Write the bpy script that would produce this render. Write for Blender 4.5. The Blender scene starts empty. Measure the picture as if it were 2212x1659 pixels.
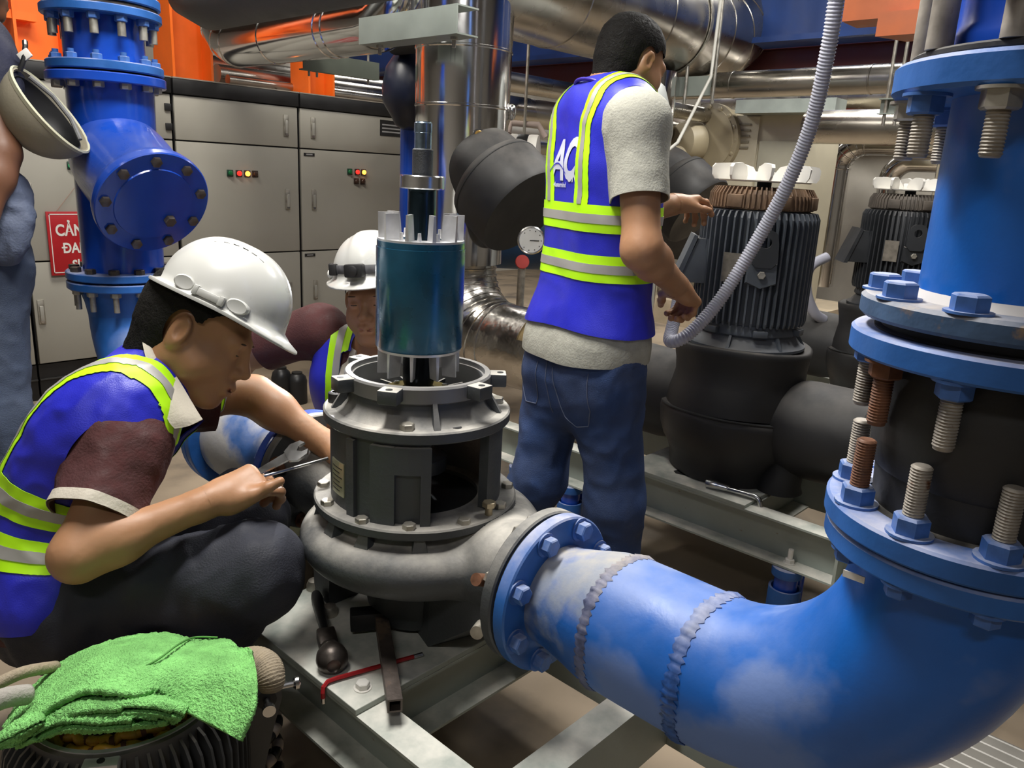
import bpy, bmesh, math, random
import numpy as np
from mathutils import Vector, Matrix, Euler
random.seed(7); RNG = np.random.RandomState(3)
PI = math.pi; rad = math.radians
S = bpy.context.scene
COL = S.collection
# ---------------------------------------------------------------- camera
# world axes: X runs along the pump row, Y along every skid, Z up, metres
YAW, PITCH, ROLL = math.radians(42.5514), math.radians(15.0292), math.radians(2.9417)
FPX = 1692.97
_fw = Vector((math.cos(YAW)*math.cos(PITCH), math.sin(YAW)*math.cos(PITCH), -math.sin(PITCH)))
_r0 = Vector((math.sin(YAW), -math.cos(YAW), 0)); _u0 = _r0.cross(_fw)
_rt = _r0*math.cos(ROLL) + _u0*math.sin(ROLL); _up = -_r0*math.sin(ROLL) + _u0*math.cos(ROLL)
CAM = Vector((0, 0, 1.25))
cd = bpy.data.cameras.new('camera'); co = bpy.data.objects.new('camera', cd); COL.objects.link(co)
m3 = Matrix((_rt, _up, -_fw)).transposed()
co.matrix_world = Matrix.Translation(CAM) @ m3.to_4x4()
cd.sensor_fit = 'HORIZONTAL'; cd.sensor_width = 36.0; cd.lens = FPX/2212*36.0
cd.clip_start = 0.02; cd.clip_end = 60
S.camera = co
S.view_settings.view_transform = 'Standard'
S.view_settings.look = 'None'
S.view_settings.gamma = 1.0
S.view_settings.use_curve_mapping = False
S.view_settings.exposure = 0.30
# ---------------------------------------------------------------- light
W = bpy.data.worlds.new('world'); S.world = W; W.use_nodes = True
W.node_tree.nodes['Background'].inputs[0].default_value = (0.92, 0.95, 1.0, 1)
W.node_tree.nodes['Background'].inputs[1].default_value = 0.22
def area(name, loc, to, sx, sy, power, col=(1, 0.97, 0.92)):
    d = bpy.data.lights.new(name, 'AREA'); d.shape = 'RECTANGLE'; d.size = sx; d.size_y = sy
    d.energy = power; d.color = col
    o = bpy.data.objects.new(name, d); COL.objects.link(o); o.location = loc
    o.rotation_euler = (Vector(to)-Vector(loc)).to_track_quat('-Z', 'Y').to_euler()
    return o
area('ceiling_and_fill_light', (0.85, 1.35, 2.85), (0.90, 1.10, 0), 1.3, 0.22, 70)
area('ceiling_and_fill_light', (2.9, 1.0, 3.1), (2.6, 1.1, 0), 1.2, 0.3, 40)
area('ceiling_and_fill_light', (1.45, 3.35, 3.1), (1.6, 3.6, 0), 1.4, 0.25, 48, (1, .95, .86))
area('ceiling_and_fill_light', (-1.2, -0.6, 3.0), (0.9, 1.0, .9), 1.0, 0.14, 10, (1, .97, .93))  # added fill lamp behind the camera, brightens front faces and the cladding highlight
area('ceiling_and_fill_light', (5.6, 2.0, 3.2), (5.6, 2.0, 0), 2.0, 0.6, 165)
area('ceiling_and_fill_light', (5.2, 5.4, 3.2), (5.2, 5.4, 0), 2.0, 0.6, 80)
# ---------------------------------------------------------------- materials
MATS = {}
def mat(name, col, rough=.5, metal=0., var=.12, vs=7., bump=0., bs=60., dust=None, patch=None, spec=.5, coat=0., rust=None, emit=None, alpha=None, sub=0.):
    """one procedural surface. dust=(colour, amount, noise scale) settles on upward faces; patch=(colour, scale, threshold, softness) is paint wear"""
    if name in MATS: return MATS[name]
    m = bpy.data.materials.new(name); m.use_nodes = True; nt = m.node_tree; N = nt.nodes; L = nt.links
    b = N['Principled BSDF']; b.inputs['Metallic'].default_value = metal
    b.inputs['Specular IOR Level'].default_value = spec
    if coat: b.inputs['Coat Weight'].default_value = coat; b.inputs['Coat Roughness'].default_value = .12
    if sub: b.inputs['Subsurface Weight'].default_value = sub; b.inputs['Subsurface Radius'].default_value = (.012, .005, .003)
    tc = N.new('ShaderNodeTexCoord')
    def noise(scale, det=4, rg=.55):
        n = N.new('ShaderNodeTexNoise'); n.inputs['Scale'].default_value = scale; n.inputs['Detail'].default_value = det
        n.inputs['Roughness'].default_value = rg; L.new(tc.outputs['Object'], n.inputs['Vector']); return n.outputs['Fac']
    def mapr(v, a, bb, c=0., d=1.):
        r = N.new('ShaderNodeMapRange'); r.inputs[1].default_value = a; r.inputs[2].default_value = bb
        r.inputs[3].default_value = c; r.inputs[4].default_value = d; L.new(v, r.inputs[0]); return r.outputs[0]
    def mix(f, A, B):
        x = N.new('ShaderNodeMix'); x.data_type = 'RGBA'
        for s, v in ((0, f), (6, A), (7, B)):
            if hasattr(v, 'is_linked'): L.new(v, x.inputs[s])
            else: x.inputs[s].default_value = v if s == 0 else (*v[:3], 1)
        return x.outputs[2]
    def mul(a, c):
        x = N.new('ShaderNodeMath'); x.operation = 'MULTIPLY'
        for s, v in ((0, a), (1, c)):
            if hasattr(v, 'is_linked'): L.new(v, x.inputs[s])
            else: x.inputs[s].default_value = v
        return x.outputs[0]
    n1 = noise(vs)
    lo = tuple(c*(1-var) for c in col); hi = tuple(min(1, c*(1+var)) for c in col)
    c = mix(mapr(n1, .3, .7), lo, hi)
    rr = mapr(n1, .3, .7, max(.02, rough*(1-.25)), min(1, rough*1.25))
    if patch:
        f = mapr(noise(patch[1], 5, .5), patch[2]-patch[3], patch[2]+patch[3]); c = mix(f, c, patch[0])
        rr = mix(f, rr, (.7, .7, .7)) if not hasattr(rr, 'foo') else rr
    if rust:
        f = mapr(noise(rust[1], 6, .65), rust[2], rust[2]+.08); c = mix(f, c, rust[0])
    if dust:
        g = N.new('ShaderNodeNewGeometry'); sp = N.new('ShaderNodeSeparateXYZ'); L.new(g.outputs['Normal'], sp.inputs[0])
        up = mapr(sp.outputs[2], .25, .95); nn = mapr(noise(dust[2], 5, .6), .3, .68)
        f = mul(mul(up, nn), dust[1]); c = mix(f, c, dust[0]); rr = mix(f, rr, (.85, .85, .85))
    if hasattr(c, 'is_linked'): L.new(c, b.inputs['Base Color'])
    L.new(rr, b.inputs['Roughness'])
    if bump:
        bp = N.new('ShaderNodeBump'); bp.inputs['Strength'].default_value = bump; bp.inputs['Distance'].default_value = .01
        L.new(noise(bs, 3), bp.inputs['Height']); L.new(bp.outputs[0], b.inputs['Normal'])
    if emit:
        b.inputs['Emission Color'].default_value = (*emit[:3], 1); b.inputs['Emission Strength'].default_value = emit[3]
    if alpha is not None:
        b.inputs['Transmission Weight'].default_value = alpha
    MATS[name] = m; return m
DUST = (.42, .38, .32)
PALE = (.55, .52, .45)
M = dict(
 skid=mat('skid_paint', (.36, .40, .36), .55, var=.10, bump=.05, dust=((.84, .81, .73), 1.0, 9), rust=((.23, .16, .10), 38, .67)),
 cast=mat('grey_cast_iron', (.058, .064, .070), .5, var=.18, vs=5, bump=.10, bs=130, dust=((.62, .585, .52), 1.0, 6)),
 castdark=mat('dark_inside', (.018, .019, .02), .7, var=.2),
 blue=mat('blue_pipe_paint', (.008, .125, .52), .36, var=.22, vs=4, bump=.04, bs=80, patch=((.13, .225, .53), 3.4, .505, .03), dust=((.36, .40, .52), .5, 6)),
 blueclean=mat('blue_gloss_paint', (.008, .06, .42), .22, var=.15, vs=4, dust=((.2, .22, .3), .3, 9), coat=.3),
 blueflange=mat('blue_flange_paint', (.02, .115, .40), .45, var=.25, vs=9, bump=.06, bs=60, dust=((.58, .56, .60), .8, 12), rust=((.25, .17, .10), 22, .71)),
 bluebolt=mat('blue_bolt_paint', (.05, .14, .42), .42, var=.25, vs=40, dust=((.50, .50, .52), .8, 30)),
 rubber=mat('black_rubber', (.022, .022, .023), .62, var=.2, vs=12, bump=.08, bs=60, dust=((.20, .18, .15), .5, 20)),
 foam=mat('black_foam_insulation', (.018, .018, .019), .58, var=.3, vs=5, bump=.07, bs=22, dust=((.16, .145, .13), .6, 9)),
 zinc=mat('zinc_plated_steel', (.42, .40, .35), .42, .75, var=.25, vs=30, dust=(DUST, .6, 30)),
 stud=mat('dusty_stud', (.33, .30, .26), .6, .35, var=.3, vs=40, rust=((.16, .07, .035), 30, .60)),
 studrust=mat('rusty_stud', (.17, .075, .04), .7, .2, var=.35, vs=60),
 steel=mat('bright_steel', (.62, .62, .62), .22, 1., var=.12, vs=15),
 darksteel=mat('dark_steel', (.10, .085, .075), .42, .8, var=.3, vs=20, bump=.05, bs=90),
 chrome=mat('shiny_aluminium_cladding', (.74, .73, .72), .13, 1., var=.06, vs=3, bump=.10, bs=3.2),
 crinkle=mat('crinkled_cladding', (.50,.48,.45), .24, 1., var=.2, vs=7, bump=.55, bs=11),
 chromedull=mat('dull_aluminium_cladding', (.50, .475, .43), .27, 1., var=.15, vs=4, bump=.10, bs=4),
 alu=mat('cast_aluminium', (.72, .72, .73), .38, .6, var=.12, vs=30),
 teal=mat('teal_varnish', (.008, .105, .20), .28, .35, var=.25, vs=14, coat=.4),
 white=mat('white_plastic', (.80, .78, .73), .4, var=.05, dust=((.5, .46, .4), .3, 20)),
 cabinet=mat('grey_cabinet_paint', (.36, .345, .30), .45, var=.04, vs=3, bump=.02, bs=300),
 black=mat('black_paint', (.012, .012, .013), .45, var=.2),
 orange=mat('orange_paint', (.90, .16, .012), .45, var=.10, vs=5),
 orangedull=mat('brown_orange_paint', (.42, .10, .025), .5, var=.15),
 redbrown=mat('red_oxide_paint', (.11, .020, .014), .55, var=.15),
 beamblue=mat('blue_beam_paint', (.008, .045, .21), .5, var=.25, vs=3),
 green=mat('green_grey_channel', (.26, .29, .26), .5, var=.10, vs=8, dust=(PALE, .4, 8)),
 concrete=mat('concrete_floor', (.28, .22, .155), .7, var=.18, vs=2.6, bump=.12, bs=30, patch=((.10, .085, .07), 3.1, .62, .10)),
 wall=mat('pale_wall', (.50, .47, .41), .8, var=.06),
 ceil=mat('dark_ceiling', (.10, .09, .075), .8, var=.15),
 red=mat('red_paint', (.42, .01, .015), .4, var=.08),
)
# ---------------------------------------------------------------- mesh builder
def basis(d):
    d = Vector(d).normalized(); a = Vector((0, 0, 1)) if abs(d.z) < .9 else Vector((1, 0, 0))
    u = a.cross(d).normalized(); return u, d.cross(u), d
class MB:
    def __init__(s): s.v = []; s.f = []
    def add(s, vs, fs):
        o = len(s.v); s.v += [tuple(v) for v in vs]; s.f += [tuple(i+o for i in f) for f in fs]; return s
    def box(s, lo, hi, bev=0.):
        x0, y0, z0 = lo; x1, y1, z1 = hi
        if bev <= 0:
            return s.add([(x0,y0,z0),(x1,y0,z0),(x1,y1,z0),(x0,y1,z0),(x0,y0,z1),(x1,y0,z1),(x1,y1,z1),(x0,y1,z1)],
                         [(3,2,1,0),(4,5,6,7),(0,1,5,4),(1,2,6,5),(2,3,7,6),(3,0,4,7)])
        bm = bmesh.new(); bmesh.ops.create_cube(bm, size=1)
        for v in bm.verts: v.co = Vector(((x0+x1)/2+v.co.x*(x1-x0), (y0+y1)/2+v.co.y*(y1-y0), (z0+z1)/2+v.co.z*(z1-z0)))
        bmesh.ops.bevel(bm, geom=bm.edges[:], offset=bev, segments=2, affect='EDGES', profile=.5)
        return s.frombm(bm)
    def frombm(s, bm, mtx=None):
        bm.verts.index_update()
        s.add([(mtx @ v.co if mtx else v.co) for v in bm.verts], [[v.index for v in f.verts] for f in bm.faces]); bm.free(); return s
    def xform(s, mtx, start=0):
        for i in range(start, len(s.v)): s.v[i] = tuple(mtx @ Vector(s.v[i]))
        return s
    def rings(s, rs, cap0=True, cap1=True, closed=False):
        n = len(rs[0]); vs = [p for r in rs for p in r]; fs = []
        m = len(rs)
        for i in range(m if closed else m-1):
            a = i*n; b = ((i+1) % m)*n
            for j in range(n): k = (j+1) % n; fs.append((a+j, a+k, b+k, b+j))
        if not closed:
            if cap0: fs.append(tuple(range(n-1, -1, -1)))
            if cap1: fs.append(tuple((m-1)*n+j for j in range(n)))
        return s.add(vs, fs)
    def lathe(s, prof, p=(0,0,0), d=(0,0,1), n=40, cap0=True, cap1=True, closed=False):
        """prof: (r, h) along the axis d from p"""
        u, w, d = basis(d); p = Vector(p); rs = []
        for r, h in prof:
            rs.append([p + d*h + u*(r*math.cos(2*PI*j/n)) + w*(r*math.sin(2*PI*j/n)) for j in range(n)])
        return s.rings(rs, cap0, cap1, closed)
    def cyl(s, a, b, r0, r1=None, n=20):
        a = Vector(a); b = Vector(b); r1 = r0 if r1 is None else r1
        return s.lathe([(r0, 0), (r1, (b-a).length)], a, b-a, n)
    def ring(s, p, d, ri, ro, h, n=44, bev=.002):
        return s.lathe([(ri,0),(ro-bev,0),(ro,bev),(ro,h-bev),(ro-bev,h),(ri,h)], p, d, n, closed=True)
    def hexa(s, p, d, r, h, rot=0., n=6, ch=.12):
        u, w, d = basis(d); p = Vector(p)
        def rg(rr, hh): return [p+d*hh+u*(rr*math.cos(rot+2*PI*j/n))+w*(rr*math.sin(rot+2*PI*j/n)) for j in range(n)]
        return s.rings([rg(r, 0), rg(r, h*(1-ch)), rg(r*.86, h)])
    def tube(s, pts, r, n=16, cap=True, radii=None):
        pts = [Vector(p) for p in pts]; rs = []; u = None
        for i, p in enumerate(pts):
            t = (pts[min(i+1, len(pts)-1)] - pts[max(i-1, 0)]).normalized()
            if u is None: u, w, _ = basis(t)
            else: u = (u - t*u.dot(t)).normalized(); w = t.cross(u)
            rr = radii[i] if radii else r
            rs.append([p + u*(rr*math.cos(2*PI*j/n)) + w*(rr*math.sin(2*PI*j/n)) for j in range(n)])
        return s.rings(rs, cap, cap)
    def prism(s, poly, a, b):
        """poly: points at the base plane, moved by vector from a to b"""
        dv = Vector(b)-Vector(a); n = len(poly)
        vs = [Vector(p) for p in poly] + [Vector(p)+dv for p in poly]
        fs = [tuple(range(n-1, -1, -1)), tuple(range(n, 2*n))] + [(j, (j+1) % n, n+(j+1) % n, n+j) for j in range(n)]
        return s.add(vs, fs)
    def hull(s, lo, hi):
        n = len(lo); return s.add(list(lo)+list(hi), [tuple(range(n-1, -1, -1)), tuple(range(n, 2*n))]+[(j, (j+1) % n, n+(j+1) % n, n+j) for j in range(n)])
    def ball(s, c, r, nu=20, nv=12, sc=(1,1,1)):
        rs = []
        for i in range(1, nv):
            t = PI*i/nv; rs.append([(c[0]+r*sc[0]*math.sin(t)*math.cos(2*PI*j/nu), c[1]+r*sc[1]*math.sin(t)*math.sin(2*PI*j/nu), c[2]-r*sc[2]*math.cos(t)) for j in range(nu)])
        return s.rings(rs)
def newmesh(name, v, f, m, smooth=35):
    me = bpy.data.meshes.new(name); me.from_pydata([tuple(x) for x in v], [], [tuple(x) for x in f])
    bm = bmesh.new(); bm.from_mesh(me); bmesh.ops.recalc_face_normals(bm, faces=bm.faces[:]); bm.to_mesh(me); bm.free()
    if m: me.materials.append(m)
    if smooth:
        me.polygons.foreach_set('use_smooth', [True]*len(me.polygons))
        if smooth < 180: me.set_sharp_from_angle(angle=math.radians(smooth))
    return me
def thing(name, label, cat, loc=(0,0,0), group=None, rz=0.):
    o = bpy.data.objects.new(name, None); COL.objects.link(o); o.location = loc; o.rotation_euler = (0,0,rz)
    o.empty_display_size = .05
    o['label'] = label; o['category'] = cat
    if group: o['group'] = group
    return o
def root_of(o):
    while o.parent: o = o.parent
    return o
def wloc(o):
    p = Vector(o.location)
    while o.parent: o = o.parent; p += Vector(o.location)
    return p
def part(parent, name, mb, m, label=None, kind=None, smooth=35, world=True):
    """link mb as one mesh object under parent; world coordinates unless world=False"""
    if world and parent is not None:
        o_ = wloc(parent); vs = [(x-o_.x, y-o_.y, z-o_.z) for x, y, z in mb.v]
    else: vs = mb.v
    o = bpy.data.objects.new(name, newmesh(name, vs, mb.f, m, smooth)); COL.objects.link(o)
    if parent is not None: o.parent = parent
    if label: o['label'] = label
    if kind: o['kind'] = kind
    return o
def single(name, label, cat, mb, m, loc=None, group=None, smooth=35):
    o = part(None, name, mb, m, smooth=smooth)
    if loc is not None:
        l = Vector(loc)
        for v in o.data.vertices: v.co -= l
        o.location = l
    o['label'] = label; o['category'] = cat
    if group: o['group'] = group
    return o
def struct(name, mb, m, parent=None):
    o = part(parent, name, mb, m, smooth=None)
    if parent is None: o['kind'] = 'structure'
    return o
def copy_tree(o, parent=None):
    c = o.copy(); COL.objects.link(c)
    if parent is not None: c.parent = parent
    for ch in list(o.children): copy_tree(ch, c)
    return c
_bolt_mesh = {}
def bolts(parent, spots, d, r, h, m, washer=None, name='bolt', length=0., ml=None, rots=None):
    """hex bolts at world points; one shared mesh; washer sub-part; length > 0 adds a shank past the head"""
    key = (name, r, h, m.name, tuple(d), length)
    if key not in _bolt_mesh:
        mb = MB().hexa((0,0,0), d, r, h)
        if length: mb.cyl(Vector(d)*h*.9, Vector(d)*(h+length), r*.55, n=12)
        wm = MB().lathe([(r*.8,0),(r*1.28,0),(r*1.28,washer or .002),(r*.8,washer or .002)], (0,0,0), d, 20, closed=True)
        _bolt_mesh[key] = (newmesh(name, mb.v, mb.f, m), newmesh('washer', wm.v, wm.f, ml or m))
    a, b = _bolt_mesh[key]; base = wloc(parent); out = []
    for i, p in enumerate(spots):
        o = bpy.data.objects.new(name, a); COL.objects.link(o); o.parent = parent
        dd = Vector(d)*(washer or 0)
        o.location = Vector(p)-base+dd
        if washer:
            w = bpy.data.objects.new('washer', b); COL.objects.link(w); w.parent = o; w.location = -dd
        out.append(o)
    return out
def thread(mb, p, d, r, L, pitch=.0032, n=14):
    prof = []; k = int(L/pitch)
    for i in range(k):
        prof += [(r*.88, i*pitch), (r, (i+.5)*pitch)]
    prof += [(r*.88, k*pitch), (r*.86, L), (r*.75, L+.001)]
    return mb.lathe(prof, p, d, n)
def circ(cx, cy, z, r, angs): return [(cx+r*math.cos(a), cy+r*math.sin(a), z) for a in angs]
def chan(mb, a, b, up, open_dir, h, w, t=.006):
    """C channel from a to b: web of height h along up, flanges of width w towards open_dir; a, b on the outer back of the web, mid height"""
    a = Vector(a); b = Vector(b); up = Vector(up); o = Vector(open_dir)
    prof = [(-h/2,0),(h/2,0),(h/2,w),(h/2-t,w),(h/2-t,t),(-h/2+t,t),(-h/2+t,w),(-h/2,w)]
    return mb.prism([a+up*x+o*y for x, y in prof], a, b)
def ibeam(mb, a, b, up, side, h, w, t=.01):
    a = Vector(a); b = Vector(b); up = Vector(up); o = Vector(side); k = t/2
    prof = [(-h/2,-w/2),(-h/2,w/2),(-h/2+t,w/2),(-h/2+t,k),(h/2-t,k),(h/2-t,w/2),(h/2,w/2),(h/2,-w/2),(h/2-t,-w/2),(h/2-t,-k),(-h/2+t,-k),(-h/2+t,-w/2)]
    return mb.prism([a+up*x+o*y for x, y in prof], a, b)
# ================================================================ signed-distance kit for bodies and clothes
def A3(v): return np.array(v, dtype=np.float64)
class Sdf:
    def __init__(s): s.p = []
    def rc(s, a, b, ra, rb=None, k=.02):
        """round cone"""
        a, b = A3(a), A3(b); rb = ra if rb is None else rb; ba = b-a; L2 = max(ba @ ba, 1e-9)
        def f(P):
            t = np.clip(((P-a) @ ba)/L2, 0, 1); return np.linalg.norm(P-a-t[:, None]*ba, axis=1)-(ra+(rb-ra)*t)
        s.p.append((f, (a+b)/2, math.sqrt(L2)/2+max(ra, rb), k, 1)); return s
    def ell(s, c, r, R=None, k=.02, sub=False):
        c, r = A3(c), A3(r); M_ = np.eye(3) if R is None else np.array(R)
        def f(P):
            q = (P-c) @ M_; k0 = np.linalg.norm(q/r, axis=1); k1 = np.linalg.norm(q/(r*r), axis=1)
            return k0*(k0-1)/np.maximum(k1, 1e-6)
        s.p.append((f, c, r.max(), k, -1 if sub else 1)); return s
    def ball(s, c, r, k=.02, sub=False): return s.ell(c, (r, r, r), None, k, sub)
    def groove(s, a, b, r, k=.004):
        a, b = A3(a), A3(b); ba = b-a; L2 = max(ba @ ba, 1e-9)
        def f(P):
            t = np.clip(((P-a) @ ba)/L2, 0, 1); return np.linalg.norm(P-a-t[:, None]*ba, axis=1)-r
        s.p.append((f, (a+b)/2, math.sqrt(L2)/2+r, k, -1)); return s
    def merge(s, o, R, t):
        """add another sdf given in local coordinates (rotation R columns = local axes, origin t)"""
        R, t = np.array(R), A3(t)
        for f, c, r, k, sg in o.p: s.p.append(((lambda P, f=f: f((P-t) @ R)), R @ c+t, r, k, sg))
        return s
    def __call__(s, P, margin=.05):
        D = np.full(len(P), 1e3)
        for f, c, r, k, sg in s.p:
            m = ((P-c)**2).sum(1) < (r+margin+k)**2
            if not m.any(): continue
            d = f(P[m]); e = D[m]
            if sg > 0:
                h = np.maximum(k-np.abs(e-d), 0)/k; D[m] = np.minimum(e, d)-h*h*k*.25
            else:
                d = -d; h = np.maximum(k-np.abs(e-d), 0)/k; D[m] = np.maximum(e, d)+h*h*k*.25
        return D
def polygonize(fn, lo, hi, h, off=0.):
    """surface nets of fn = off over the box, evaluated only in blocks near the surface"""
    B = 8; lo = A3(lo); n = np.maximum(1, np.ceil((A3(hi)-lo)/(h*B)).astype(int)); N = n*B
    ci = np.stack(np.meshgrid(*[np.arange(k) for k in n], indexing='ij'), -1).reshape(-1, 3)
    cc = lo+(ci+.5)*B*h-.5*h; dc = fn(cc, .05+B*h)-off
    act = np.abs(dc) < B*h*1.05
    F = np.full(tuple(N), 1e3, dtype=np.float32)
    for i in ci[(~act) & (dc < 0)]: F[i[0]*B:(i[0]+1)*B, i[1]*B:(i[1]+1)*B, i[2]*B:(i[2]+1)*B] = -1
    g = np.stack(np.meshgrid(*[np.arange(B)]*3, indexing='ij'), -1).reshape(-1, 3)
    ai = ci[act]
    for s0 in range(0, len(ai), 400):
        a = ai[s0:s0+400]; idx = (a[:, None, :]*B+g[None]).reshape(-1, 3)
        F[idx[:, 0], idx[:, 1], idx[:, 2]] = fn(lo+idx*h)-off
    S_ = F < 0
    m = np.zeros(tuple(N-1), dtype=np.int8)
    for dx in (0, 1):
        for dy in (0, 1):
            for dz in (0, 1): m += S_[dx:N[0]-1+dx, dy:N[1]-1+dy, dz:N[2]-1+dz]
    cells = np.argwhere((m > 0) & (m < 8))
    if len(cells) == 0: return np.zeros((0, 3)), np.zeros((0, 4), int)
    acc = np.zeros((len(cells), 3)); cnt = np.zeros(len(cells))
    co_ = [(x, y, z) for x in (0, 1) for y in (0, 1) for z in (0, 1)]
    for a in co_:
        for b in co_:
            if a < b and sum(abs(p-q) for p, q in zip(a, b)) == 1:
                fa = F[cells[:, 0]+a[0], cells[:, 1]+a[1], cells[:, 2]+a[2]].astype(float); fb = F[cells[:, 0]+b[0], cells[:, 1]+b[1], cells[:, 2]+b[2]].astype(float)
                x = (fa < 0) != (fb < 0); t = np.where(x, fa/np.where(x, fa-fb, 1), 0)
                t = np.clip(t, .02, .98)
                acc += np.where(x[:, None], A3(a)+t[:, None]*(A3(b)-A3(a)), 0); cnt += x
    V = lo+(cells+acc/cnt[:, None])*h
    I = np.full(tuple(N-1), -1, dtype=np.int64); I[cells[:, 0], cells[:, 1], cells[:, 2]] = np.arange(len(cells))
    Q = []
    for ax in range(3):
        u, w = (ax+1) % 3, (ax+2) % 3; sl = [slice(1, -1)]*3; sl[ax] = slice(0, N[ax]-1); sl2 = list(sl); sl2[ax] = slice(1, N[ax])
        s1, s2 = S_[tuple(sl)], S_[tuple(sl2)]
        e = np.argwhere(s1 != s2)
        if len(e) == 0: continue
        flip = s1[e[:, 0], e[:, 1], e[:, 2]]
        e = e+1; e[:, ax] -= 1
        q = []
        for du, dw in ((1, 1), (0, 1), (0, 0), (1, 0)):
            c_ = e.copy(); c_[:, u] -= du; c_[:, w] -= dw; q.append(I[np.clip(c_[:, 0], 0, N[0]-2), np.clip(c_[:, 1], 0, N[1]-2), np.clip(c_[:, 2], 0, N[2]-2)])
        q = np.stack(q, 1); q[~flip] = q[~flip][:, ::-1]; Q.append(q[(q >= 0).all(1)])
    return V, np.concatenate(Q)
def normals(V, F):
    n = np.zeros_like(V); a = V[F[:, 0]]; k = F.shape[1]
    fn_ = np.cross(V[F[:, 2]]-a, V[F[:, k-1]]-V[F[:, 1]]) if k == 4 else np.cross(V[F[:, 1]]-a, V[F[:, 2]]-a)
    for i in range(k): np.add.at(n, F[:, i], fn_)
    return n/np.maximum(np.linalg.norm(n, axis=1), 1e-12)[:, None]
def tris(F): return F if F.shape[1] == 3 else np.concatenate([F[:, [0, 1, 2]], F[:, [0, 2, 3]]])
def clip(V, F, s, extra=()):
    """keep the part of a triangle mesh where s > 0; extra arrays are cut along"""
    F = tris(F); pos = s > 0; c = pos[F].sum(1); keep = F[c == 3]; cut = F[(c > 0) & (c < 3)]
    nv = [V]; ne = [[e] for e in extra]; cache = {}; out = []; n = len(V); newV = []; newE = [[] for _ in extra]
    def mid(i, j):
        key = (i, j) if i < j else (j, i)
        if key not in cache:
            i, j = key; t = s[i]/(s[i]-s[j]); cache[key] = n+len(newV); newV.append(V[i]+t*(V[j]-V[i]))
            for e, l in zip(extra, newE): l.append(e[i]+t*(e[j]-e[i]))
        return cache[key]
    for f in cut:
        poly = []
        for k in range(3):
            i, j = int(f[k]), int(f[(k+1) % 3])
            if pos[i]: poly.append(i)
            if pos[i] != pos[j]: poly.append(mid(i, j))
        for k in range(1, len(poly)-1): out.append((poly[0], poly[k], poly[k+1]))
    V2 = np.concatenate([V, np.array(newV).reshape(-1, 3)]); F2 = np.concatenate([keep, np.array(out, dtype=int).reshape(-1, 3)])
    E2 = [np.concatenate([e, np.array(l)]) if len(l) else e for e, l in zip(extra, newE)]
    used = np.unique(F2); mp = np.full(len(V2), -1); mp[used] = np.arange(len(used))
    return (V2[used], mp[F2], *[e[used] for e in E2])
def vnoise(P, seed=0):
    """smooth value noise in -1..1"""
    i = np.floor(P).astype(np.int64); f = P-i; f = f*f*(3-2*f); out = 0
    for dx in (0, 1):
        for dy in (0, 1):
            for dz in (0, 1):
                h = ((i[:, 0]+dx)*374761393+(i[:, 1]+dy)*668265263+(i[:, 2]+dz)*2147483647+seed*974634777) & 0xffffffff
                h = ((h ^ (h >> 13))*1274126177) & 0xffffffff; h = (h ^ (h >> 16)) & 0xffff
                w = (f[:, 0] if dx else 1-f[:, 0])*(f[:, 1] if dy else 1-f[:, 1])*(f[:, 2] if dz else 1-f[:, 2]); out = out+w*(h/32767.5-1)
    return out
def folds(V, F, amp, freq, axis=None, stretch=.35, seed=0):
    """cloth folds: ridged noise pushed along the normals, drawn out along axis"""
    P = V*freq
    if axis is not None:
        a = A3(axis); a = a/np.linalg.norm(a); P = P-np.outer(P @ a, a)*(1-stretch)
    r = 1-np.abs(vnoise(P, seed))*2; r2 = vnoise(P*2.1+9, seed+5)
    return V+normals(V, F)*((r*.75+r2*.35)*amp)[:, None]
def smooth_mesh(V, F, n=1, lam=.5):
    F = tris(F)
    e = np.concatenate([F[:, [0, 1]], F[:, [1, 2]], F[:, [2, 0]]]); e = np.concatenate([e, e[:, ::-1]])
    for _ in range(n):
        acc = np.zeros_like(V); c = np.zeros(len(V)); np.add.at(acc, e[:, 0], V[e[:, 1]]); np.add.at(c, e[:, 0], 1)
        V = V+lam*(acc/np.maximum(c, 1)[:, None]-V)
    return V
def npart(parent, name, V, F, m, label=None, solid=0., kind=None):
    """numpy mesh as a child; solid thickens a cloth sheet inwards"""
    F = [tuple(int(i) for i in f) for f in F]
    if solid:
        Fa = tris(np.array(F)); n = normals(V, Fa); N = len(V)
        ed = {}
        for f in Fa:
            for k in range(3): a, b = int(f[k]), int(f[(k+1) % 3]); ed[(a, b)] = 1
        rim = [(a, b) for (a, b) in ed if (b, a) not in ed]
        F = [tuple(map(int, f)) for f in Fa]+[tuple(int(i)+N for i in f[::-1]) for f in Fa]+[(b, a, a+N, b+N) for a, b in rim]
        V = np.concatenate([V, V-n*solid])
    base = np.array(wloc(parent)) if parent is not None else np.zeros(3)
    me = bpy.data.meshes.new(name); me.from_pydata((V-base).tolist(), [], F); me.materials.append(m)
    me.polygons.foreach_set('use_smooth', [True]*len(me.polygons))
    if solid: me.set_sharp_from_angle(angle=math.radians(70))
    o = bpy.data.objects.new(name, me); COL.objects.link(o)
    if parent is not None: o.parent = parent
    if label: o['label'] = label
    if kind: o['kind'] = kind
    return o
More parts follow.
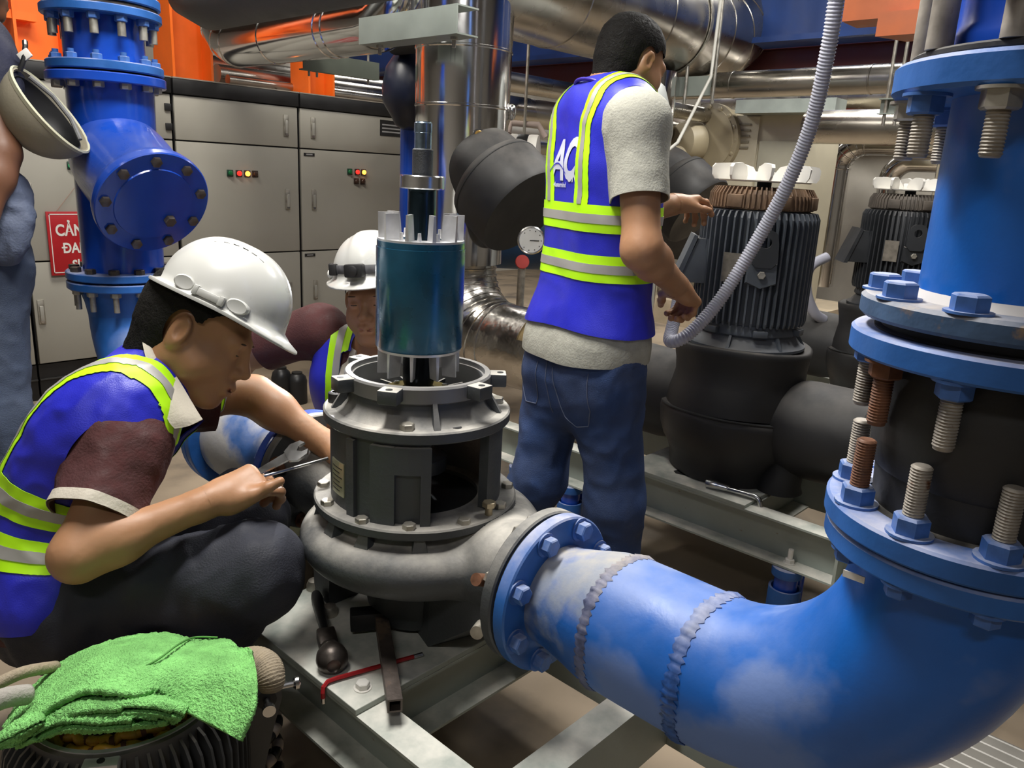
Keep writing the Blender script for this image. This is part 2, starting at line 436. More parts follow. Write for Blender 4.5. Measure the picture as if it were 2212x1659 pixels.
# ---------------------------------------------------------------- anatomy in local frames: x to the person's right, y forward, z up
def head_sdf():
    s = Sdf()
    s.ell((0,-.014,.036), (.074,.094,.082), k=.03)
    s.ell((0,.022,-.03), (.060,.066,.080), k=.03)
    for x in (-1, 1):
        s.rc((x*.050,-.008,-.050), (x*.020,.060,-.094), .020, .017, k=.025)
        s.ball((x*.036,.052,-.028), .026, k=.025)
        s.rc((x*.052,-.004,-.02), (x*.052,.03,-.05), .018, .018, k=.03)
    s.ell((0,.066,-.098), (.022,.018,.016), k=.02)
    s.rc((-.036,.076,.016), (.036,.076,.016), .013, .013, k=.02)
    s.ell((0,.060,-.062), (.030,.034,.026), k=.02)
    for x in (-1, 1): s.ball((x*.032,.099,.001), .0155, k=.012, sub=True)
    for x in (-1, 1):
        s.ell((x*.031,.0745,-.001), (.0155,.0125,.0115), k=.004)
    s.rc((0,.086,.006), (0,.1035,-.030), .0085, .0115, k=.014)
    for x in (-1, 1): s.ball((x*.0125,.093,-.036), .0088, k=.008)
    s.rc((-.017,.088,-.0625), (.017,.088,-.0625), .0068, k=.008); s.ball((0,.0955,-.062), .006, k=.01)
    s.rc((-.014,.0885,-.0735), (.014,.0885,-.0735), .0078, k=.008)
    s.groove((-.023,.094,-.068), (.023,.094,-.068), .0028, k=.004)
    for x in (-1, 1):
        s.ell((x*.078,-.012,-.004), (.0085,.019,.032), np.array(Euler((rad(-12), 0, rad(-x*22))).to_matrix()), k=.008)
        s.ell((x*.087,-.008,.000), (.006,.009,.017), np.array(Euler((rad(-12), 0, rad(-x*22))).to_matrix()), k=.006, sub=True)
    s.rc((0,-.030,-.05), (0,-.040,-.13), .056, .056, k=.03)
    return s
HEAD = head_sdf()
def hand_sdf(side=1, curl=((25,35,25),)*4, thumb=(.9,.5,-.35), spread=1., thumb_bend=.6):
    """y along the fingers, z out of the back of the hand; side=+1 puts the thumb on +x"""
    s = Sdf(); xs = (.028,.009,-.010,-.027); ln = ((.043,.026,.021),(.047,.030,.022),(.043,.028,.021),(.034,.021,.018))
    s.rc((.004*side,-.03,0), (0,.02,0), .024, .025, k=.02)
    for i in range(4):
        x = xs[i]*side
        s.rc((x*.6,.015,.0), (x*spread,.082-.004*abs(i-1.2),.002), .0165, .0125, k=.018)
    s.ell((.016*side,.035,-.012), (.018,.030,.014), k=.015); s.ell((-.018*side,.035,-.012), (.014,.030,.012), k=.015)
    for i in range(4):
        x = xs[i]*side*spread; p = np.array([x,.084-.004*abs(i-1.2),.002]); a = 0; r = (.0093,.0097,.0092,.0082)[i]
        c = curl[i] if len(curl) > 1 else curl[0]
        for j in range(3):
            a += math.radians(c[j]); q = p+ln[i][j]*np.array([x*.9*(1 if j == 0 else .3)*.12/.03*.03/ln[i][j]*0+x*.06, math.cos(a), -math.sin(a)])
            s.rc(p, q, r*(1-.07*j), r*(1-.07*(j+1)), k=.005); p = q
            s.ball(p, r*(1-.07*(j+1))*1.03, k=.004)
    d = A3((thumb[0]*side, thumb[1], thumb[2])); d /= np.linalg.norm(d)
    p0 = A3((.020*side,.018,-.008)); p1 = p0+d*.042; d2 = A3((d[0]*(1-thumb_bend), d[1]+thumb_bend, d[2])); d2 /= np.linalg.norm(d2); p2_ = p1+d2*.032; p3_ = p2_+d2*.024
    s.rc(p0, p1, .0165, .0125, k=.015); s.rc(p1, p2_, .0112, .0102, k=.006); s.rc(p2_, p3_, .0104, .0086, k=.006)
    return s
def frame(y, z):
    """columns x, y, z from a forward and an up hint"""
    y = A3(y); y = y/np.linalg.norm(y); x = np.cross(y, A3(z)); x /= np.linalg.norm(x); return np.stack([x, y, np.cross(x, y)], 1)
def lerp(a, b, t): return A3(a)+(A3(b)-A3(a))*t
# ================================================================ setting
struct('floor', MB().add([(-3,-4,0),(10,-4,0),(10,8,0),(-3,8,0)], [(0,1,2,3)]), M['concrete'])
struct('ceiling', MB().box((-3,-4,3.3),(10,8,3.4)), M['ceil'])
struct('wall_left', MB().box((-3.1,-4,0),(-3,7.2,3.3)), mat('dim_wall', (.44,.42,.38), .85, var=.1))
struct('wall_front', MB().box((-3,-4.1,0),(10,-4,3.3)), mat('dim_wall', (.30,.26,.21), .85, var=.1))
struct('wall_back', MB().box((-3,7.2,0),(10,7.3,3.3)), M['wall'])
struct('wall_right', MB().box((9.2,-4,0),(9.3,7.2,3.3)), M['wall'])

# ================================================================ pump skid in front
def skid(name, label, x, loc_y0, loc_y1, plate, ztop=.33, cross=(), width=.56, h=.138):
    t = thing(name, label, 'skid', (x, plate[0], 0))
    zm = ztop-.012-h/2
    for xx, d in ((x+.064, (-1,0,0)), (x+width-.064, (1,0,0))):
        part(t, 'channel_beam', chan(MB(), (xx, loc_y0, zm), (xx, loc_y1, zm), (0,0,1), d, h, .064), M['skid'], smooth=None)
    for yy, d in cross:
        part(t, 'cross_beam', chan(MB(), (x+.0645, yy, zm), (x+width-.0645, yy, zm), (0,0,1), d, h-.002, .062), M['skid'], smooth=None)
    part(t, 'base_plate', MB().box((x-.001, plate[0], ztop-.012), (x+width, plate[1], ztop), .0015), M['skid'], smooth=None)
    return t
skid1 = skid('pump_skid', 'pale steel pump skid with dusty plate under the opened pump', .70, .25, 2.0, (.973, 1.385), cross=((1.035,(0,-1,0)), (.637,(0,1,0)), (1.33,(0,1,0))))
bolts(skid1, [(.745,1.015,.33), (.752,1.36,.33)], (0,0,1), .013, .011, M['white'], washer=.002)
for p in ((.795,1.372,.33), (.875,1.372,.33), (.84,1.26,.33)):
    part(skid1, 'domed_cap', MB().lathe([(.017,0),(.017,.012),(.013,.021),(.006,.025)], p, n=18), M['zinc'])
def isolator(name, label, x, y, ztop, group=None):
    t = thing(name, label, 'mount', (x, y, 0), group)
    part(t, 'lower_cup', MB().lathe([(.062,0),(.062,.012),(.047,.014),(.047,ztop*.62),(.040,ztop*.62),(.040,ztop*.5)], (x,y,0), n=28), M['blueflange'])
    part(t, 'spring_core', MB().cyl((x,y,.01),(x,y,ztop-.02),.034,n=24), M['blueclean'])
    part(t, 'top_cap', MB().lathe([(.044,ztop-.028),(.045,ztop-.02),(.045,ztop-.002),(.042,ztop)], (x,y,0), n=28), M['blueflange'])
    part(t, 'guide_rod', MB().cyl((x+.052,y-.02,.01),(x+.052,y-.02,ztop-.01),.014,n=12), M['blueclean'])
    return t
isolator('spring_mount', 'blue spring mount under the far skid beside the elbow', 2.11, .80, .178)
isolator('spring_mount', 'blue spring mount behind the standing worker leg', 2.11, 1.62, .178)
isolator('spring_mount', 'blue spring mount at the far end of the front pump skid', .735, 1.9, .178)
# ================================================================ inline pump (opened)
AX, AY = .97, 1.14
pump = thing('inline_pump', 'grey cast iron inline pump opened up with bare lantern on top', 'pump', (AX, AY, .33))
FZ, FY = .547, .757      # discharge flange centre height, blue face
vs_ = Sdf()
for k in range(40):
    g = k/39; a = rad(95+335*g); ro = .031+.026*g; rc_ = .222+.044*g-ro
    vs_.ball((AX+rc_*math.cos(a), AY+rc_*math.sin(a), .534-.004*g), ro, k=.025)
for k in range(24):
    a = 2*PI*k/24; vs_.rc((AX+.135*math.cos(a), AY+.135*math.sin(a), .53), (AX+.135*math.cos(a), AY+.135*math.sin(a), .585), .036, .036, k=.022)
vs_.ell((AX,AY,.515), (.18,.18,.048), k=.03); vs_.rc((AX+.165,1.06,.530), (AX+.05,.86,.545), .046, .070, k=.06)
vs_.rc((AX+.05,1.03,.520), (AX+.005,.86,.540), .062, .080, k=.06); vs_.rc((AX+.005,.86,.542), (AX,.77,.547), .090, .094, k=.02)
vs_.rc((AX,1.28,.522), (AX,1.44,.546), .068, .090, k=.06); vs_.rc((AX,1.44,.546), (AX,1.53,.547), .092, .096, k=.02)
vs_.rc((AX,AY,.46), (AX,AY,.40), .115, .10, k=.04)
vV, vF = polygonize(vs_, (AX-.34,.74,.28), (AX+.34,1.56,.64), .0052); vF = tris(vF); vV = smooth_mesh(vV, vF, 2)
for s_ in (lambda V: V[:, 1]-.782, lambda V: 1.502-V[:, 1], lambda V: np.where(np.hypot(V[:, 0]-AX, V[:, 1]-AY) < .205, .603-V[:, 2], 1.), lambda V: V[:, 2]-.345): vV, vF = clip(vV, vF, s_(vV))
npart(pump, 'volute_casing', vV, vF, M['cast'])
part(pump, 'discharge_flange', MB().ring((AX, FY+.030, FZ), (0,1,0), .07, .1395, .024, 56, .003), M['cast'])
part(pump, 'suction_flange', MB().ring((AX, 1.50, FZ), (0,1,0), .07, .1395, .024, 56, .003), M['cast'])
bolts(pump, [(AX+.118*math.cos(a), FY+.054, FZ+.118*math.sin(a)) for a in [rad(22.5+45*k) for k in range(8)]], (0,1,0), .0125, .012, M['zinc'], name='flange_nut')
bolts(pump, [(AX+.118*math.cos(a), 1.499, FZ+.118*math.sin(a)) for a in [rad(22.5+45*k) for k in range(8)]], (0,-1,0), .0145, .013, M['studrust'], name='suction_nut', length=.012, washer=.003)
part(pump, 'plug', MB().hexa((AX+.02, .845, FZ+.09), (0,-.2,1), .012, .016), M['zinc'])
part(pump, 'drain_plug', MB().cyl((AX-.10, .835, FZ+.03), (AX-.13, .83, FZ+.045), .011, n=14), M['studrust'])
part(pump, 'nozzle_hook', MB().cyl((AX-.1,.84,FZ-.06),(AX-.128,.825,FZ-.055),.012,n=14), M['zinc'])
# feet
part(pump, 'foot', MB().hull([(.916,1.032,.33),(1.06,.985,.33),(1.08,1.10,.33),(.945,1.12,.33)], [(.905,1.02,.500),(.885,.815,.508),(1.05,.815,.508),(1.08,1.10,.498)]), M['cast'], smooth=None)
part(pump, 'foot', MB().hull([(.858,1.289,.33),(.935,1.289,.33),(.96,1.36,.33),(.868,1.36,.33)], [(.858,1.286,.47),(.96,1.27,.47),(.97,1.38,.47),(.87,1.37,.47)]), M['cast'], smooth=None)
part(pump, 'foot', MB().box((1.12,1.10,.33),(1.19,1.26,.46)), M['cast'], smooth=None)
part(pump, 'drain_lug', MB().prism([(.845,1.055,.455),(.880,1.015,.455),(.915,1.0,.452),(.93,1.05,.455),(.88,1.1,.455)], (0,0,0), (.004,.006,.038)), M['cast'])
# gussets under the lower flange
for a in (-185,-160,-128,-95,20,60,100,140):
    a = rad(a); c, s_ = math.cos(a), math.sin(a); tx, ty = -s_*.014, c*.014
    lo = [(AX+r*c+q*tx, AY+r*s_+q*ty, z) for r, z, q in ((.165,.603,-.6),(.165,.603,.6),(.190,.603,.6),(.190,.603,-.6))]
    hi = [(AX+r*c+q*tx, AY+r*s_+q*ty, z) for r, z, q in ((.165,.548,-1.5),(.165,.548,1.5),(.212,.548,1.5),(.212,.548,-1.5))]
    part(pump, 'gusset', MB().hull(lo, hi), M['cast'], smooth=None)
part(pump, 'lower_flange', MB().ring((AX,AY,.602), (0,0,1), .125, .203, .019, 72, .003), M['cast'])
part(pump, 'casing_cover', MB().cyl((AX,AY,.59),(AX,AY,.612),.13,n=40), M['castdark'])
# lantern wall with two windows
def sector(mb, r0, r1, z0, z1, a0, a1, n=None):
    n = n or max(3, int(abs(a1-a0)/6)); rs = []
    for i in range(n+1):
        a = rad(a0+(a1-a0)*i/n); c, s_ = math.cos(a), math.sin(a)
        rs.append([(AX+r0*c,AY+r0*s_,z0),(AX+r1*c,AY+r1*s_,z0),(AX+r1*c,AY+r1*s_,z1),(AX+r0*c,AY+r0*s_,z1)])
    return mb.rings(rs)
lan = part(pump, 'lantern_wall', sector(sector(MB(), .150,.170,.619,.776,-242,-122), .150,.170,.619,.776,-78,60), M['cast'])
part(pump, 'lantern_wall', sector(MB(), .150,.170,.619,.776,104,118), M['cast'])
part(pump, 'flat_panel', sector(sector(sector(MB(), .168,.181,.619,.771,-158,-143,2), .168,.181,.72,.771,-143.5,-128,2), .168,.181,.619,.771,-128,-122,1), M['cast'], smooth=None)
part(pump, 'corner_rib', sector(MB(), .166,.180,.619,.771,-176,-170,1), M['cast'], smooth=None)
a = rad(-191)
npl = part(pump, 'nameplate', sector(MB(), .170,.1722,.645,.712,-199,-182,3), mat('nameplate_metal', (.52,.52,.36), .35, .5, var=.1), smooth=None)
lines = MB()
for k in range(6): sector(lines, .172,.1727,.654+.009*k,.6555+.009*k,-197,-184 if k % 2 else -187,3)
part(npl, 'print', lines, M['castdark'], smooth=None)
part(pump, 'upper_flange', MB().ring((AX,AY,.778), (0,0,1), .12, .183, .022, 72, .003), M['cast'])
part(pump, 'cone', MB().lathe([(.163,.799),(.150,.806),(.139,.818),(.134,.83),(.134,.84),(.128,.84),(.126,.80)], (AX,AY,0), n=56, closed=True), M['cast'])
part(pump, 'spigot_ring', MB().lathe([(.134,.838),(.142,.842),(.143,.868),(.140,.872),(.130,.872),(.130,.862),(.126,.862),(.124,.81)], (AX,AY,0), n=64, closed=True), mat('machined_cast_iron', (.20,.20,.20), .45, .4, dust=((.42,.40,.37), .7, 10)))
part(pump, 'bearing_plate', MB().cyl((AX,AY,.802),(AX,AY,.812),.128,n=48), M['castdark'])
for k in range(16):
    a = 2*PI*k/16; c, s_ = math.cos(a), math.sin(a)
    part(pump, 'inner_rib', MB().prism([(AX+.05*c-s_*.002,AY+.05*s_+c*.002,.812),(AX+.05*c+s_*.002,AY+.05*s_-c*.002,.812),(AX+.12*c+s_*.002,AY+.12*s_-c*.002,.812),(AX+.12*c-s_*.002,AY+.12*s_+c*.002,.812)], (0,0,0), (0,0,.014)), M['cast'], smooth=None)
brass = mat('yellow_chromate', (.34,.27,.08), .4, .5, var=.2, vs=20)
part(pump, 'bearing_cover', MB().lathe([(.034,.812),(.072,.812),(.072,.828),(.068,.832),(.034,.834)], (AX,AY,0), n=40, closed=True), brass)
bolts(pump, circ(AX,AY,.832,.056,[rad(x) for x in (-200,-140,-80,-20,40,100)]), (0,0,1), .006, .006, M['steel'], name='cover_screw')
for a in (-149, -84, -44, 166, 100, 30):
    b_ = rad(a); q = Matrix.Translation((AX,AY,0)) @ Matrix.Rotation(b_, 4, 'Z')
    mb = MB().box((.136,-.019,.845),(.172,.019,.871),.003).xform(q)
    lg = part(pump, 'lug', mb, M['cast'])
    part(lg, 'hole', MB().cyl((.160,0,.870),(.160,0,.8716),.0065,n=14).xform(q), M['castdark'])
for a in (-118, -57, 0, 70, 150):
    b_ = rad(a); q = Matrix.Translation((AX,AY,0)) @ Matrix.Rotation(b_, 4, 'Z')
    part(pump, 'cone_rib', MB().hull([(.13,-.006,.80),(.168,-.006,.80),(.168,.006,.80),(.13,.006,.80)], [(.13,-.004,.845),(.141,-.004,.845),(.141,.004,.845),(.13,.004,.845)]).xform(q), M['cast'], smooth=None)
bolts(pump, circ(AX,AY,.800,.160,[rad(x) for x in (-137,-33,20,80)]), (0,0,1), .0135, .012, M['zinc'], name='hex_bolt')
part(pump, 'socket_screw', MB().lathe([(.016,.80),(.016,.818),(.013,.820),(.008,.820),(.008,.812)], (AX+.160*math.cos(rad(136)),AY+.160*math.sin(rad(136)),0), n=20), M['dark'] if 'dark' in M else M['black'])
part(pump, 'hole', MB().cyl((AX+.160*math.cos(rad(-104)),AY+.160*math.sin(rad(-104)),.7995),(AX+.160*math.cos(rad(-104)),AY+.160*math.sin(rad(-104)),.8008),.009,n=16), M['castdark'])
bolts(pump, circ(AX,AY,.621,.187,[rad(x) for x in (165,-162,-134,-102,-70,-38,136,100,60,20)]), (0,0,1), .0125, .010, M['zinc'], name='hex_bolt')
part(pump, 'loose_bolt', MB().cyl((AX+.187*math.cos(rad(-83)),AY+.187*math.sin(rad(-83)),.621),(AX+.187*math.cos(rad(-83)),AY+.187*math.sin(rad(-83)),.640),.0075,n=12).hexa((AX+.187*math.cos(rad(-83)),AY+.187*math.sin(rad(-83)),.638),(0,0,1),.0135,.010), mat('brassy_bolt', (.30,.25,.17), .4, .6, var=.2), label='half unscrewed hex bolt standing proud')
part(pump, 'shaft_coupling', MB().lathe([(.022,.61),(.022,.668),(.060,.668),(.060,.695),(.028,.70),(.028,.80)], (AX,AY,0), n=36), M['cast'])
# ================================================================ rotor standing in the pump
rot = thing('motor_rotor', 'teal motor rotor with shaft and bearing standing upright in the open pump', 'rotor', (AX, AY, .83))
part(rot, 'lower_shaft', MB().lathe([(.026,.834),(.031,.85),(.031,.925)], (AX,AY,0), n=32), mat('blued_shaft', (.012,.016,.022), .25, .7))
part(rot, 'rotor_core', MB().lathe([(.0815,.918),(.0835,.921),(.0835,1.108),(.0822,1.1085),(.0822,1.1195),(.076,1.1195)], (AX,AY,0), n=72), M['teal'])
part(rot, 'end_ring', MB().lathe([(.04,1.1195),(.081,1.1195),(.081,1.1235),(.04,1.1235)], (AX,AY,0), n=56, closed=True), M['alu'])
part(rot, 'end_ring', MB().lathe([(.03,.913),(.080,.913),(.081,.919),(.03,.919)], (AX,AY,0), n=56, closed=True), M['alu'])
def blade(a, up):
    q = Matrix.Translation((AX,AY,0)) @ Matrix.Rotation(rad(a), 4, 'Z')
    z0, z1 = (1.1235, 1.170) if up else (.914, .866)
    return MB().hull([(.048,-.0035,z0),(.079,-.0035,z0),(.079,.0035,z0),(.048,.0035,z0)], [(.052,-.002,z1),(.080,-.002,z1),(.080,.002,z1),(.052,.002,z1)]).xform(q)
for k in range(10):
    part(rot, 'fan_blade', blade(-149+36*k, True), M['alu'], smooth=None)
    part(rot, 'fan_blade', blade(-140+36*k, False), M['alu'], smooth=None)
for k in range(12):
    a = rad(-133+30*k)
    part(rot, 'balance_pin', MB().cyl((AX+.066*math.cos(a),AY+.066*math.sin(a),1.1235),(AX+.066*math.cos(a),AY+.066*math.sin(a),1.138),.0042,.003,n=10), M['alu'])
part(rot, 'upper_shaft', MB().lathe([(.026,1.11),(.026,1.214),(.0245,1.218)], (AX,AY,0), n=36), mat('blued_steel', (.03,.055,.075), .2, .85, var=.4, vs=9))
brg = part(rot, 'bearing', MB().lathe([(.026,1.214),(.0395,1.214),(.041,1.216),(.041,1.236),(.0395,1.238),(.026,1.238)], (AX,AY,0), n=44, closed=True), M['steel'])
part(rot, 'shaft_collar', MB().lathe([(.019,1.236),(.019,1.283),(.0165,1.285)], (AX,AY,0), n=30), mat('knurled_collar', (.10,.105,.11), .5, .6, bump=.3, bs=300))
part(rot, 'shaft_end', MB().lathe([(.0155,1.28),(.0155,1.312),(.0163,1.313),(.0163,1.329),(.0145,1.331),(.0145,1.332)], (AX,AY,0), n=28), mat('shaft_end_steel', (.25,.33,.42), .2, .9, var=.6, vs=30))
# ================================================================ discharge elbow
PX, PZ, RX, RY, PR = .97, .552, .97, .17, .1135
elb = thing('discharge_elbow', 'big blue pipe elbow with weld seams leaving the opened pump', 'pipe', (PX, .475, PZ))
RB = .29
pth = [((PX, .757, FZ), .089), ((PX,.735,FZ), .0895), ((PX,.70,.5485),.097), ((PX,.65,.551),.1095), ((PX,.62,PZ),.113), ((PX,.57,PZ),.1135), ((PX,.50,PZ),.1135)]
for k in range(0, 25):
    t_ = PI/2*k/24; pth.append(((PX, .46-RB*math.sin(t_), PZ+RB-RB*math.cos(t_)), PR))
part(elb, 'reducer', MB().tube([p for p, r in pth[:5]], 0, 64, radii=[r for p, r in pth[:5]]), mat('dusty_blue_reducer', (.010,.10,.40), .5, var=.3, vs=7, bump=.08, bs=70, patch=((.20,.25,.36), 9, .50, .06), dust=((.40,.385,.36), 1., 14), rust=((.25,.20,.15), 18, .68)), smooth=60)
part(elb, 'elbow_pipe', MB().tube([p for p, r in pth[4:]], 0, 64, radii=[r for p, r in pth[4:]]), M['blue'], smooth=60)
def weld(y, r, z, wr=.0055, n=150, m=5):
    mb = MB(); rs = []
    for j in range(n):
        a = 2*PI*j/n; k = wr*(1+.28*math.sin(j*2.35)+.2*random.uniform(-1,1)); yy = y+.003*math.sin(a*3+1)+.0012*random.uniform(-1,1)
        rs.append([(PX+(r+.55*k*math.cos(b))*math.cos(a), yy+1.5*k*math.sin(b), z+(r+.55*k*math.cos(b))*math.sin(a)) for b in [2*PI*i/m for i in range(m)]])
    return mb.rings(rs, closed=True)
part(elb, 'weld_seam', weld(.622, .1125, PZ, .0066), mat('weld_bead', (.09,.11,.22), .5, .1, var=.5, vs=60, dust=((.40,.36,.31), .9, 30)), smooth=80)
part(elb, 'weld_seam', weld(.462, .1135, PZ, .0078), mat('painted_weld_bead', (.02,.09,.34), .42, var=.4, vs=60, dust=((.42,.42,.46), .7, 30)), smooth=80)
part(elb, 'inlet_flange', MB().ring((PX, FY-.002, FZ), (0,1,0), .07, .1395, .026, 64, .003), M['blueflange'])
part(elb, 'gasket', MB().ring((PX, FY+.0235, FZ), (0,1,0), .07, .132, .007, 48, .001), M['castdark'])
bolts(elb, [(PX+.118*math.cos(a), FY-.002, FZ+.118*math.sin(a)) for a in [rad(22.5+45*k) for k in range(8)]], (0,-1,0), .0165, .017, M['bluebolt'], washer=.003)
EZ = PZ+.305
part(elb, 'weld_neck', MB().lathe([(.1135,-.012),(.1145,.008),(.125,.02),(.13,.024)], (RX,RY,EZ-.006), n=56), M['blue'])
part(elb, 'outlet_flange', MB().ring((RX,RY,.853), (0,0,1), .09, .152, .025, 72, .003), M['blueflange'])
LOWA = [rad(95+36*k) for k in range(10)]
bolts(elb, circ(RX,RY,.853,.132,LOWA), (0,0,-1), .0145, .014, M['bluebolt'], washer=.003)
part(elb, 'pipe_tag', MB().box((RX-.115,RY+.068,.828),(RX-.113,RY+.092,.836)), M['white'], label='tiny pale sticker on the neck')
# ================================================================ rubber expansion joint
rj = thing('expansion_joint', 'black rubber expansion joint between blue flanges on the near riser', 'pipe joint', (RX,RY,.88))
part(rj, 'rubber_body', MB().lathe([(.128,.880),(.1265,.906),(.1065,.908),(.109,.945),(.1095,.950),(.1135,.955),(.119,.985),(.1215,1.01),(.119,1.045),(.112,1.075),(.128,1.079),(.135,1.108),(.10,1.112)], (RX,RY,0), n=72), M['rubber'], smooth=30)
part(rj, 'lower_flange', MB().ring((RX,RY,.881), (0,0,1), .105, .156, .026, 72, .003), M['blueflange'])
part(rj, 'upper_flange', MB().ring((RX,RY,1.079), (0,0,1), .108, .158, .027, 72, .003), M['blueflange'])
nutm = MB().hexa((0,0,0), (0,0,1), .0175, .019)
for i, a in enumerate(LOWA):
    p = Vector((RX+.132*math.cos(a), RY+.132*math.sin(a), .907))
    st = part(rj, 'stud', thread(MB(), p+Vector((0,0,.012)), (0,0,1), .0108, .064), M['studrust'] if i == 1 else M['stud'], label='rust red threaded stud' if i == 1 else None)
    bolts(st, [p], (0,0,1), .0185, .019, M['bluebolt'], washer=.003, name='nut')
MIDA = [rad(102+36*k) for k in range(10)]
for i, a in enumerate(MIDA):
    p = Vector((RX+.134*math.cos(a), RY+.134*math.sin(a), 1.079))
    st = part(rj, 'stud', thread(MB(), p-Vector((0,0,.012)), (0,0,-1), .0108, .060), M['studrust'] if i == 1 else M['stud'], label='rust red threaded stud' if i == 1 else None)
    bolts(st, [p], (0,0,-1), .0175, .017, M['bluebolt'] if i != 1 else M['studrust'], washer=.003, name='nut')
# ================================================================ riser spool
sp = thing('riser_spool', 'thick blue pipe spool rising at the right edge above the rubber joint', 'pipe', (RX,RY,1.118))
part(sp, 'pipe', MB().lathe([(.0975,1.13),(.0975,1.36)], (RX,RY,0), n=64), M['blue'])
part(sp, 'weld_fillet', MB().lathe([(.097,1.141),(.110,1.141),(.0975,1.152)], (RX,RY,0), n=56, closed=True), mat('dusty_fillet', (.48,.46,.45), .8, var=.2))
part(sp, 'lower_flange', MB().ring((RX,RY,1.119), (0,0,1), .09, .153, .024, 72, .004), mat('worn_blue_flange', (.05,.10,.20), .5, var=.4, vs=9, bump=.15, bs=40, dust=((.50,.46,.42), 1., 9), rust=((.22,.16,.11), 14, .58)))
part(sp, 'gasket', MB().ring((RX,RY,1.105), (0,0,1), .09, .128, .015, 48), M['castdark'])
bolts(sp, circ(RX,RY,1.143,.132,[rad(101+36*k) for k in range(10)]), (0,0,1), .0175, .016, M['bluebolt'], washer=.0025)
part(sp, 'upper_flange', MB().ring((RX,RY,1.346), (0,0,1), .09, .156, .031, 72, .004), M['blueflange'])
TOPA = [rad(98+36*k) for k in range(10)]
for i, a in enumerate(TOPA):
    p = Vector((RX+.136*math.cos(a), RY+.136*math.sin(a), 1.346))
    st = part(sp, 'stud', thread(MB(), p-Vector((0,0,.014)), (0,0,-1), .0105, .046), M['stud'])
    bolts(st, [p], (0,0,-1), .0175, .017, M['bluebolt'] if i % 2 else M['zinc'], washer=.003, name='nut')
vb = thing('butterfly_valve', 'blue wafer valve clamped with long rods at the top right corner', 'valve', (RX,RY,1.378))
part(vb, 'rubber_seat', MB().ring((RX,RY,1.378), (0,0,1), .085, .142, .008, 56), M['rubber'])
part(vb, 'valve_body', MB().lathe([(.118,1.386),(.118,1.40),(.112,1.41),(.112,1.50),(.118,1.51),(.118,1.53)], (RX,RY,0), n=56), M['blueclean'])
part(vb, 'neck', MB().cyl((RX-.1,RY+.02,1.455),(RX-.20,RY+.04,1.455),.03,n=24), M['blueclean'])
for a in TOPA:
    p = (RX+.133*math.cos(a), RY+.133*math.sin(a), 1.386)
    part(vb, 'clamp_rod', MB().cyl(p, (p[0],p[1],1.62), .0125, n=16), M['stud'])
part(vb, 'upper_pipe', MB().lathe([(.156,1.53),(.156,1.556),(.0975,1.558),(.0975,3.3)], (RX,RY,0), n=56), M['blue'])
# ================================================================ suction line and strainer column behind the opened pump
CX1, CY1 = .97, 2.58
col1 = thing('strainer_column', 'bright blue strainer column with round bolted cap above the crouching worker', 'pipe', (CX1, CY1, 0))
def elbow_down(mb, cx, cy, R, r, z0, zc, y_end, n=48, top=None):
    pts = [(cx, cy, z0+.06), (cx, cy, z0)]
    for k in range(1, 17):
        t = PI/2*k/16; pts.append((cx, cy-R+R*math.cos(t), zc+R-R*math.sin(t)))
    pts.append((cx, y_end, zc)); return mb.tube(pts, r, n)
part(col1, 'strainer_body', MB().lathe([(.116,.890),(.118,1.30),(.120,1.42),(.124,1.445)], (CX1+.008,CY1,0), n=56), M['blueclean'])
dn = Vector((.01,-.88,-.47)).normalized(); so = Vector((CX1,CY1,1.255))
leg_ = MB().lathe([(.115,-.03),(.134,.03),(.140,.09),(.140,.235),(.148,.252),(.157,.26),(.157,.273)], so, dn, 64)
lg = part(col1, 'strainer_leg', leg_, M['blueclean'], smooth=50)
cap = part(col1, 'bolted_cap', MB().lathe([(.158,.275),(.161,.278),(.161,.295),(.158,.299),(.112,.299),(.110,.303),(0.001,.303)], so, dn, 64), M['blueclean'])
u_, w_, _ = basis(dn)
bolts(cap, [so+dn*.299+u_*(.135*math.cos(a))+w_*(.135*math.sin(a)) for a in [2*PI*(k+.4)/9 for k in range(9)]], dn, .0155, .010, M['darksteel'])
bolts(cap, [so+dn*.302+w_*.05*(-1)+u_*.05], dn, .017, .016, M['darksteel'], name='drain_plug')
def colflange(par, z, h, r=.157, m='blueflange', up=None, down=None, n=12, ph=0., rr=.134, lens=.010, name='flange'):
    f = part(par, name, MB().ring((CX1,CY1,z), (0,0,1), .08, r, h, 60, .003), M[m])
    A_ = [ph+2*PI*k/n for k in range(n)]
    if up: bolts(f, circ(CX1,CY1,z+h,rr,A_), (0,0,1), .0155, .015, M[up], length=lens, ml=M['zinc'])
    if down: bolts(f, circ(CX1,CY1,z,rr,A_), (0,0,-1), .0155, .015, M[down], length=lens, ml=M['zinc'])
    return f
colflange(col1, .873, .024, up='darksteel', lens=0)
colflange(col1, 1.441, .027, m='blueclean', down='zinc', lens=0, r=.162)
nk = thing('column_spool', 'short blue spool piece above the strainer column top flange', 'pipe', (CX1, CY1, 1.472))
part(nk, 'pipe', MB().lathe([(.109,1.475),(.109,1.63)], (CX1,CY1,0), n=56), M['blueclean'])
part(nk, 'gasket', MB().ring((CX1,CY1,1.468), (0,0,1), .08, .14, .006), M['castdark'])
colflange(nk, 1.474, .026, up='bluebolt')
colflange(nk, 1.622, .024, r=.160)
tv = thing('column_valve', 'blue valve piece with hanging stud ends at the top left edge', 'valve', (CX1, CY1, 1.652))
part(tv, 'valve_body', MB().lathe([(.125,1.65),(.125,1.69),(.10,1.70),(.10,3.3)], (CX1,CY1,0), n=48), M['blueclean'])
part(tv, 'seat_ring', MB().ring((CX1,CY1,1.646), (0,0,1), .08, .150, .010), M['darksteel'])
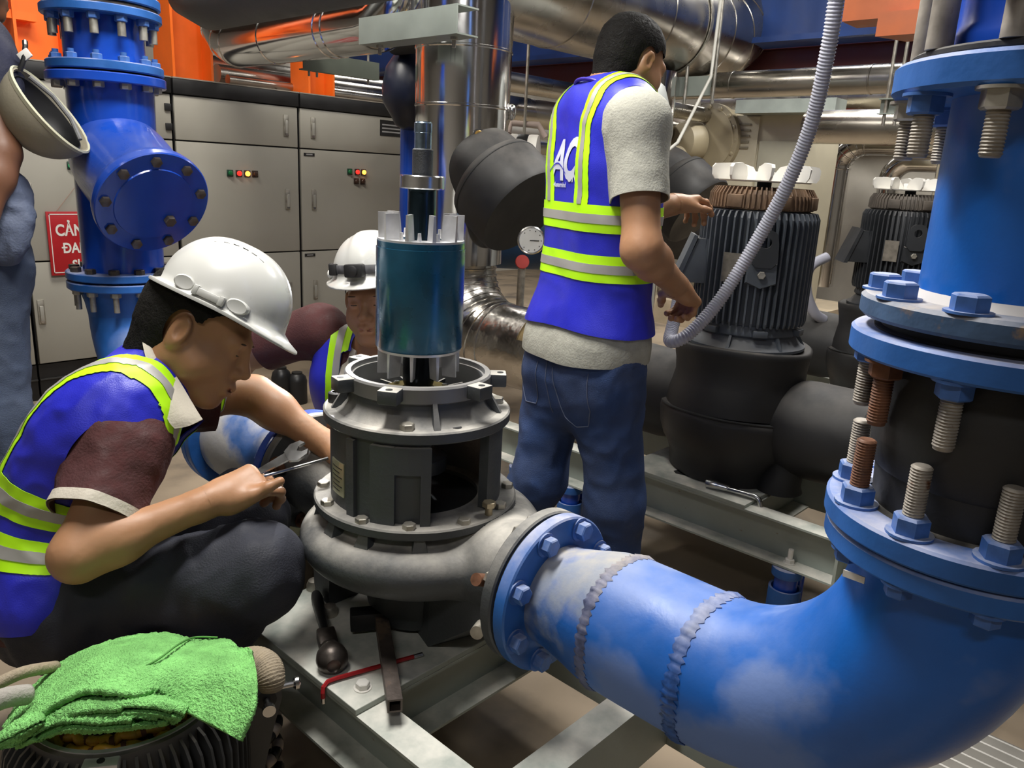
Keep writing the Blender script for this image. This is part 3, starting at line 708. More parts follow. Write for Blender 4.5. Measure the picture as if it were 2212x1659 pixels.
f_ = colflange(tv, 1.657, .028, r=.158)
for k in range(12):
    a = 2*PI*k/12
    st = part(f_, 'hanging_stud', MB().cyl((CX1+.134*math.cos(a),CY1+.134*math.sin(a),1.656),(CX1+.134*math.cos(a),CY1+.134*math.sin(a),1.567),.0115,n=14), M['zinc'])
bolts(tv, circ(CX1,CY1,1.622,.134,[2*PI*k/12 for k in range(12)]), (0,0,-1), .017, .018, M['bluebolt'], name='nut')
bp = thing('suction_elbow', 'dusty blue suction pipe elbow behind the crouching worker arm', 'pipe', (CX1, 2.2, .55))
part(bp, 'taper', MB().lathe([(.125,.84),(.112,.80),(.095,.70),(.092,.66)], (CX1,CY1,0), n=48), M['blueflange'], smooth=60)
part(bp, 'elbow_pipe', elbow_down(MB(), CX1, CY1, .22, .105, .77, .55, 1.885), M['blueflange'], smooth=60)
colflange(bp, .843, .024, down='zinc', lens=.045)
part(bp, 'outlet_flange', MB().ring((CX1,1.87,.55), (0,1,0), .08, .150, .024, 56), M['blueflange'])
bolts(bp, [(CX1+.126*math.cos(a), 1.895, .55+.126*math.sin(a)) for a in [2*PI*(k+.5)/8 for k in range(8)]], (0,1,0), .0155, .015, M['bluebolt'], length=.015)
jt = thing('suction_joint', 'worn blue reducer piece bolted to the suction side of the opened pump', 'pipe joint', (CX1, 1.68, .55))
part(jt, 'reducer', MB().tube([(CX1,1.87,.55),(CX1,1.82,.55),(CX1,1.72,.549),(CX1,1.64,.547),(CX1,1.54,.547)], 0, 48, radii=[.12,.122,.114,.102,.098]), mat('dusty_worn_blue', (.03,.12,.38), .6, var=.3, vs=8, bump=.08, patch=((.42,.41,.40), 6, .48, .06), dust=((.5,.48,.45), .9, 9)), smooth=60)
part(jt, 'outlet_flange', MB().ring((CX1,1.527,FZ), (0,1,0), .08, .1395, .026, 56), M['blueclean'])
part(jt, 'inlet_flange', MB().ring((CX1,1.845,.55), (0,1,0), .08, .150, .023, 56), M['blueflange'])
bolts(jt, [(CX1+.118*math.cos(a), 1.553, FZ+.118*math.sin(a)) for a in [rad(22.5+45*k) for k in range(8)]], (0,1,0), .0155, .015, M['bluebolt'])
# hanging beige cap on the column
hh = thing('hanging_helmet', 'beige fabric covered helmet hung by its strap on the blue column flange', 'helmet', (.75, 2.42, 1.30))
def helmet_dome(c, q, r, ry, rz, m_, n=36, k=14, thick=.006, tmin=0.):
    rs = []
    for i in range(k+1):
        t = tmin+(PI/2-tmin)*(1-i/k)
        rs.append([c + q @ Vector((r*math.sin(t)*math.cos(2*PI*j/n), ry*math.sin(t)*math.sin(2*PI*j/n), rz*math.cos(t))) for j in range(n)])
    for i in range(k+1):
        t = (PI/2)*(i/k)
        rs.append([c + q @ Vector(((r-thick)*math.sin(max(t,.02))*math.cos(2*PI*j/n), (ry-thick)*math.sin(max(t,.02))*math.sin(2*PI*j/n), (rz-thick)*math.cos(t))) for j in range(n)])
    return MB().rings(rs, closed=True)
def orient(z, xh):
    """rotation whose local z is the crown direction and local x is close to xh"""
    z = Vector(z).normalized(); y = z.cross(Vector(xh)).normalized(); x = y.cross(z)
    return Matrix((x, y, z)).transposed()
hc = Vector((.765,2.43,1.352)); hq = orient(-_rt*.75-_up*.50+_fw*.05, (0,0,1))
beige = mat('beige_canvas', (.30,.27,.20), .85, var=.1, bump=.06, bs=90)
part(hh, 'canvas_cover', helmet_dome(hc, hq, .128,.112,.125, None), beige, smooth=60)
part(hh, 'rim_band', MB().rings([[hc+hq @ Vector(((.1285+dx)*math.cos(2*PI*j/40),(.1125+dx)*math.sin(2*PI*j/40),dz)) for j in range(40)] for dx, dz in ((0,-.004),(.004,.0),(0,.010),(-.006,.004))], closed=True), mat('pale_rim', (.48,.47,.34), .7))
part(hh, 'liner', helmet_dome(hc+hq @ Vector((0,0,.012)), hq, .112,.097,.095, None, thick=.003), M['black'], smooth=60)
part(hh, 'chin_strap', MB().tube([hc+hq @ Vector(p) for p in ((.118,0,.0),(.135,.0,-.03),(.16,.01,-.05),(.175,.03,-.05))], .007, 8), M['black'])
part(hh, 'buckle', MB().box((-.012,-.004,-.016),(.012,.004,.016),.002).xform(Matrix.Translation(hc+hq @ Vector((.14,.0,-.036))) @ hq.to_4x4()), M['white'])
part(hh, 'inner_strap', MB().tube([hc+hq @ Vector(p) for p in ((.10,.02,-.004),(.04,.05,-.012),(-.03,.05,-.012),(-.09,.03,-.002))], .006, 8), mat('grey_strap', (.16,.16,.16), .7))
# ================================================================ control cabinets
CY = 4.394
def label_plate(par, x, z, w=.075, h=.018):
    l = part(par, 'label_plate', MB().box((x-w/2,CY-.022,z-h/2),(x+w/2,CY-.018,z+h/2)), M['black'], smooth=None)
    part(l, 'print', MB().box((x-w*.3,CY-.0225,z-h*.2),(x+w*.3,CY-.0215,z+h*.2)), mat('grey_print', (.3,.3,.3), .6), smooth=None)
def lamp(par, x, z, kind):
    cols = {'green': ((.01,.16,.05), None), 'red': ((.5,.01,.01), (1,.03,.02,1.2)), 'amber': ((.9,.3,.02), (1,.30,.03,5.)), 'off': ((.06,.03,.02), None), 'litgreen': ((.02,.5,.15), (.05,.9,.25,.35))}
    c, e = cols[kind]
    l = part(par, 'pilot_lamp', MB().box((x-.019,CY-.026,z-.019),(x+.019,CY-.018,z+.019),.003), mat('lamp_bezel_'+('g' if 'green' in kind else 'd'), (.01,.05,.03) if 'green' in kind else (.03,.015,.01), .5))
    part(l, 'lens', MB().lathe([(.014,0),(.0145,.006),(.011,.011),(.004,.013)], (x,CY-.026,z), (0,-1,0), 20), mat('lamp_'+kind, c, .3, emit=e))
def handle(par, x, z):
    h = part(par, 'handle', MB().box((x-.016,CY-.026,z-.062),(x+.016,CY-.018,z+.062),.003), M['zinc'])
    part(h, 'grip', MB().box((x-.009,CY-.034,z-.045),(x+.009,CY-.024,z+.030),.003), mat('pale_grip', (.42,.41,.37), .4, .3))
    part(h, 'lock', MB().cyl((x,CY-.024,z-.048),(x,CY-.031,z-.048),.009,n=14), M['steel'])
cab_mats = M['cabinet']
def cabinet(label, x0, x1, hx):
    t = thing('control_cabinet', label, 'cabinet', (x0, CY, 0), 'grey control cabinets along the back')
    part(t, 'carcass', MB().box((x0,CY,.19),(x1,CY+.55,1.62)), M['black'], smooth=None)
    part(t, 'plinth', MB().box((x0,CY-.004,0),(x1,CY+.5,.186)), M['black'], smooth=None)
    part(t, 'plinth_strip', MB().box((x0,CY-.012,.105),(x1,CY-.002,.112)), mat('dark_grey_strip', (.04,.04,.04), .5), smooth=None)
    part(t, 'top_rail', MB().box((x0,CY-.03,1.572),(x1,CY+.56,1.650),.003), M['black'])
    tr = part(t, 'top_plate', MB().box((x0,CY-.032,1.650),(x1,CY+.56,1.656)), mat('dusty_top', (.30,.27,.23), .8), smooth=None)
    ds = []
    for z0, z1 in ((.194,.706),(.714,1.329),(1.337,1.566)):
        d = part(t, 'door', MB().box((x0+.005,CY-.018,z0),(x1-.005,CY,z1),.003), M['cabinet'])
        ds.append(d); handle(d, hx, {0:.46,1:1.028,2:1.458}[len(ds)-1])
    return t, ds
cabs = []
for lab, x0, x1, hx in (('grey control cabinet at the far left behind the jeans leg',.43,1.195,1.15),('grey control cabinet behind the blue strainer column and red sign',1.205,1.965,1.24),('grey control cabinet with four lamps in one row above the white helmet',1.975,2.735,2.65),('grey control cabinet with rating plate and two rows of lamps',2.745,3.58,2.836)):
    cabs.append(cabinet(lab, x0, x1, hx))
t, ds = cabs[2]
for x, k in ((2.281,'green'),(2.335,'red'),(2.387,'amber'),(2.437,'off')): lamp(ds[1], x, 1.171, k)
t, ds = cabs[3]
for x, z, k in ((3.106,1.208,'green'),(3.164,1.208,'red'),(3.215,1.208,'amber'),(3.158,1.149,'off'),(3.208,1.149,'off')): lamp(ds[1], x, z, k)
label_plate(ds[1], 2.807, 1.300); label_plate(ds[0], 2.801, .684)
l = part(ds[2], 'rating_plate', MB().box((3.35,CY-.022,1.448),(3.53,CY-.018,1.548)), M['black'], smooth=None)
for k in range(3): part(l, 'print', MB().box((3.365,CY-.0225,1.47+.022*k),(3.515,CY-.0215,1.479+.022*k)), mat('grey_print', (.3,.3,.3), .6), smooth=None)
t, ds = cabs[1]
lamp(ds[1], 1.441, 1.179, 'litgreen')
for z in (1.50,1.40): part(ds[2], 'hinge', MB().box((1.925,CY-.03,z-.018),(1.96,CY-.018,z+.018),.003), M['black'])
t, ds = cabs[0]
label_plate(ds[0], 1.12, .688, .12, .024)
# warning sign hung on a thread
sg = thing('warning_sign', 'dark red warning sign with white letters hung on the cabinet door', 'sign', (1.47, CY-.05, .80))
part(sg, 'board', MB().box((1.300,CY-.036,.640),(1.655,CY-.028,.955),.001), M['red'])
wt = mat('white_letters', (.78,.76,.72), .5, var=.02)
for a, b in (((1.312,.652),(1.316,.944)),((1.639,.652),(1.643,.944)),((1.312,.940),(1.643,.944)),((1.312,.652),(1.643,.656))):
    part(sg, 'border_line', MB().box((a[0],CY-.0372,a[1]),(b[0],CY-.036,b[1])), wt, smooth=None)
def text_mesh(txt, size, bold=.0, shear=0.):
    cu = bpy.data.curves.new('txt', 'FONT'); cu.body = txt; cu.size = size; cu.extrude = 0; cu.offset = bold; cu.shear = shear; cu.resolution_u = 4
    o = bpy.data.objects.new('txt', cu); COL.objects.link(o); dg = bpy.context.evaluated_depsgraph_get()
    me = bpy.data.meshes.new_from_object(o.evaluated_get(dg)); v = [tuple(x.co) for x in me.vertices]; f = [tuple(p.vertices) for p in me.polygons]
    bpy.data.objects.remove(o); bpy.data.curves.remove(cu); bpy.data.meshes.remove(me); return v, f
def flat_text(par, name, txt, size, ox, oz, m, bold=.002, wx=1.):
    v, f = text_mesh(txt, size, bold); mb = MB(); mb.add([(ox+x*wx, CY-.0375, oz+y) for x, y, z in v], f)
    return part(par, name, mb, m, smooth=None)
flat_text(sg, 'lettering', 'CẢNH BÁO', .078, 1.335, .838, wt, .0022, .78)
flat_text(sg, 'lettering', 'DANG CÓ', .070, 1.362, .752, wt, .002, .78)
part(sg, 'letter_bar', MB().box((1.357,CY-.0385,.774),(1.383,CY-.0372,.782)), wt, smooth=None)
flat_text(sg, 'lettering', 'SỰ CỐ', .066, 1.40, .668, wt, .002, .78)
part(sg, 'thread', MB().tube([(1.35,CY-.03,.955),(1.47,CY-.025,1.10),(1.60,CY-.03,.955)], .0012, 6), mat('pale_thread', (.35,.2,.15), .8))
# ================================================================ orange posts behind the cabinets
for lab, x0, x1, yy, w in (('orange steel post at the top left corner behind the blue column',1.33,1.57,4.75,.2),('orange steel post standing right of the blue column',2.10,2.34,4.75,.24),('orange steel post between cabinet top and chrome pipe',2.84,3.03,4.52,.2)):
    single('steel_post', lab, 'post', ibeam(MB(), ((x0+x1)/2,yy,1.657), ((x0+x1)/2,yy,3.3), (1,0,0), (0,1,0), x1-x0, w, .014), M['orange'], smooth=None)
single('steel_brace', 'orange diagonal brace at the top left corner of the picture', 'brace', ibeam(MB(), (1.0,4.72,1.66), (1.34,4.72,2.3), (1,0,0), (0,1,0), .13, .13, .012), M['orange'], smooth=None)
single('steel_tie', 'orange cross tie joining the posts at the far top left', 'brace', MB().box((1.15,4.66,1.86),(1.44,4.72,1.90)), M['orange'], smooth=None)
# ================================================================ chrome clad column 2 with insulated strainer
X2, Y2 = 2.41, 2.58
c2 = thing('clad_riser', 'tall shiny clad pipe column behind the motor rotor', 'pipe', (X2, Y2, 0))
part(c2, 'cladding', MB().lathe([(.196,.86),(.197,1.20),(.199,1.505)], (X2,Y2,0), n=72), M['chrome'], smooth=60)
part(c2, 'cladding', MB().lathe([(.2005,1.51),(.2015,1.73)], (X2,Y2,0), n=72), M['chrome'], smooth=60)
part(c2, 'cladding', MB().lathe([(.203,1.735),(.203,3.3)], (X2,Y2,0), n=72), M['chrome'], smooth=60)
for z, r in ((1.508,.2025),(1.732,.2045)):
    part(c2, 'seam_bead', MB().lathe([(r-.004,z-.008),(r+.001,z-.003),(r+.001,z+.003),(r-.004,z+.008)], (X2,Y2,0), n=64, closed=True), M['chrome'])
a0 = math.atan2(-Y2, -X2)+.36
pp = Vector((X2+.197*math.cos(a0), Y2+.197*math.sin(a0), 1.392)); dd = Vector((math.cos(a0), math.sin(a0), 0))
part(c2, 'brass_plug', MB().lathe([(.020,-.01),(.020,.006),(.017,.010)], pp, dd, 20), mat('brass', (.45,.28,.08), .4, .7))
part(c2, 'plug_rim', MB().lathe([(.021,-.01),(.027,-.01),(.027,.004),(.021,.004)], pp, dd, 20, closed=True), M['chrome'])
a1 = math.atan2(-Y2, -X2)+1.45
part(c2, 'cladding_cap', MB().ball((X2+.21*math.cos(a1), Y2+.21*math.sin(a1), 1.50), .035, sc=(.5,.6,1)), M['chrome'])
part(c2, 'elbow_cladding', elbow_down(MB(), X2, Y2, .30, .172, .84, .54, 2.06, 56), M['crinkle'], smooth=60)
for k in range(9):
    t = PI/2*k/8; ce = Vector((X2, Y2-.30+.30*math.cos(t), .84-.30*math.sin(t))); dv = Vector((0,-math.sin(t),-math.cos(t)))
    part(c2, 'seam_bead', MB().lathe([(.170,-.007),(.177,-.003),(.177,.003),(.170,.007)], ce, dv, 56, closed=True), M['crinkle'])
# cut open end of the cladding with brown insulation inside
ins = mat('brown_glass_wool', (.16,.115,.05), .95, var=.6, vs=14, bump=.5, bs=30)
part(c2, 'open_cladding', MB().add([(X2+.176*math.cos(a), y, .54+.176*math.sin(a)) for y in (2.06,1.62) for a in [rad(-205+12*k) for k in range(22)]], [(k,k+1,22+k+1,22+k) for k in range(21)]), M['crinkle'], smooth=60)
part(c2, 'glass_wool', MB().lathe([(.163,0),(.163,.44)], (X2,2.06,.54), (0,-1,0), 40), ins)
wool = mat('yellow_glass_wool', (.55,.36,.12), .95, var=.25, vs=12, bump=.5, bs=25)
mb = MB(); 
mb.rings([[(X2-.05+.16*math.cos(b)*s_, 1.80+.15*math.sin(b)*s_*(1+.2*math.sin(3*b)), .62+h) for b in [2*PI*j/18 for j in range(18)]] for s_, h in ((1,0),(1.05,.04),(.9,.09),(.55,.13),(.2,.145))])
single('wool_piece', 'torn yellow insulation piece lying on the opened chrome pipe', 'insulation', mb, wool, loc=(X2-.05,1.8,.62), smooth=60)
sf = thing('insulated_strainer', 'big black foam covered strainer branch left of the standing worker', 'strainer', (X2, 2.3, 1.05))
so2 = Vector((X2,Y2,1.36)); dn2 = Vector((0.06,-.80,-.58)).normalized()
part(sf, 'foam_leg', MB().lathe([(.165,.10),(.176,.14),(.18,.17),(.181,.22),(.206,.24),(.212,.26),(.212,.435),(.205,.45),(.001,.452)], so2, dn2, 64), M['foam'], smooth=40)
part(sf, 'foam_seam', MB().lathe([(.211,.262),(.2135,.264),(.2135,.268),(.211,.27)], so2, dn2, 56, closed=True), M['castdark'])
# chrome header above
hd = thing('clad_header', 'large shiny clad header pipe ending in an elbow above the standing worker', 'pipe', (3.4, Y2, 2.07))
pts = [(2.38,Y2,2.075)]+[(2.7+.2*k,Y2,2.075) for k in range(9)]
for k in range(1,13):
    t = PI/2*k/12; pts.append((4.32+.36*math.sin(t), Y2, 2.075+.36-.36*math.cos(t)))
pts.append((4.68,Y2,3.3))
part(hd, 'cladding', MB().tube(pts, .255, 60), M['chromedull'], smooth=60)
for x in (2.95,3.6,4.2): part(hd, 'seam_bead', MB().lathe([(.253,-.01),(.259,-.004),(.259,.004),(.253,.01)], (x,Y2,2.075), (1,0,0), 56, closed=True), M['chromedull'])
for k in (2,5,8,11):
    t = PI/2*k/12; part(hd, 'seam_bead', MB().lathe([(.253,-.01),(.259,-.004),(.259,.004),(.253,.01)], (4.32+.36*math.sin(t),Y2,2.435-.36*math.cos(t)), (math.cos(t),0,math.sin(t)), 56, closed=True), M['chromedull'])
hb = thing('hanger_bracket', 'grey green channel hanger with rods under the clad header', 'bracket', (3.95, Y2, 1.78))
part(hb, 'channel', chan(MB(), (3.95,2.30,1.755), (3.95,2.86,1.755), (0,0,1), (1,0,0), .10, .05), M['green'], smooth=None)
for y in (2.27,2.44,2.89): part(hb, 'hanger_rod', MB().cyl((3.93,y,1.66),(3.93,y,3.3),.009,n=10), M['zinc'])
part(hb, 'clamp_ring', MB().lathe([(.259,-.012),(.264,-.012),(.264,.012),(.259,.012)], (3.93,Y2,2.075), (1,0,0), 48, closed=True), M['zinc'])
c3 = single('clad_riser', 'slim shiny clad column behind the face of the standing worker', 'pipe', MB().lathe([(.14,0),(.14,1.815)], (3.80,Y2,0), n=48), M['chrome'], loc=(3.80,Y2,0))
# left overhead pipes
lp = thing('clad_pipe', 'shiny clad pipe overhead turning behind the orange post', 'pipe', (2.2, 3.4, 1.82))
pts = [(2.2,2.72,3.3),(2.2,2.72,2.05)]+[(2.2,2.92-.20*math.cos(PI/2*k/8),2.025-.20*math.sin(PI/2*k/8)) for k in range(1,9)]+[(2.2,4.04,1.825)]
for k in range(1,13):
    t = PI/2*k/12; pts.append((2.2, 4.04+.24*math.sin(t), 1.825+.24-.24*math.cos(t)))
pts.append((2.2,4.28,3.3))
part(lp, 'cladding', MB().tube(pts, .112, 48), M['chrome'], smooth=60)
for y in (3.16,3.22,3.7): part(lp, 'seam_bead', MB().lathe([(.110,-.009),(.116,-.003),(.116,.003),(.110,.009)], (2.2,y,1.825), (0,1,0), 48, closed=True), M['chrome'])
for k in (1,4,7,10):
    t = PI/2*k/12; part(lp, 'seam_bead', MB().lathe([(.110,-.009),(.116,-.003),(.116,.003),(.110,.009)], (2.2,4.04+.24*math.sin(t),2.065-.24*math.cos(t)), (0,math.cos(t),math.sin(t)), 48, closed=True), M['chrome'])
single('insulated_pipe', 'dark grey insulated pipe along the top edge above the orange post', 'pipe', MB().tube([(1.6,3.36,2.2),(1.6,3.36,1.98),(1.6,3.30,1.88),(1.6,3.18,1.84),(1.6,1.0,1.84)], .105, 40), mat('dark_lagging', (.075,.08,.078), .6, var=.3, vs=4, bump=.3, bs=8), loc=(1.6,3,1.84))
for k, (y, z, r) in enumerate(((4.75,1.74,.055),(5.0,1.80,.07),(4.62,1.70,.03))):
    single('clad_pipe', ('shiny pipe running just above the cabinet tops','shiny pipe further behind the cabinet tops','thin shiny pipe low over the cabinet tops')[k], 'pipe', MB().cyl((2.42,y,z),(7.5,y,z),r,n=28), M['chromedull'], loc=(3,y,z))
bk = thing('channel_bracket', 'wide pale steel channel bracket in front of the tall chrome column', 'bracket', (1.93, 2.3, 1.73))
part(bk, 'channel', chan(MB(), (1.905,2.08,1.735), (1.905,2.62,1.735), (0,0,1), (1,0,0), .092, .10, .005), M['green'], smooth=None)
for y in (2.14,2.55):
    part(bk, 'hanger_bolt', MB().hexa((1.95,y,1.689),(0,0,-1),.013,.010).cyl((1.95,y,1.685),(1.95,y,1.655),.007,n=10), M['zinc'])
part(bk, 'hanger_rod', MB().cyl((1.98,2.40,1.69),(1.98,2.40,3.3),.006,n=8), M['black'])
part(bk, 'hanger_rod', MB().cyl((1.98,2.33,1.69),(1.98,2.33,3.3),.006,n=8), M['black'])
bk2 = thing('channel_bracket', 'dark green channel hanger under the overhead chrome pipe', 'bracket', (2.47, 3.5, 1.72))
part(bk2, 'channel', chan(MB(), (2.245,3.535,1.728), (2.70,3.535,1.728), (0,0,1), (0,1,0), .086, .04, .006), mat('dark_green_channel', (.13,.15,.12), .55), smooth=None)
for x in (2.285,2.33,2.64): part(bk2, 'hanger_rod', MB().cyl((x,3.55,1.66),(x,3.55,3.3),.006,n=8), M['zinc'])
single('round_duct_end', 'dark round pipe end tucked behind the pale bracket', 'pipe', MB().tube([(2.62,3.3,1.86),(2.62,3.0,1.86)], .075, 32), M['foam'], loc=(2.62,3.2,1.86))
single('blue_drop_pipe', 'slim blue pipe standing left of the tall chrome column', 'pipe', MB().lathe([(.05,0),(.05,1.5)], (2.80,3.40,0), n=28), M['blueclean'], loc=(2.80,3.40,0))
single('black_valve_body', 'black rounded valve body left of the tall chrome column', 'valve', MB().lathe([(.04,1.44),(.08,1.46),(.10,1.50),(.145,1.57),(.150,1.64),(.13,1.74),(.09,1.80),(.04,1.83)], (2.74,3.32,0), n=40), mat('black_blue_paint', (.008,.012,.03), .35), loc=(2.74,3.32,1.44), smooth=60)
# ================================================================ ceiling steel at the right
bb = thing('blue_beam', 'deep blue ceiling beam across the upper right', 'beam', (4.5, 2, 2.05))
part(bb, 'web', MB().box((4.50,-3.9,2.06),(4.52,7,2.7)), M['beamblue'], smooth=None)
part(bb, 'bottom_flange', MB().box((4.40,-3.9,2.03),(4.62,7,2.06)), M['beamblue'], smooth=None)
single('red_beam', 'dark red oxide beam just below the blue ceiling beam', 'beam', ibeam(MB(), (4.75,-3.9,1.965), (4.75,7,1.965), (0,0,1), (1,0,0), .17, .14, .012), M['redbrown'], smooth=None)
single('blue_beam', 'second blue beam further behind the red oxide beam', 'beam', ibeam(MB(), (6.0,-3.9,2.3), (6.0,7,2.3), (0,0,1), (1,0,0), .4, .2, .014), M['beamblue'], smooth=None)
ob = thing('orange_bracket', 'brown orange steel bracket at the top right by the grey hose', 'bracket', (3.0, 1.0, 1.95))
part(ob, 'arm', MB().box((3.15,1.04,1.86),(3.30,1.31,1.97)), M['orangedull'], smooth=None)
part(ob, 'stiffener', MB().prism([(3.1,1.0,1.79),(3.25,.95,1.79),(3.25,1.10,1.79),(3.1,1.16,1.79)], (0,0,0), (0,0,.08)), M['orangedull'], smooth=None)
rp = thing('clad_pipe', 'dull clad pipe crossing behind the grey hose at right', 'pipe', (4.2, 2.0, 1.785))
part(rp, 'cladding', MB().cyl((4.2,3.3,1.785),(4.2,-1.5,1.785),.07,n=32), M['chromedull'])
for y in (2.3,1.55,.9): part(rp, 'seam_bead', MB().lathe([(.069,-.006),(.073,-.002),(.073,.002),(.069,.006)], (4.2,y,1.785), (0,1,0), 32, closed=True), M['chromedull'])

sb = thing('strut_bracket', 'small grey strut bracket with rods left of the thick blue riser top flange', 'bracket', (4.0,1.33,1.65))
part(sb, 'channel', chan(MB(), (4.0,1.20,1.635), (4.0,1.42,1.635), (0,0,1), (-1,0,0), .07, .04, .005), M['green'], smooth=None)
for y in (1.39,1.34): part(sb, 'hanger_rod', MB().cyl((3.98,y,1.55),(3.98,y,3.3),.008,n=8), M['zinc'])
# ================================================================ neighbouring pumps
motorm = mat('blue_grey_motor_paint', (.085,.098,.118), .5, var=.2, vs=8, dust=((.30,.28,.26), .5, 9))
motordk = mat('dark_grey_motor_paint', (.030,.033,.038), .5, var=.2, vs=8, dust=((.22,.20,.18), .5, 9))
rustm = mat('rusty_end_shield', (.20,.125,.075), .75, var=.4, vs=16, bump=.1)
rustdk = mat('brown_end_shield', (.10,.085,.07), .75, var=.3, vs=16, bump=.1)
def pump_set(name, label, x, y, z0, m_body, m_ring, foam=True, face=-131.):
    t = thing(name, label, 'pump', (x, y, z0))
    def pol(a, r, z): return (x+r*math.cos(rad(a)), y+r*math.sin(rad(a)), z)
    part(t, 'motor_barrel', MB().lathe([(.146,.835),(.152,.85),(.152,1.17),(.146,1.18)], (x,y,0), n=56), m_body)
    for k in range(52):
        a = face-178+360*k/52
        if abs(((a-face+180) % 360)-180) > 118: continue
        q = Matrix.Translation((x,y,0)) @ Matrix.Rotation(rad(a), 4, 'Z')
        fin = MB().prism([(.150,-.0028,.842),(.172,-.0028,.836),(.177,-.0028,.85),(.177,-.0028,1.158),(.168,-.0028,1.176),(.150,-.0028,1.178)], (0,0,0), (0,.0056,0)).xform(q)
        part(t, 'cooling_fin', fin, m_body, smooth=None)
    e = part(t, 'end_shield', MB().lathe([(.152,1.182),(.154,1.186),(.152,1.222),(.140,1.238),(.03,1.240)], (x,y,0), n=56), m_ring)
    for k in range(44):
        a = face-120+240*k/43
        q = Matrix.Translation((x,y,0)) @ Matrix.Rotation(rad(a), 4, 'Z')
        part(e, 'shield_rib', MB().prism([(.10,-.002,1.238),(.152,-.002,1.184),(.160,-.002,1.186),(.158,-.002,1.226),(.145,-.002,1.246),(.10,-.002,1.248)], (0,0,0), (0,.004,0)).xform(q), m_ring, smooth=None)
    for a in (face-52, face-2, face+48):
        q = Matrix.Translation((x,y,0)) @ Matrix.Rotation(rad(a), 4, 'Z')
        part(e, 'shield_lug', MB().box((.150,-.026,1.186),(.163,.026,1.224),.004).xform(q), m_ring)
    fan = part(t, 'cooling_fan', MB().lathe([(.02,1.262),(.135,1.262),(.138,1.266),(.02,1.268)], (x,y,0), n=44, closed=True), M['white'])
    part(fan, 'hub', MB().box((x-.026,y-.026,1.266),(x+.026,y+.026,1.292),.003), M['white'])
    part(fan, 'shaft_stub', MB().cyl((x,y,1.23),(x,y,1.262),.022,n=20), M['black'])
    for k in range(8):
        a = face+20+45*k
        q = Matrix.Translation((x,y,0)) @ Matrix.Rotation(rad(a), 4, 'Z') @ Matrix.Translation((.105,0,1.266)) @ Matrix.Rotation(rad(24), 4, 'Z')
        out = [(-.055,0),(.048,0),(.056,.012),(.058,.036),(.050,.046),(.0,.050),(-.035,.040),(-.052,.016)]
        mb = MB().hull([(px, -.003, pz) for px, pz in out], [(px, .003+.006*pz/.05, pz) for px, pz in out]).xform(q)
        part(fan, 'blade', mb, M['white'], smooth=None)
    # lifting eye and plate on the viewer's side
    ea = face-15
    q = Matrix.Translation((x,y,0)) @ Matrix.Rotation(rad(ea), 4, 'Z')
    pl = part(t, 'mounting_pad', MB().hull([(.17,-.045,.97),(.17,.0,.955),(.17,.045,.97),(.17,.042,1.035),(.17,-.042,1.035)],[(.184,-.042,.975),(.184,.0,.958),(.184,.042,.975),(.184,.04,1.03),(.184,-.04,1.03)]).xform(q), m_body)
    ey = MB(); n = 20
    outer = [(-.040,1.02),(.040,1.02),(.036,1.09),(.030,1.118),(.018,1.128),(-.018,1.128),(-.030,1.118),(-.036,1.09)]
    bm = bmesh.new()
    # eye plate with a real hole: ring of quads between outline samples and the hole
    def outline(k):
        a = 2*PI*k/n; d = Vector((math.cos(a), math.sin(a))); best = 9
        c = Vector((0, 1.092))
        for i in range(len(outer)):
            p0, p1 = Vector(outer[i])-c, Vector(outer[(i+1) % len(outer)])-c; e_ = p1-p0
            den = d.x*e_.y-d.y*e_.x
            if abs(den) < 1e-9: continue
            t_ = (p0.x*e_.y-p0.y*e_.x)/den; u__ = (p0.x*d.y-p0.y*d.x)/den
            if t_ > 0 and -1e-6 <= u__ <= 1+1e-6: best = min(best, t_)
        return c+d*best, c+d*.016
    rs = []
    for k in range(n):
        o_, h_ = outline(k)
        rs.append([(.186,o_.x,o_.y),(.194,o_.x,o_.y),(.194,h_.x,h_.y),(.186,h_.x,h_.y)])
    part(t, 'lifting_eye', MB().rings(rs, closed=True).xform(q), motordk if m_body is motorm else m_body, smooth=30)
    part(t, 'eye_bolt', MB().hexa((.184,-.002,.998),(1,0,0),.012,.014).xform(q), M['zinc'])
    q2 = Matrix.Translation((x,y,0)) @ Matrix.Rotation(rad(ea-28), 4, 'Z')
    part(t, 'rating_plate', MB().box((.176,-.030,.968),(.180,.026,1.055)).xform(q2), mat('worn_rating_plate', (.20,.18,.15), .55, .3, var=.3, vs=40))
    # terminal box on the side
    qb = Matrix.Translation((x,y,0)) @ Matrix.Rotation(rad(face-104), 4, 'Z')
    tb = part(t, 'terminal_box', MB().hull([(.150,-.075,.95),(.235,-.075,.95),(.235,.075,.95),(.150,.075,.95)],[(.150,-.07,1.085),(.185,-.07,1.085),(.185,.07,1.085),(.150,.07,1.085)]).xform(qb), m_body, smooth=None)
    part(tb, 'box_lid', MB().hull([(.236,-.08,.945),(.252,-.08,.945),(.252,.08,.945),(.236,.08,.945)],[(.186,-.075,1.092),(.198,-.075,1.096),(.198,.075,1.096),(.186,.075,1.092)]).xform(qb), m_body, smooth=None)
    # motor flange
    part(t, 'motor_flange', MB().lathe([(.150,.836),(.155,.826),(.160,.816),(.160,.808),(.150,.80),(.172,.775),(.186,.768),(.186,.760)], (x,y,0), n=56), m_body)
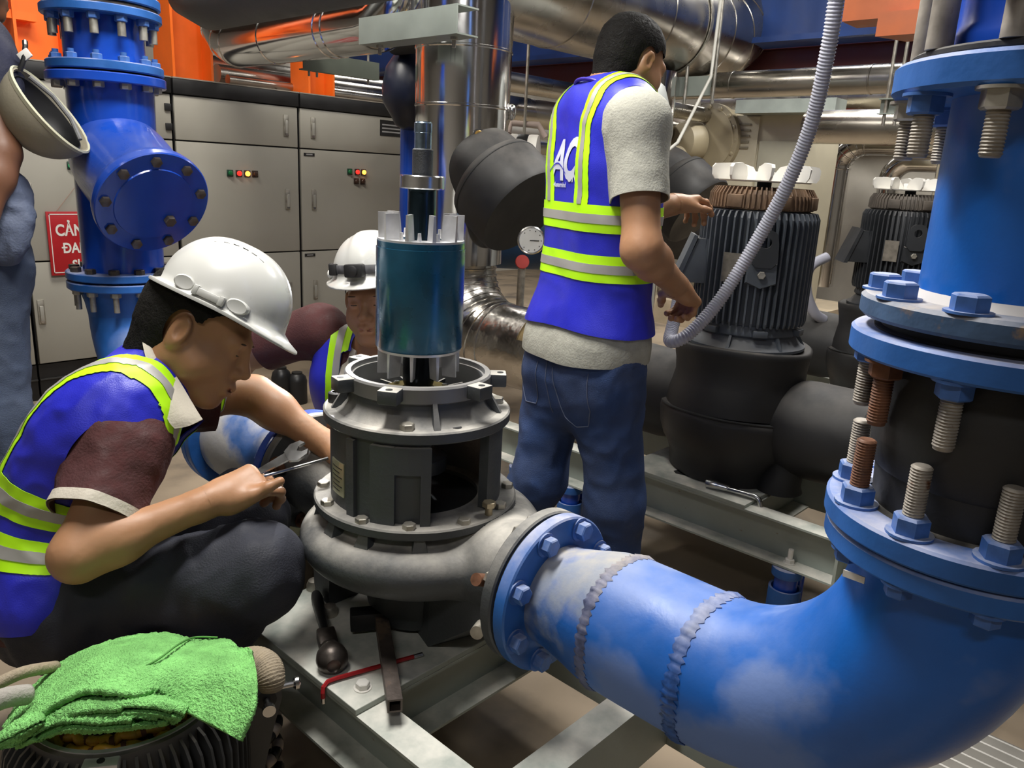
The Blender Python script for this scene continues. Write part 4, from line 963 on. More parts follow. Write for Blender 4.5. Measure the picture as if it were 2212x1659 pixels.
    for a in (face-60, face-8, face+48, face+100):
        q = Matrix.Translation((x,y,0)) @ Matrix.Rotation(rad(a), 4, 'Z')
        part(t, 'flange_lug', MB().box((.155,-.022,.808),(.176,.022,.828),.003).xform(q), m_body)
        part(t, 'flange_web', MB().hull([(.15,-.005,.765),(.186,-.005,.765),(.186,.005,.765),(.15,.005,.765)],[(.15,-.004,.806),(.162,-.004,.806),(.162,.004,.806),(.15,.004,.806)]).xform(Matrix.Translation((x,y,0)) @ Matrix.Rotation(rad(a+22), 4, 'Z')), m_body, smooth=None)
    # foam coat over pump body: lumpy surfaces of revolution with legs and nozzles
    n = 72
    def coat(prof, lump, seed):
        rs = []
        for r, z in prof:
            rs.append([pol(360*j/n, r*(1+lump*math.sin(3*2*PI*j/n+seed+z*9)+lump*.7*math.sin(7*2*PI*j/n+2*seed+z*23)), z+.006*math.sin(2*2*PI*j/n+seed)) for j in range(n)])
        return MB().rings(rs)
    part(t, 'upper_foam_coat', coat([(.190,.758),(.207,.766),(.216,.760),(.213,.74),(.205,.70),(.203,.665),(.211,.635),(.222,.60),(.228,.57),(.231,.555)], .012, 1.), M['foam'], smooth=80)
    part(t, 'lower_foam_coat', coat([(.226,.556),(.238,.550),(.242,.53),(.240,.48),(.229,.44),(.212,.41),(.201,.38),(.198,.345),(.196,.331)], .014, 2.2), M['foam'], smooth=80)
    part(t, 'foam_seam', coat([(.231,.5545),(.2415,.5535),(.2415,.5500),(.231,.549)], .013, 1.6), M['castdark'], smooth=80)
    ft = MB().tube([(x-.02,y-.235,.50),(x-.035,y-.225,.45),(x-.05,y-.215,.40),(x-.055,y-.205,.36),(x-.055,y-.205,.331)], 0, 28, radii=[.05,.058,.058,.066,.072])
    part(t, 'foam_foot', ft, M['foam'], smooth=80)
    part(t, 'foam_nozzle', MB().tube([(x,y-.16,.53),(x,y-.22,.53),(x,y-.25,.528),(x,y-.40,.53),(x,y-.44,.53)], 0, 48, radii=[.13,.148,.152,.150,.144]), M['foam'], smooth=60)
    part(t, 'foam_nozzle', MB().tube([(x,y+.16,.53),(x,y+.25,.53),(x,y+.48,.535)], 0, 48, radii=[.14,.155,.16]), M['foam'], smooth=60)
    return t
p2 = pump_set('inline_pump', 'black foam wrapped pump with blue grey finned motor beside the standing worker', 2.34, 1.14, .33, motorm, rustm)
for p_, d_ in (((2.235,.932,.492), None),):
    part(p2, 'foam_hole', MB().lathe([(.021,0),(.018,.004),(.010,.004)], (2.262,.936,.490), (-.55,-.8,.1), 20), mat('pale_plug', (.42,.40,.28), .6))
sk2 = skid('pump_skid', 'pale steel pump skid under the black foam wrapped middle pump', 2.08, .28, 2.0, (.944, 1.385), cross=((1.0,(0,-1,0)),(.6,(0,1,0)),(1.33,(0,1,0))))
part(sk2, 'end_stiffener', MB().box((2.08,.655,.185),(2.143,.663,.318)), M['skid'], smooth=None)
bolts(sk2, [(2.115,.80,.186)], (0,0,1), .014, .012, M['white'], washer=.002, length=.03)
part(sk2, 'plate_hole', MB().add([(2.173+dx, 1.192+dy, .3306) for dx, dy in ((-.03,.03),(-.015,.048),(.012,.04),(.03,.01),(.022,-.02),(.003,-.03),(-.018,-.012))]+[(2.18,1.2,.331)], [(k,(k+1) % 7,7) for k in range(7)]), M['castdark'], smooth=None, label='ragged dark hole in the plate')
part(sk2, 'washer_ring', MB().ring((2.214,1.147,.33),(0,0,1),.009,.016,.003,20,.0005), M['zinc'])
p2j = thing('discharge_joint', 'black foam covered discharge pipe of the middle pump behind the blue riser', 'pipe', (2.34,.5,.53))
part(p2j, 'foam_cover', MB().tube([(2.34,.70,.53),(2.34,.66,.53),(2.34,.45,.535),(2.34,.30,.58),(2.34,.22,.68),(2.34,.2,.9),(2.34,.2,3.3)], 0, 44, radii=[.150,.157,.157,.157,.157,.157,.157]), M['foam'], smooth=60)
part(p2j, 'foam_joint', MB().lathe([(.150,-.004),(.1575,-.002),(.1575,.004),(.150,.006)], (2.34,.695,.53), (0,-1,0), 44, closed=True), M['castdark'])
p3 = pump_set('inline_pump', 'black foam wrapped pump with dark finned motor farthest along the row', 3.73, 1.14, .33, motordk, rustdk)
sk3 = skid('pump_skid', 'pale steel pump skid under the farthest dark motor', 3.47, .5, 1.9, (.944,1.385), cross=((1.0,(0,-1,0)),))
for xx, lab in ((2.10,'blue spring mount under the rear end of the middle skid'),(3.50,'blue spring mount under the farthest skid')):
    isolator('spring_mount', lab, xx, 1.86 if xx < 3 else .7, .178)
# ================================================================ grey corrugated hoses
hosem = mat('grey_violet_hose', (.45,.455,.54), .45, var=.05)
def hose(name, label, pts, r, pitch, smooth_from=1e9):
    pts = [Vector(p) for p in pts]; dense = []
    for i in range(len(pts)-1):                                     # Catmull-Rom
        p0, p1, p2_, p3_ = pts[max(i-1,0)], pts[i], pts[i+1], pts[min(i+2, len(pts)-1)]
        for k in range(40):
            t = k/40; dense.append(.5*((2*p1)+(p2_-p0)*t+(2*p0-5*p1+4*p2_-p3_)*t*t+(3*p1-p0-3*p2_+p3_)*t**3))
    dense.append(pts[-1]); L = [0.]
    for i in range(1, len(dense)): L.append(L[-1]+(dense[i]-dense[i-1]).length)
    out, rr = [], []; s = 0; i = 0
    n = int(L[-1]/pitch*4)
    for k in range(n):
        s = L[-1]*k/n
        while i < len(L)-2 and L[i+1] < s: i += 1
        f = (s-L[i])/max(1e-9, L[i+1]-L[i]); out.append(dense[i].lerp(dense[i+1], f))
        rr.append(r*((1, 1, .86, .86)[k % 4] if s < smooth_from else .98))
    return single(name, label, 'hose', MB().tube(out, r, 14, radii=rr), hosem, loc=tuple(pts[0]), smooth=180)
hose('corrugated_hose', 'grey corrugated conduit hanging from the ceiling to the middle motor', [(1.82,.76,2.25),(1.85,.785,1.85),(1.876,.80,1.659),(1.90,.812,1.567),(1.951,.848,1.41),(1.983,.904,1.256),(1.995,.972,1.109),(1.962,1.036,.953),(1.905,1.072,.868),(1.872,1.098,.832),(1.872,1.13,.822),(1.91,1.152,.843),(1.955,1.172,.878),(2.01,1.20,.925)], .0185, .0078)
hose('corrugated_hose', 'grey hose looping down from the terminal box of the farthest motor', [(3.66,1.43,.95),(3.58,1.47,.90),(3.555,1.46,.80),(3.60,1.43,.70),(3.66,1.40,.66)], .024, .011, 0)
cable = mat('pale_cable', (.50,.49,.44), .5)
single('cable', 'thin pale cable running from the chiller to the worker far hand', 'cable', MB().tube([(2.45,1.93,1.17),(2.6,1.98,1.19),(2.9,2.03,1.24),(3.2,2.0,1.42),(3.6,2.1,1.75),(3.65,2.1,3.2)], .008, 8), cable, loc=(2.9,2.0,1.2), smooth=180)
# ================================================================ tools on the front plate
tl = thing('ratchet_wrench', 'black ratchet with ball shaped grip lying on the front plate', 'tool', (.77,1.15,.33))
ta, tb_ = Vector((.852,1.330,.343)), Vector((.724,1.074,.354)); td = (tb_-ta).normalized()
part(tl, 'shaft', MB().tube([ta, ta+td*.02, ta+td*.17], 0, 14, radii=[.010,.0125,.010]), M['black'], smooth=60)
q_ = Matrix.Translation(ta+td*.195) @ orient(td, (0,0,1)).to_4x4()
part(tl, 'ratchet_head', MB().box((-.014,-.018,-.034),(.012,.018,.026),.004).xform(q_), M['darksteel'])
part(tl, 'collar', MB().lathe([(.012,0),(.018,.004),(.018,.012),(.022,.018),(.015,.026)], ta+td*.215, td, 20), M['darksteel'])
part(tl, 'ball_grip', MB().lathe([(.012,-.033),(.021,-.026),(.028,-.012),(.030,0),(.028,.012),(.020,.022),(.013,.027),(.011,.024),(.002,.024)], ta+td*.258, td, 30), M['darksteel'], smooth=60)
hm = thing('square_hammer', 'rusty square tube handle hammer lying across the front plate', 'tool', (.81,1.02,.345))
ha, hb_ = Vector((.875,1.128,.361)), Vector((.735,.909,.356)); hd_ = (hb_-ha).normalized(); hs = hd_.cross(Vector((0,0,1))).normalized()
rustbar = mat('rusty_bar', (.10,.08,.07), .55, .5, var=.3, vs=25, bump=.1, bs=80, rust=((.20,.14,.10), 12, .55))
def sqtube(mb, a, b, s, w, t):
    rs = []
    d = (Vector(b)-Vector(a)).normalized(); sd = d.cross(Vector((0,0,1))).normalized(); u = sd.cross(d)
    o_ = [Vector(a)+sd*x*w+u*z*w for x, z in ((-.5,-.5),(.5,-.5),(.5,.5),(-.5,.5))]; i_ = [Vector(a)+sd*x*(w-t)+u*z*(w-t) for x, z in ((-.5,-.5),(.5,-.5),(.5,.5),(-.5,.5))]
    L = Vector(b)-Vector(a); rs = [o_, [p+L for p in o_], [p+L for p in i_], i_]
    return mb.rings(rs, closed=True)
part(hm, 'tube_handle', sqtube(MB(), ha, hb_, None, .026, .007), rustbar, smooth=None)
hd0 = ha-hd_*.014
part(hm, 'hammer_head', MB().box((-.062,-.017,-.019),(.062,.017,.019),.003).xform(Matrix.Translation(hd0) @ Matrix((hs, hd_, Vector((0,0,1)))).transposed().to_4x4()), M['black'])
redk = mat('red_coated_key', (.32,.012,.015), .4)
ky = thing('hex_key', 'red bent hex key lying on the front plate', 'tool', (.78,1.04,.334))
part(ky, 'long_arm', MB().tube([(.870,1.018,.3365),(.72,1.063,.3365),(.704,1.066,.336),(.693,1.063,.331),(.690,1.060,.322),(.690,1.059,.312)], .0042, 6), redk, smooth=None)
part(ky, 'steel_tip', MB().tube([(.868,1.0185,.3365),(.886,1.013,.3365)], .0042, 6), M['steel'], smooth=None)
part(ky, 'steel_tip', MB().tube([(.690,1.059,.313),(.690,1.0585,.302)], .004, 6), M['steel'], smooth=None)
sw = thing('socket_wrench', 'chrome bent socket wrench lying on the middle skid plate', 'tool', (2.13,1.0,.34))
part(sw, 'shaft', MB().tube([(2.121,1.07,.3435),(2.135,.972,.3435),(2.139,.945,.342),(2.14,.931,.337),(2.14,.925,.328),(2.139,.921,.316)], .0085, 16), M['steel'], smooth=60)
part(sw, 'socket', MB().tube([(2.117,1.095,.345),(2.122,1.062,.345),(2.1225,1.058,.345),(2.126,1.03,.345),(2.1265,1.026,.345)], 0, 18, radii=[.0145,.0145,.0115,.0115,.009]), M['steel'], smooth=40)
# ================================================================ stator frame with towel
def cr(p, n):
    """Catmull-Rom resample of a list of vectors to n points"""
    out = []; m = len(p)-1
    for k in range(n):
        s = m*k/(n-1); i = min(int(s), m-1); t = s-i
        p0, p1, p2_, p3_ = p[max(i-1,0)], p[i], p[i+1], p[min(i+2, m)]
        out.append(.5*((2*p1)+(p2_-p0)*t+(2*p0-5*p1+4*p2_-p3_)*t*t+(3*p1-p0-3*p2_+p3_)*t**3))
    return out
TX, TY, TZ = .391, 1.147, .43
sm = mat('dark_stator_frame', (.045,.048,.052), .5, var=.25, vs=9, dust=((.30,.24,.18), .5, 10))
stt = thing('motor_stator', 'finned motor stator standing open on the floor at the lower left', 'motor', (TX,TY,0))
part(stt, 'stator_barrel', MB().lathe([(.12,.02),(.147,.02),(.147,.40),(.146,.428),(.138,.430),(.134,.426),(.132,.34),(.12,.33)], (TX,TY,0), n=72, closed=True), sm)
part(stt, 'core_pack', MB().lathe([(.085,.05),(.131,.05),(.131,.365),(.085,.365)], (TX,TY,0), n=48, closed=True), M['castdark'])
part(stt, 'machined_rim', MB().lathe([(.133,.4285),(.140,.4285),(.140,.4315),(.133,.4315)], (TX,TY,0), n=64, closed=True), M['alu'])
for k in range(60):
    a = 360*k/60
    q = Matrix.Translation((TX,TY,0)) @ Matrix.Rotation(rad(a), 4, 'Z')
    part(stt, 'cooling_fin', MB().prism([(.145,-.0022,.03),(.178,-.0022,.03),(.178,-.0022,.36),(.172,-.0022,.392),(.160,-.0022,.410),(.145,-.0022,.420)], (0,0,0), (0,.0044,0)).xform(q), sm, smooth=None)
for a in (-125,-55,55,140):
    q = Matrix.Translation((TX,TY,0)) @ Matrix.Rotation(rad(a), 4, 'Z')
    lg = part(stt, 'rim_lug', MB().box((.138,-.024,.405),(.163,.024,.428),.003).xform(q), M['alu'])
    part(lg, 'screw_hole', MB().cyl((.152,0,.4275),(.152,0,.429),.0055,n=14).xform(q), M['castdark'])
q = Matrix.Translation((TX,TY,0)) @ Matrix.Rotation(rad(-22), 4, 'Z')
lugp = [(.172,.20),(.172,.345),(.192,.39),(.216,.404),(.231,.393),(.233,.363),(.216,.30),(.196,.21)]
part(stt, 'lifting_lug', MB().hull([(r_,-.008,z_) for r_, z_ in lugp], [(r_,.008,z_) for r_, z_ in lugp]).xform(q), M['cast'], smooth=None)
part(stt, 'lug_hole', MB().lathe([(.001,-.0087),(.017,-.0087),(.017,.0087),(.001,.0087)], (.207,0,.363), (0,1,0), 20).xform(q), M['castdark'])
part(stt, 'shackle_pin', MB().tube([(.207,-.03,.363),(.207,.03,.363)], .006, 12).tube([(.231,0,.378),(.255,0,.378)], .005, 10).lathe([(.008,0),(.011,.003),(.011,.009),(.006,.012)], (.253,0,.378), (1,0,0), 16).lathe([(.011,0),(.011,.01)], (.207,-.03,.363), (0,-1,0), 16).xform(q), M['steel'])
wind = mat('yellow_sleeved_wire', (.62,.33,.035), .45, var=.25, vs=30)
twine = mat('brown_lacing', (.13,.05,.03), .8)
for k in range(9):
    for lay in range(2):
        a0_ = rad(-185+40*k+13*lay); zz = .412+.010*lay+.004*math.sin(k*2.3); rr_ = .120-.011*lay
        arc = [(TX+(rr_+.004*math.sin(3*j+k))*math.cos(a0_+rad(46)*j/9), TY+(rr_+.004*math.sin(3*j+k))*math.sin(a0_+rad(46)*j/9), zz+.006*math.sin(PI*j/9)+.003*math.sin(2*j+k)) for j in range(10)]
        wi = part(stt, 'winding', MB().tube(cr([Vector(p) for p in arc], 28), .0072, 10), wind, smooth=60)
        for j in (2,6):
            d_ = Vector(arc[j+1])-Vector(arc[j-1])
            part(wi, 'lacing', MB().lathe([(.0074,-.0035),(.0090,-.0035),(.0090,.0035),(.0074,.0035)], arc[j], d_, 14, closed=True), twine)
# towel: a sheet laid over the stator in folds
terry = mat('green_terry', (.27,.66,.20), .95, var=.22, vs=26, bump=.9, bs=330, spec=.1)
def sheet(rows, nu, nv, fuzz=.0016, thick=.008):
    R = [cr([Vector(p) for p in r], nu) for r in rows]
    G = [cr([R[i][j] for i in range(len(rows))], nv) for j in range(nu)]   # G[u][v]
    vs, fs = [], []
    top = [[None]*nv for _ in range(nu)]
    for u in range(nu):
        for v in range(nv):
            a = G[min(u+1,nu-1)][v]-G[max(u-1,0)][v]; b = G[u][min(v+1,nv-1)]-G[u][max(v-1,0)]
            nn = a.cross(b); nn = nn.normalized() if nn.length > 1e-9 else Vector((0,0,1))
            if nn.z < 0 and abs(nn.z) > .15: nn = -nn
            top[u][v] = (G[u][v]+nn*random.uniform(-fuzz, fuzz), nn)
    for s in (1, -1):
        for u in range(nu):
            for v in range(nv): p, nn = top[u][v]; vs.append(p+nn*(thick/2*s))
    N = nu*nv
    for u in range(nu-1):
        for v in range(nv-1):
            a = u*nv+v; fs.append((a,a+1,a+nv+1,a+nv)); fs.append((N+a,N+a+nv,N+a+nv+1,N+a+1))
    def edge(idx):
        for i in range(len(idx)-1): fs.append((idx[i],idx[i+1],N+idx[i+1],N+idx[i]))
    edge([v for v in range(nv)]); edge([(nu-1)*nv+v for v in range(nv)]); edge([u*nv for u in range(nu)]); edge([u*nv+nv-1 for u in range(nu)])
    return vs, fs
def cam_at(px, py, d):
    v = _fw + _rt*((px-1106)/FPX) - _up*((py-829.5)/FPX); return CAM + v*d
def wr(l): return [cam_at(*p) for p in l]
tow = thing('towel', 'bright green terry towel crumpled over the open stator', 'towel', (TX,TY,TZ))
rows = [
 wr([(10,1572,1.13),(60,1500,1.20),(130,1436,1.25),(210,1397,1.28),(290,1376,1.30),(365,1372,1.30),(425,1386,1.29),(490,1386,1.27),(512,1402,1.24),(542,1402,1.20)]),
 wr([(12,1580,1.09),(75,1506,1.15),(140,1455,1.18),(215,1415,1.19),(295,1400,1.19),(350,1405,1.19),(420,1410,1.19),(480,1412,1.18),(520,1424,1.16),(552,1440,1.13)]),
 wr([(14,1590,1.07),(85,1518,1.10),(150,1478,1.12),(215,1448,1.12),(290,1438,1.12),(335,1445,1.12),(385,1455,1.12),(455,1455,1.12),(520,1465,1.10),(556,1480,1.08)]),
 wr([(8,1602,1.05),(92,1532,1.07),(165,1494,1.075),(225,1480,1.075),(290,1484,1.075),(325,1488,1.075),(370,1495,1.09),(440,1505,1.09),(510,1530,1.06),(548,1532,1.04)]),
 wr([(4,1612,1.035),(98,1540,1.05),(178,1496,1.055),(235,1497,1.05),(300,1502,1.055),(332,1494,1.07),(352,1505,1.08),(415,1545,1.07),(478,1578,1.04),(520,1601,1.02)]),
]
v_, f_ = sheet(rows, 130, 70)
part(tow, 'towel_sheet', MB().add(v_, f_), terry, smooth=180)
rows2 = [
 wr([(95,1548,1.11),(170,1512,1.12),(250,1505,1.12),(330,1512,1.12),(400,1530,1.12)]),
 wr([(95,1556,1.065),(170,1520,1.07),(250,1513,1.07),(330,1515,1.07),(404,1535,1.08)]),
 wr([(90,1575,1.05),(170,1540,1.05),(250,1532,1.05),(330,1530,1.055),(395,1543,1.07)]),
 wr([(80,1590,1.06),(170,1556,1.065),(250,1550,1.065),(330,1542,1.07),(380,1550,1.08)]),
 wr([(70,1584,1.05),(160,1552,1.055),(245,1548,1.055),(320,1545,1.06),(372,1546,1.075)]),
 wr([(45,1598,1.045),(140,1564,1.045),(220,1564,1.045),(300,1556,1.05),(365,1549,1.07)]),
 wr([(30,1606,1.06),(120,1572,1.065),(200,1570,1.065),(290,1562,1.07),(360,1552,1.085)]),
]
v_, f_ = sheet(rows2, 90, 60, thick=.018)
part(tow, 'towel_fold', MB().add(v_, f_), terry, smooth=180)
rows3 = [wr([(0,1590,1.06),(30,1565,1.06),(70,1545,1.06),(98,1545,1.05)]), wr([(0,1600,1.03),(35,1580,1.025),(70,1565,1.03),(95,1558,1.04)]), wr([(-4,1618,1.035),(20,1612,1.03),(50,1596,1.035),(80,1572,1.05)])]
v_, f_ = sheet(rows3, 40, 30)
part(tow, 'towel_corner', MB().add(v_, f_), terry, smooth=180)
part(tow, 'stitched_hem', MB().tube(cr([p+Vector((0,0,.006)) for p in wr([(317,1446,1.12),(345,1430,1.135),(385,1400,1.19),(420,1384,1.28),(470,1384,1.275)])], 40), .0016, 6), mat('dark_green_seam', (.08,.25,.05), .9), smooth=180)
strapm = mat('beige_sling', (.30,.245,.17), .85, var=.15, vs=40, bump=.3, bs=200)
st = single('lifting_sling', 'thick beige lifting sling bulging beside the towel at the stator lug', 'sling', MB().tube(cr(wr([(500,1434,1.30),(545,1428,1.29),(572,1442,1.28),(584,1466,1.27),(586,1490,1.27)]), 90), .022, 20, radii=[(.017+.010*math.sin(PI*k/89))*(1, 1.0, .93)[k % 3] for k in range(90)]), strapm, smooth=180)
st2 = single('lifting_sling', 'beige sling coming in from the left edge beside the towel', 'sling', MB().tube(cr(wr([(-30,1490,1.12),(20,1465,1.14),(60,1450,1.16),(120,1440,1.22)]), 20), .009, 12), strapm, smooth=180)
st3 = single('lifting_sling', 'flat grey sling end lying left of the towel', 'sling', MB().tube(cr(wr([(-40,1530,1.05),(10,1508,1.07),(60,1500,1.10)]), 12), .014, 12), mat('grey_sling', (.30,.28,.25), .85, bump=.3, bs=200), smooth=180)
# striped rope coil on the floor beside the stator
cl = thing('rope_coil', 'coil of black and white striped rope on the floor behind the stator', 'rope', (.622,1.19,0))
wht = mat('dusty_white_rope', (.42,.36,.31), .9); blk = M['black']
for k in range(60):
    t0, t1 = k*.42, k*.42+.40
    part(cl, 'rope_turn', MB().tube([(.622+.042*math.cos(t0+(t1-t0)*j/3), 1.19+.042*math.sin(t0+(t1-t0)*j/3), .012+.020*(t0+(t1-t0)*j/3)/(2*PI)*2.6) for j in range(4)], .011, 8), wht if k % 2 else blk, smooth=180)
# ================================================================ things on the floor behind
bk_ = thing('bucket', 'old dark green bucket behind the pump suction flange', 'bucket', (1.12,1.90,0))
olive = mat('dark_olive_paint', (.035,.036,.015), .5, var=.2)
part(bk_, 'bucket_wall', MB().lathe([(.10,.005),(.135,.225),(.138,.23),(.134,.23),(.097,.012)], (1.12,1.93,0), n=40, closed=True), mat('dark_brown_bucket', (.03,.026,.018), .55))
part(bk_, 'liquid', MB().cyl((1.12,1.93,.19),(1.12,1.93,.205),.128,n=36), olive)
for i, (px, py, h) in enumerate(((2.13,3.62,.20),(2.20,3.58,.17))):
    t = thing('black_bottle', ('taller black bottle standing on the floor behind the blue elbow','shorter black bottle standing on the floor beside the taller one')[i], 'bottle', (px,py,0))
    part(t, 'bottle_body', MB().lathe([(.05,0),(.052,.01),(.052,h*.72),(.045,h*.86),(.028,h*.95)], (px,py,0), n=28), M['black'])
    part(t, 'bottle_cap', MB().lathe([(.028,h*.94),(.028,h),(.02,h*1.01)], (px,py,0), n=20), M['black'])
single('pry_bar_end', 'black rounded lever end sticking out by the jeans leg', 'handle', MB().tube([(.70,2.86,.30),(.78,2.80,.305)], .016, 14), M['black'], loc=(.74,2.83,.30))
gz = thing('pressure_gauge', 'round white dial gauge beside the black foam strainer', 'gauge', (2.246,2.0,1.007))
gd = Vector((-.72,-.69,.0)).normalized(); gp = Vector((2.30,2.05,1.005))
part(gz, 'case', MB().lathe([(.052,0),(.054,.004),(.054,.03),(.050,.034),(.047,.031),(.001,.031)], gp, gd, 36), M['steel'])
dl = part(gz, 'dial', MB().cyl(gp+gd*.031, gp+gd*.0325, .046, n=36), mat('dial_white', (.62,.62,.60), .4))
part(dl, 'needle', MB().box((-.0015,-.03,0),(.0015,.006,.001)).xform(Matrix.Translation(gp+gd*.0328) @ orient(gd, (0,0,1)).to_4x4()), M['black'], smooth=None)
for k in range(9):
    a = rad(-135+270*k/8); u_, w_, _ = basis(gd)
    part(dl, 'tick', MB().cyl(gp+gd*.0325+(u_*math.cos(a)+w_*math.sin(a))*.038, gp+gd*.0332+(u_*math.cos(a)+w_*math.sin(a))*.038, .0022, n=6), M['black'])
part(gz, 'stem', MB().cyl(gp-gd*.0, gp-gd*.14, .009, n=10), M['zinc'])
gz2 = thing('pressure_gauge', 'second dial gauge half hidden behind the blue grey terminal box', 'gauge', (2.42,1.6,1.09))
gp2 = Vector((2.50,1.66,1.05))
part(gz2, 'case', MB().lathe([(.050,0),(.052,.004),(.052,.03),(.046,.033),(.001,.031)], gp2, gd, 32), M['steel'])
part(gz2, 'dial', MB().cyl(gp2+gd*.032, gp2+gd*.0335, .044, n=32), mat('dial_grey', (.36,.35,.33), .4))
rv = thing('drain_valve', 'small drain pipe with red handwheel beyond the chrome elbow', 'valve', (3.52,3.2,.5))
part(rv, 'pipe', MB().tube([(3.52,3.2,.72),(3.52,3.2,.44),(3.54,3.17,.40),(3.62,3.08,.37),(3.72,2.98,.34),(3.74,2.96,.25),(3.74,2.96,0)], .024, 14), M['zinc'], smooth=60)
part(rv, 'handwheel', MB().lathe([(.008,-.006),(.04,-.006),(.043,.0),(.04,.008),(.008,.008)], (3.505,3.185,.74), (-.6,-.7,.25), 20), mat('red_wheel', (.55,.05,.04), .5))
wv = thing('white_strapped_drum', 'white roll with dark band behind the tall chrome column', 'drum', (3.4,3.1,1.33))
wd = Vector((.55,-.82,0)).normalized(); wp = Vector((3.16,3.0,1.345))
for nm, a_, b_, m_ in (('white_end',0,.04,M['white']),('dark_band',.04,.10,M['black']),('white_end',.10,.15,M['white'])):
    part(wv, nm, MB().lathe([(.001,a_),(.105,a_),(.108,a_+.008),(.108,b_-.008),(.105,b_),(.001,b_)], wp, wd, 36), m_)
part(wv, 'hanger_rod', MB().cyl(wp+wd*.07+Vector((0,0,.1)), wp+wd*.07+Vector((0,0,1.955)), .008, n=8), M['zinc'])
part(wv, 'bracket_pipe', MB().tube([wp+Vector((-.02,0,.11)), wp+Vector((0,0,.16)), wp+Vector((.10,-.1,.16)), wp+Vector((.13,-.13,.10))], .016, 12), mat('pinkish_primer', (.45,.36,.32), .6), smooth=60)
single('blue_tap', 'small blue tap handle near the white roll', 'tap', MB().box((3.62,2.98,1.33),(3.65,3.01,1.47),.004).box((3.58,2.97,1.46),(3.69,3.02,1.49),.004).cyl((3.635,2.995,0),(3.635,2.995,1.34),.02,n=14), M['blueclean'], loc=(3.63,3.0,1.4))
single('blue_tank', 'dark blue horizontal vessel low beyond the gauge', 'tank', MB().lathe([(.02,-.12),(.16,-.08),(.21,0),(.21,.8),(.16,.88)], (3.5,3.75,.86), (.72,-.69,0), 40), mat('dusty_dark_blue', (.012,.05,.12), .5, var=.3), loc=(4,3.4,.86))
# ================================================================ chiller and plant further back
tan = mat('tan_machine_paint', (.30,.255,.165), .45, var=.10, vs=4, dust=((.4,.36,.3),.4,8))
ch = thing('chiller', 'tan chiller with bolted round compressor end beyond the standing worker', 'machine', (6.3,3.6,0))
part(ch, 'compressor_barrel', MB().lathe([(.26,-.1),(.27,.0),(.27,.5)], (6.25,3.55,1.60), (.72,-.1,0), 48), tan)
ce = part(ch, 'end_plate', MB().lathe([(.02,-.05),(.26,-.05),(.30,-.04),(.30,.02)], (6.2,3.56,1.60), (.99,-.1,0), 48), tan)
bolts(ce, [(6.14,3.565+.27*math.cos(a),1.60+.27*math.sin(a)) for a in [2*PI*k/16 for k in range(16)]], (-1,.1,0), .02, .014, tan)
part(ch, 'motor_drum', MB().lathe([(.10,-.02),(.125,0),(.125,.32)], (5.9,3.78,1.42), (.9,-.25,0), 36), tan)
part(ch, 'rating_plate', MB().box((5.895,3.74,1.37),(5.90,3.86,1.48)), M['white'])
part(ch, 'inlet_cover', MB().lathe([(.06,-.04),(.15,-.04),(.17,0),(.17,.12)], (6.05,3.72,1.58), (.95,-.2,0), 30), tan)
part(ch, 'shell', MB().lathe([(.02,0),(.38,.05),(.40,.15),(.40,1.0)], (6.35,4.4,.95), (.2,-1,0), 40), mat('black_shell', (.02,.02,.022), .6))
part(ch, 'suction_pipe', MB().tube([(6.1,4.25,1.2),(6.1,4.25,1.62),(6.12,4.18,1.78),(6.18,4.05,1.84),(6.24,3.92,1.78),(6.26,3.86,1.6),(6.26,3.85,1.5)], .075, 24), mat('pinkish_pipe', (.32,.27,.22), .5), smooth=60)
part(ch, 'black_lagging', MB().lathe([(.02,0),(.24,.03),(.28,.1),(.28,.5)], (6.6,3.55,1.72), (.3,-1,0), 30), M['foam'])
pb = thing('power_panel', 'tall beige power panel with louvre slots beyond the middle motor', 'cabinet', (6.3,3.2,0))
beige2 = mat('beige_panel_paint', (.47,.43,.32), .5, var=.05)
part(pb, 'panel_body', MB().box((6.2,2.74,.2),(6.9,3.36,1.80)), beige2, smooth=None)
dr = part(pb, 'panel_door', MB().box((6.18,3.12,.25),(6.2,3.355,1.79)), beige2, smooth=None)
for k in range(5): part(dr, 'louvre', MB().box((6.172,3.19,1.72-.045*k),(6.18,3.30,1.735-.045*k)), mat('slot_dark', (.2,.18,.13), .6), smooth=None)
part(pb, 'front_sheet', MB().box((6.185,2.76,.25),(6.2,3.10,1.60)), mat('grey_beige_sheet', (.36,.345,.27), .5, var=.05), smooth=None)
part(pb, 'top_shelf', MB().box((6.0,2.45,1.80),(6.2,3.25,1.90)), M['green'], smooth=None)
ex = single('red_box', 'small red cabinet hung on the far panel behind the fan blades', 'box', MB().box((7.0,2.95,1.2),(7.1,3.07,1.45),.005), M['red'], loc=(7.05,3.0,1.2))
cle = thing('clad_elbow', 'bright clad pipe elbow dropping down at the far right', 'pipe', (8.0,3.15,0))
pts = [(8.0,3.16,.3),(8.0,3.16,1.45)]+[(8.0,3.16-.26+.26*math.cos(PI/2*k/10),1.45+.26*math.sin(PI/2*k/10)) for k in range(1,11)]+[(8.0,1.6,1.71)]
part(cle, 'cladding', MB().tube(pts, .125, 32), M['chrome'], smooth=60)
for k in range(0,11,2):
    t = PI/2*k/10; part(cle, 'seam_bead', MB().lathe([(.123,-.012),(.130,-.004),(.130,.004),(.123,.012)], (8.0,2.90+.26*math.cos(t),1.45+.26*math.sin(t)), (0,-math.sin(t),math.cos(t)), 32, closed=True), M['chrome'])
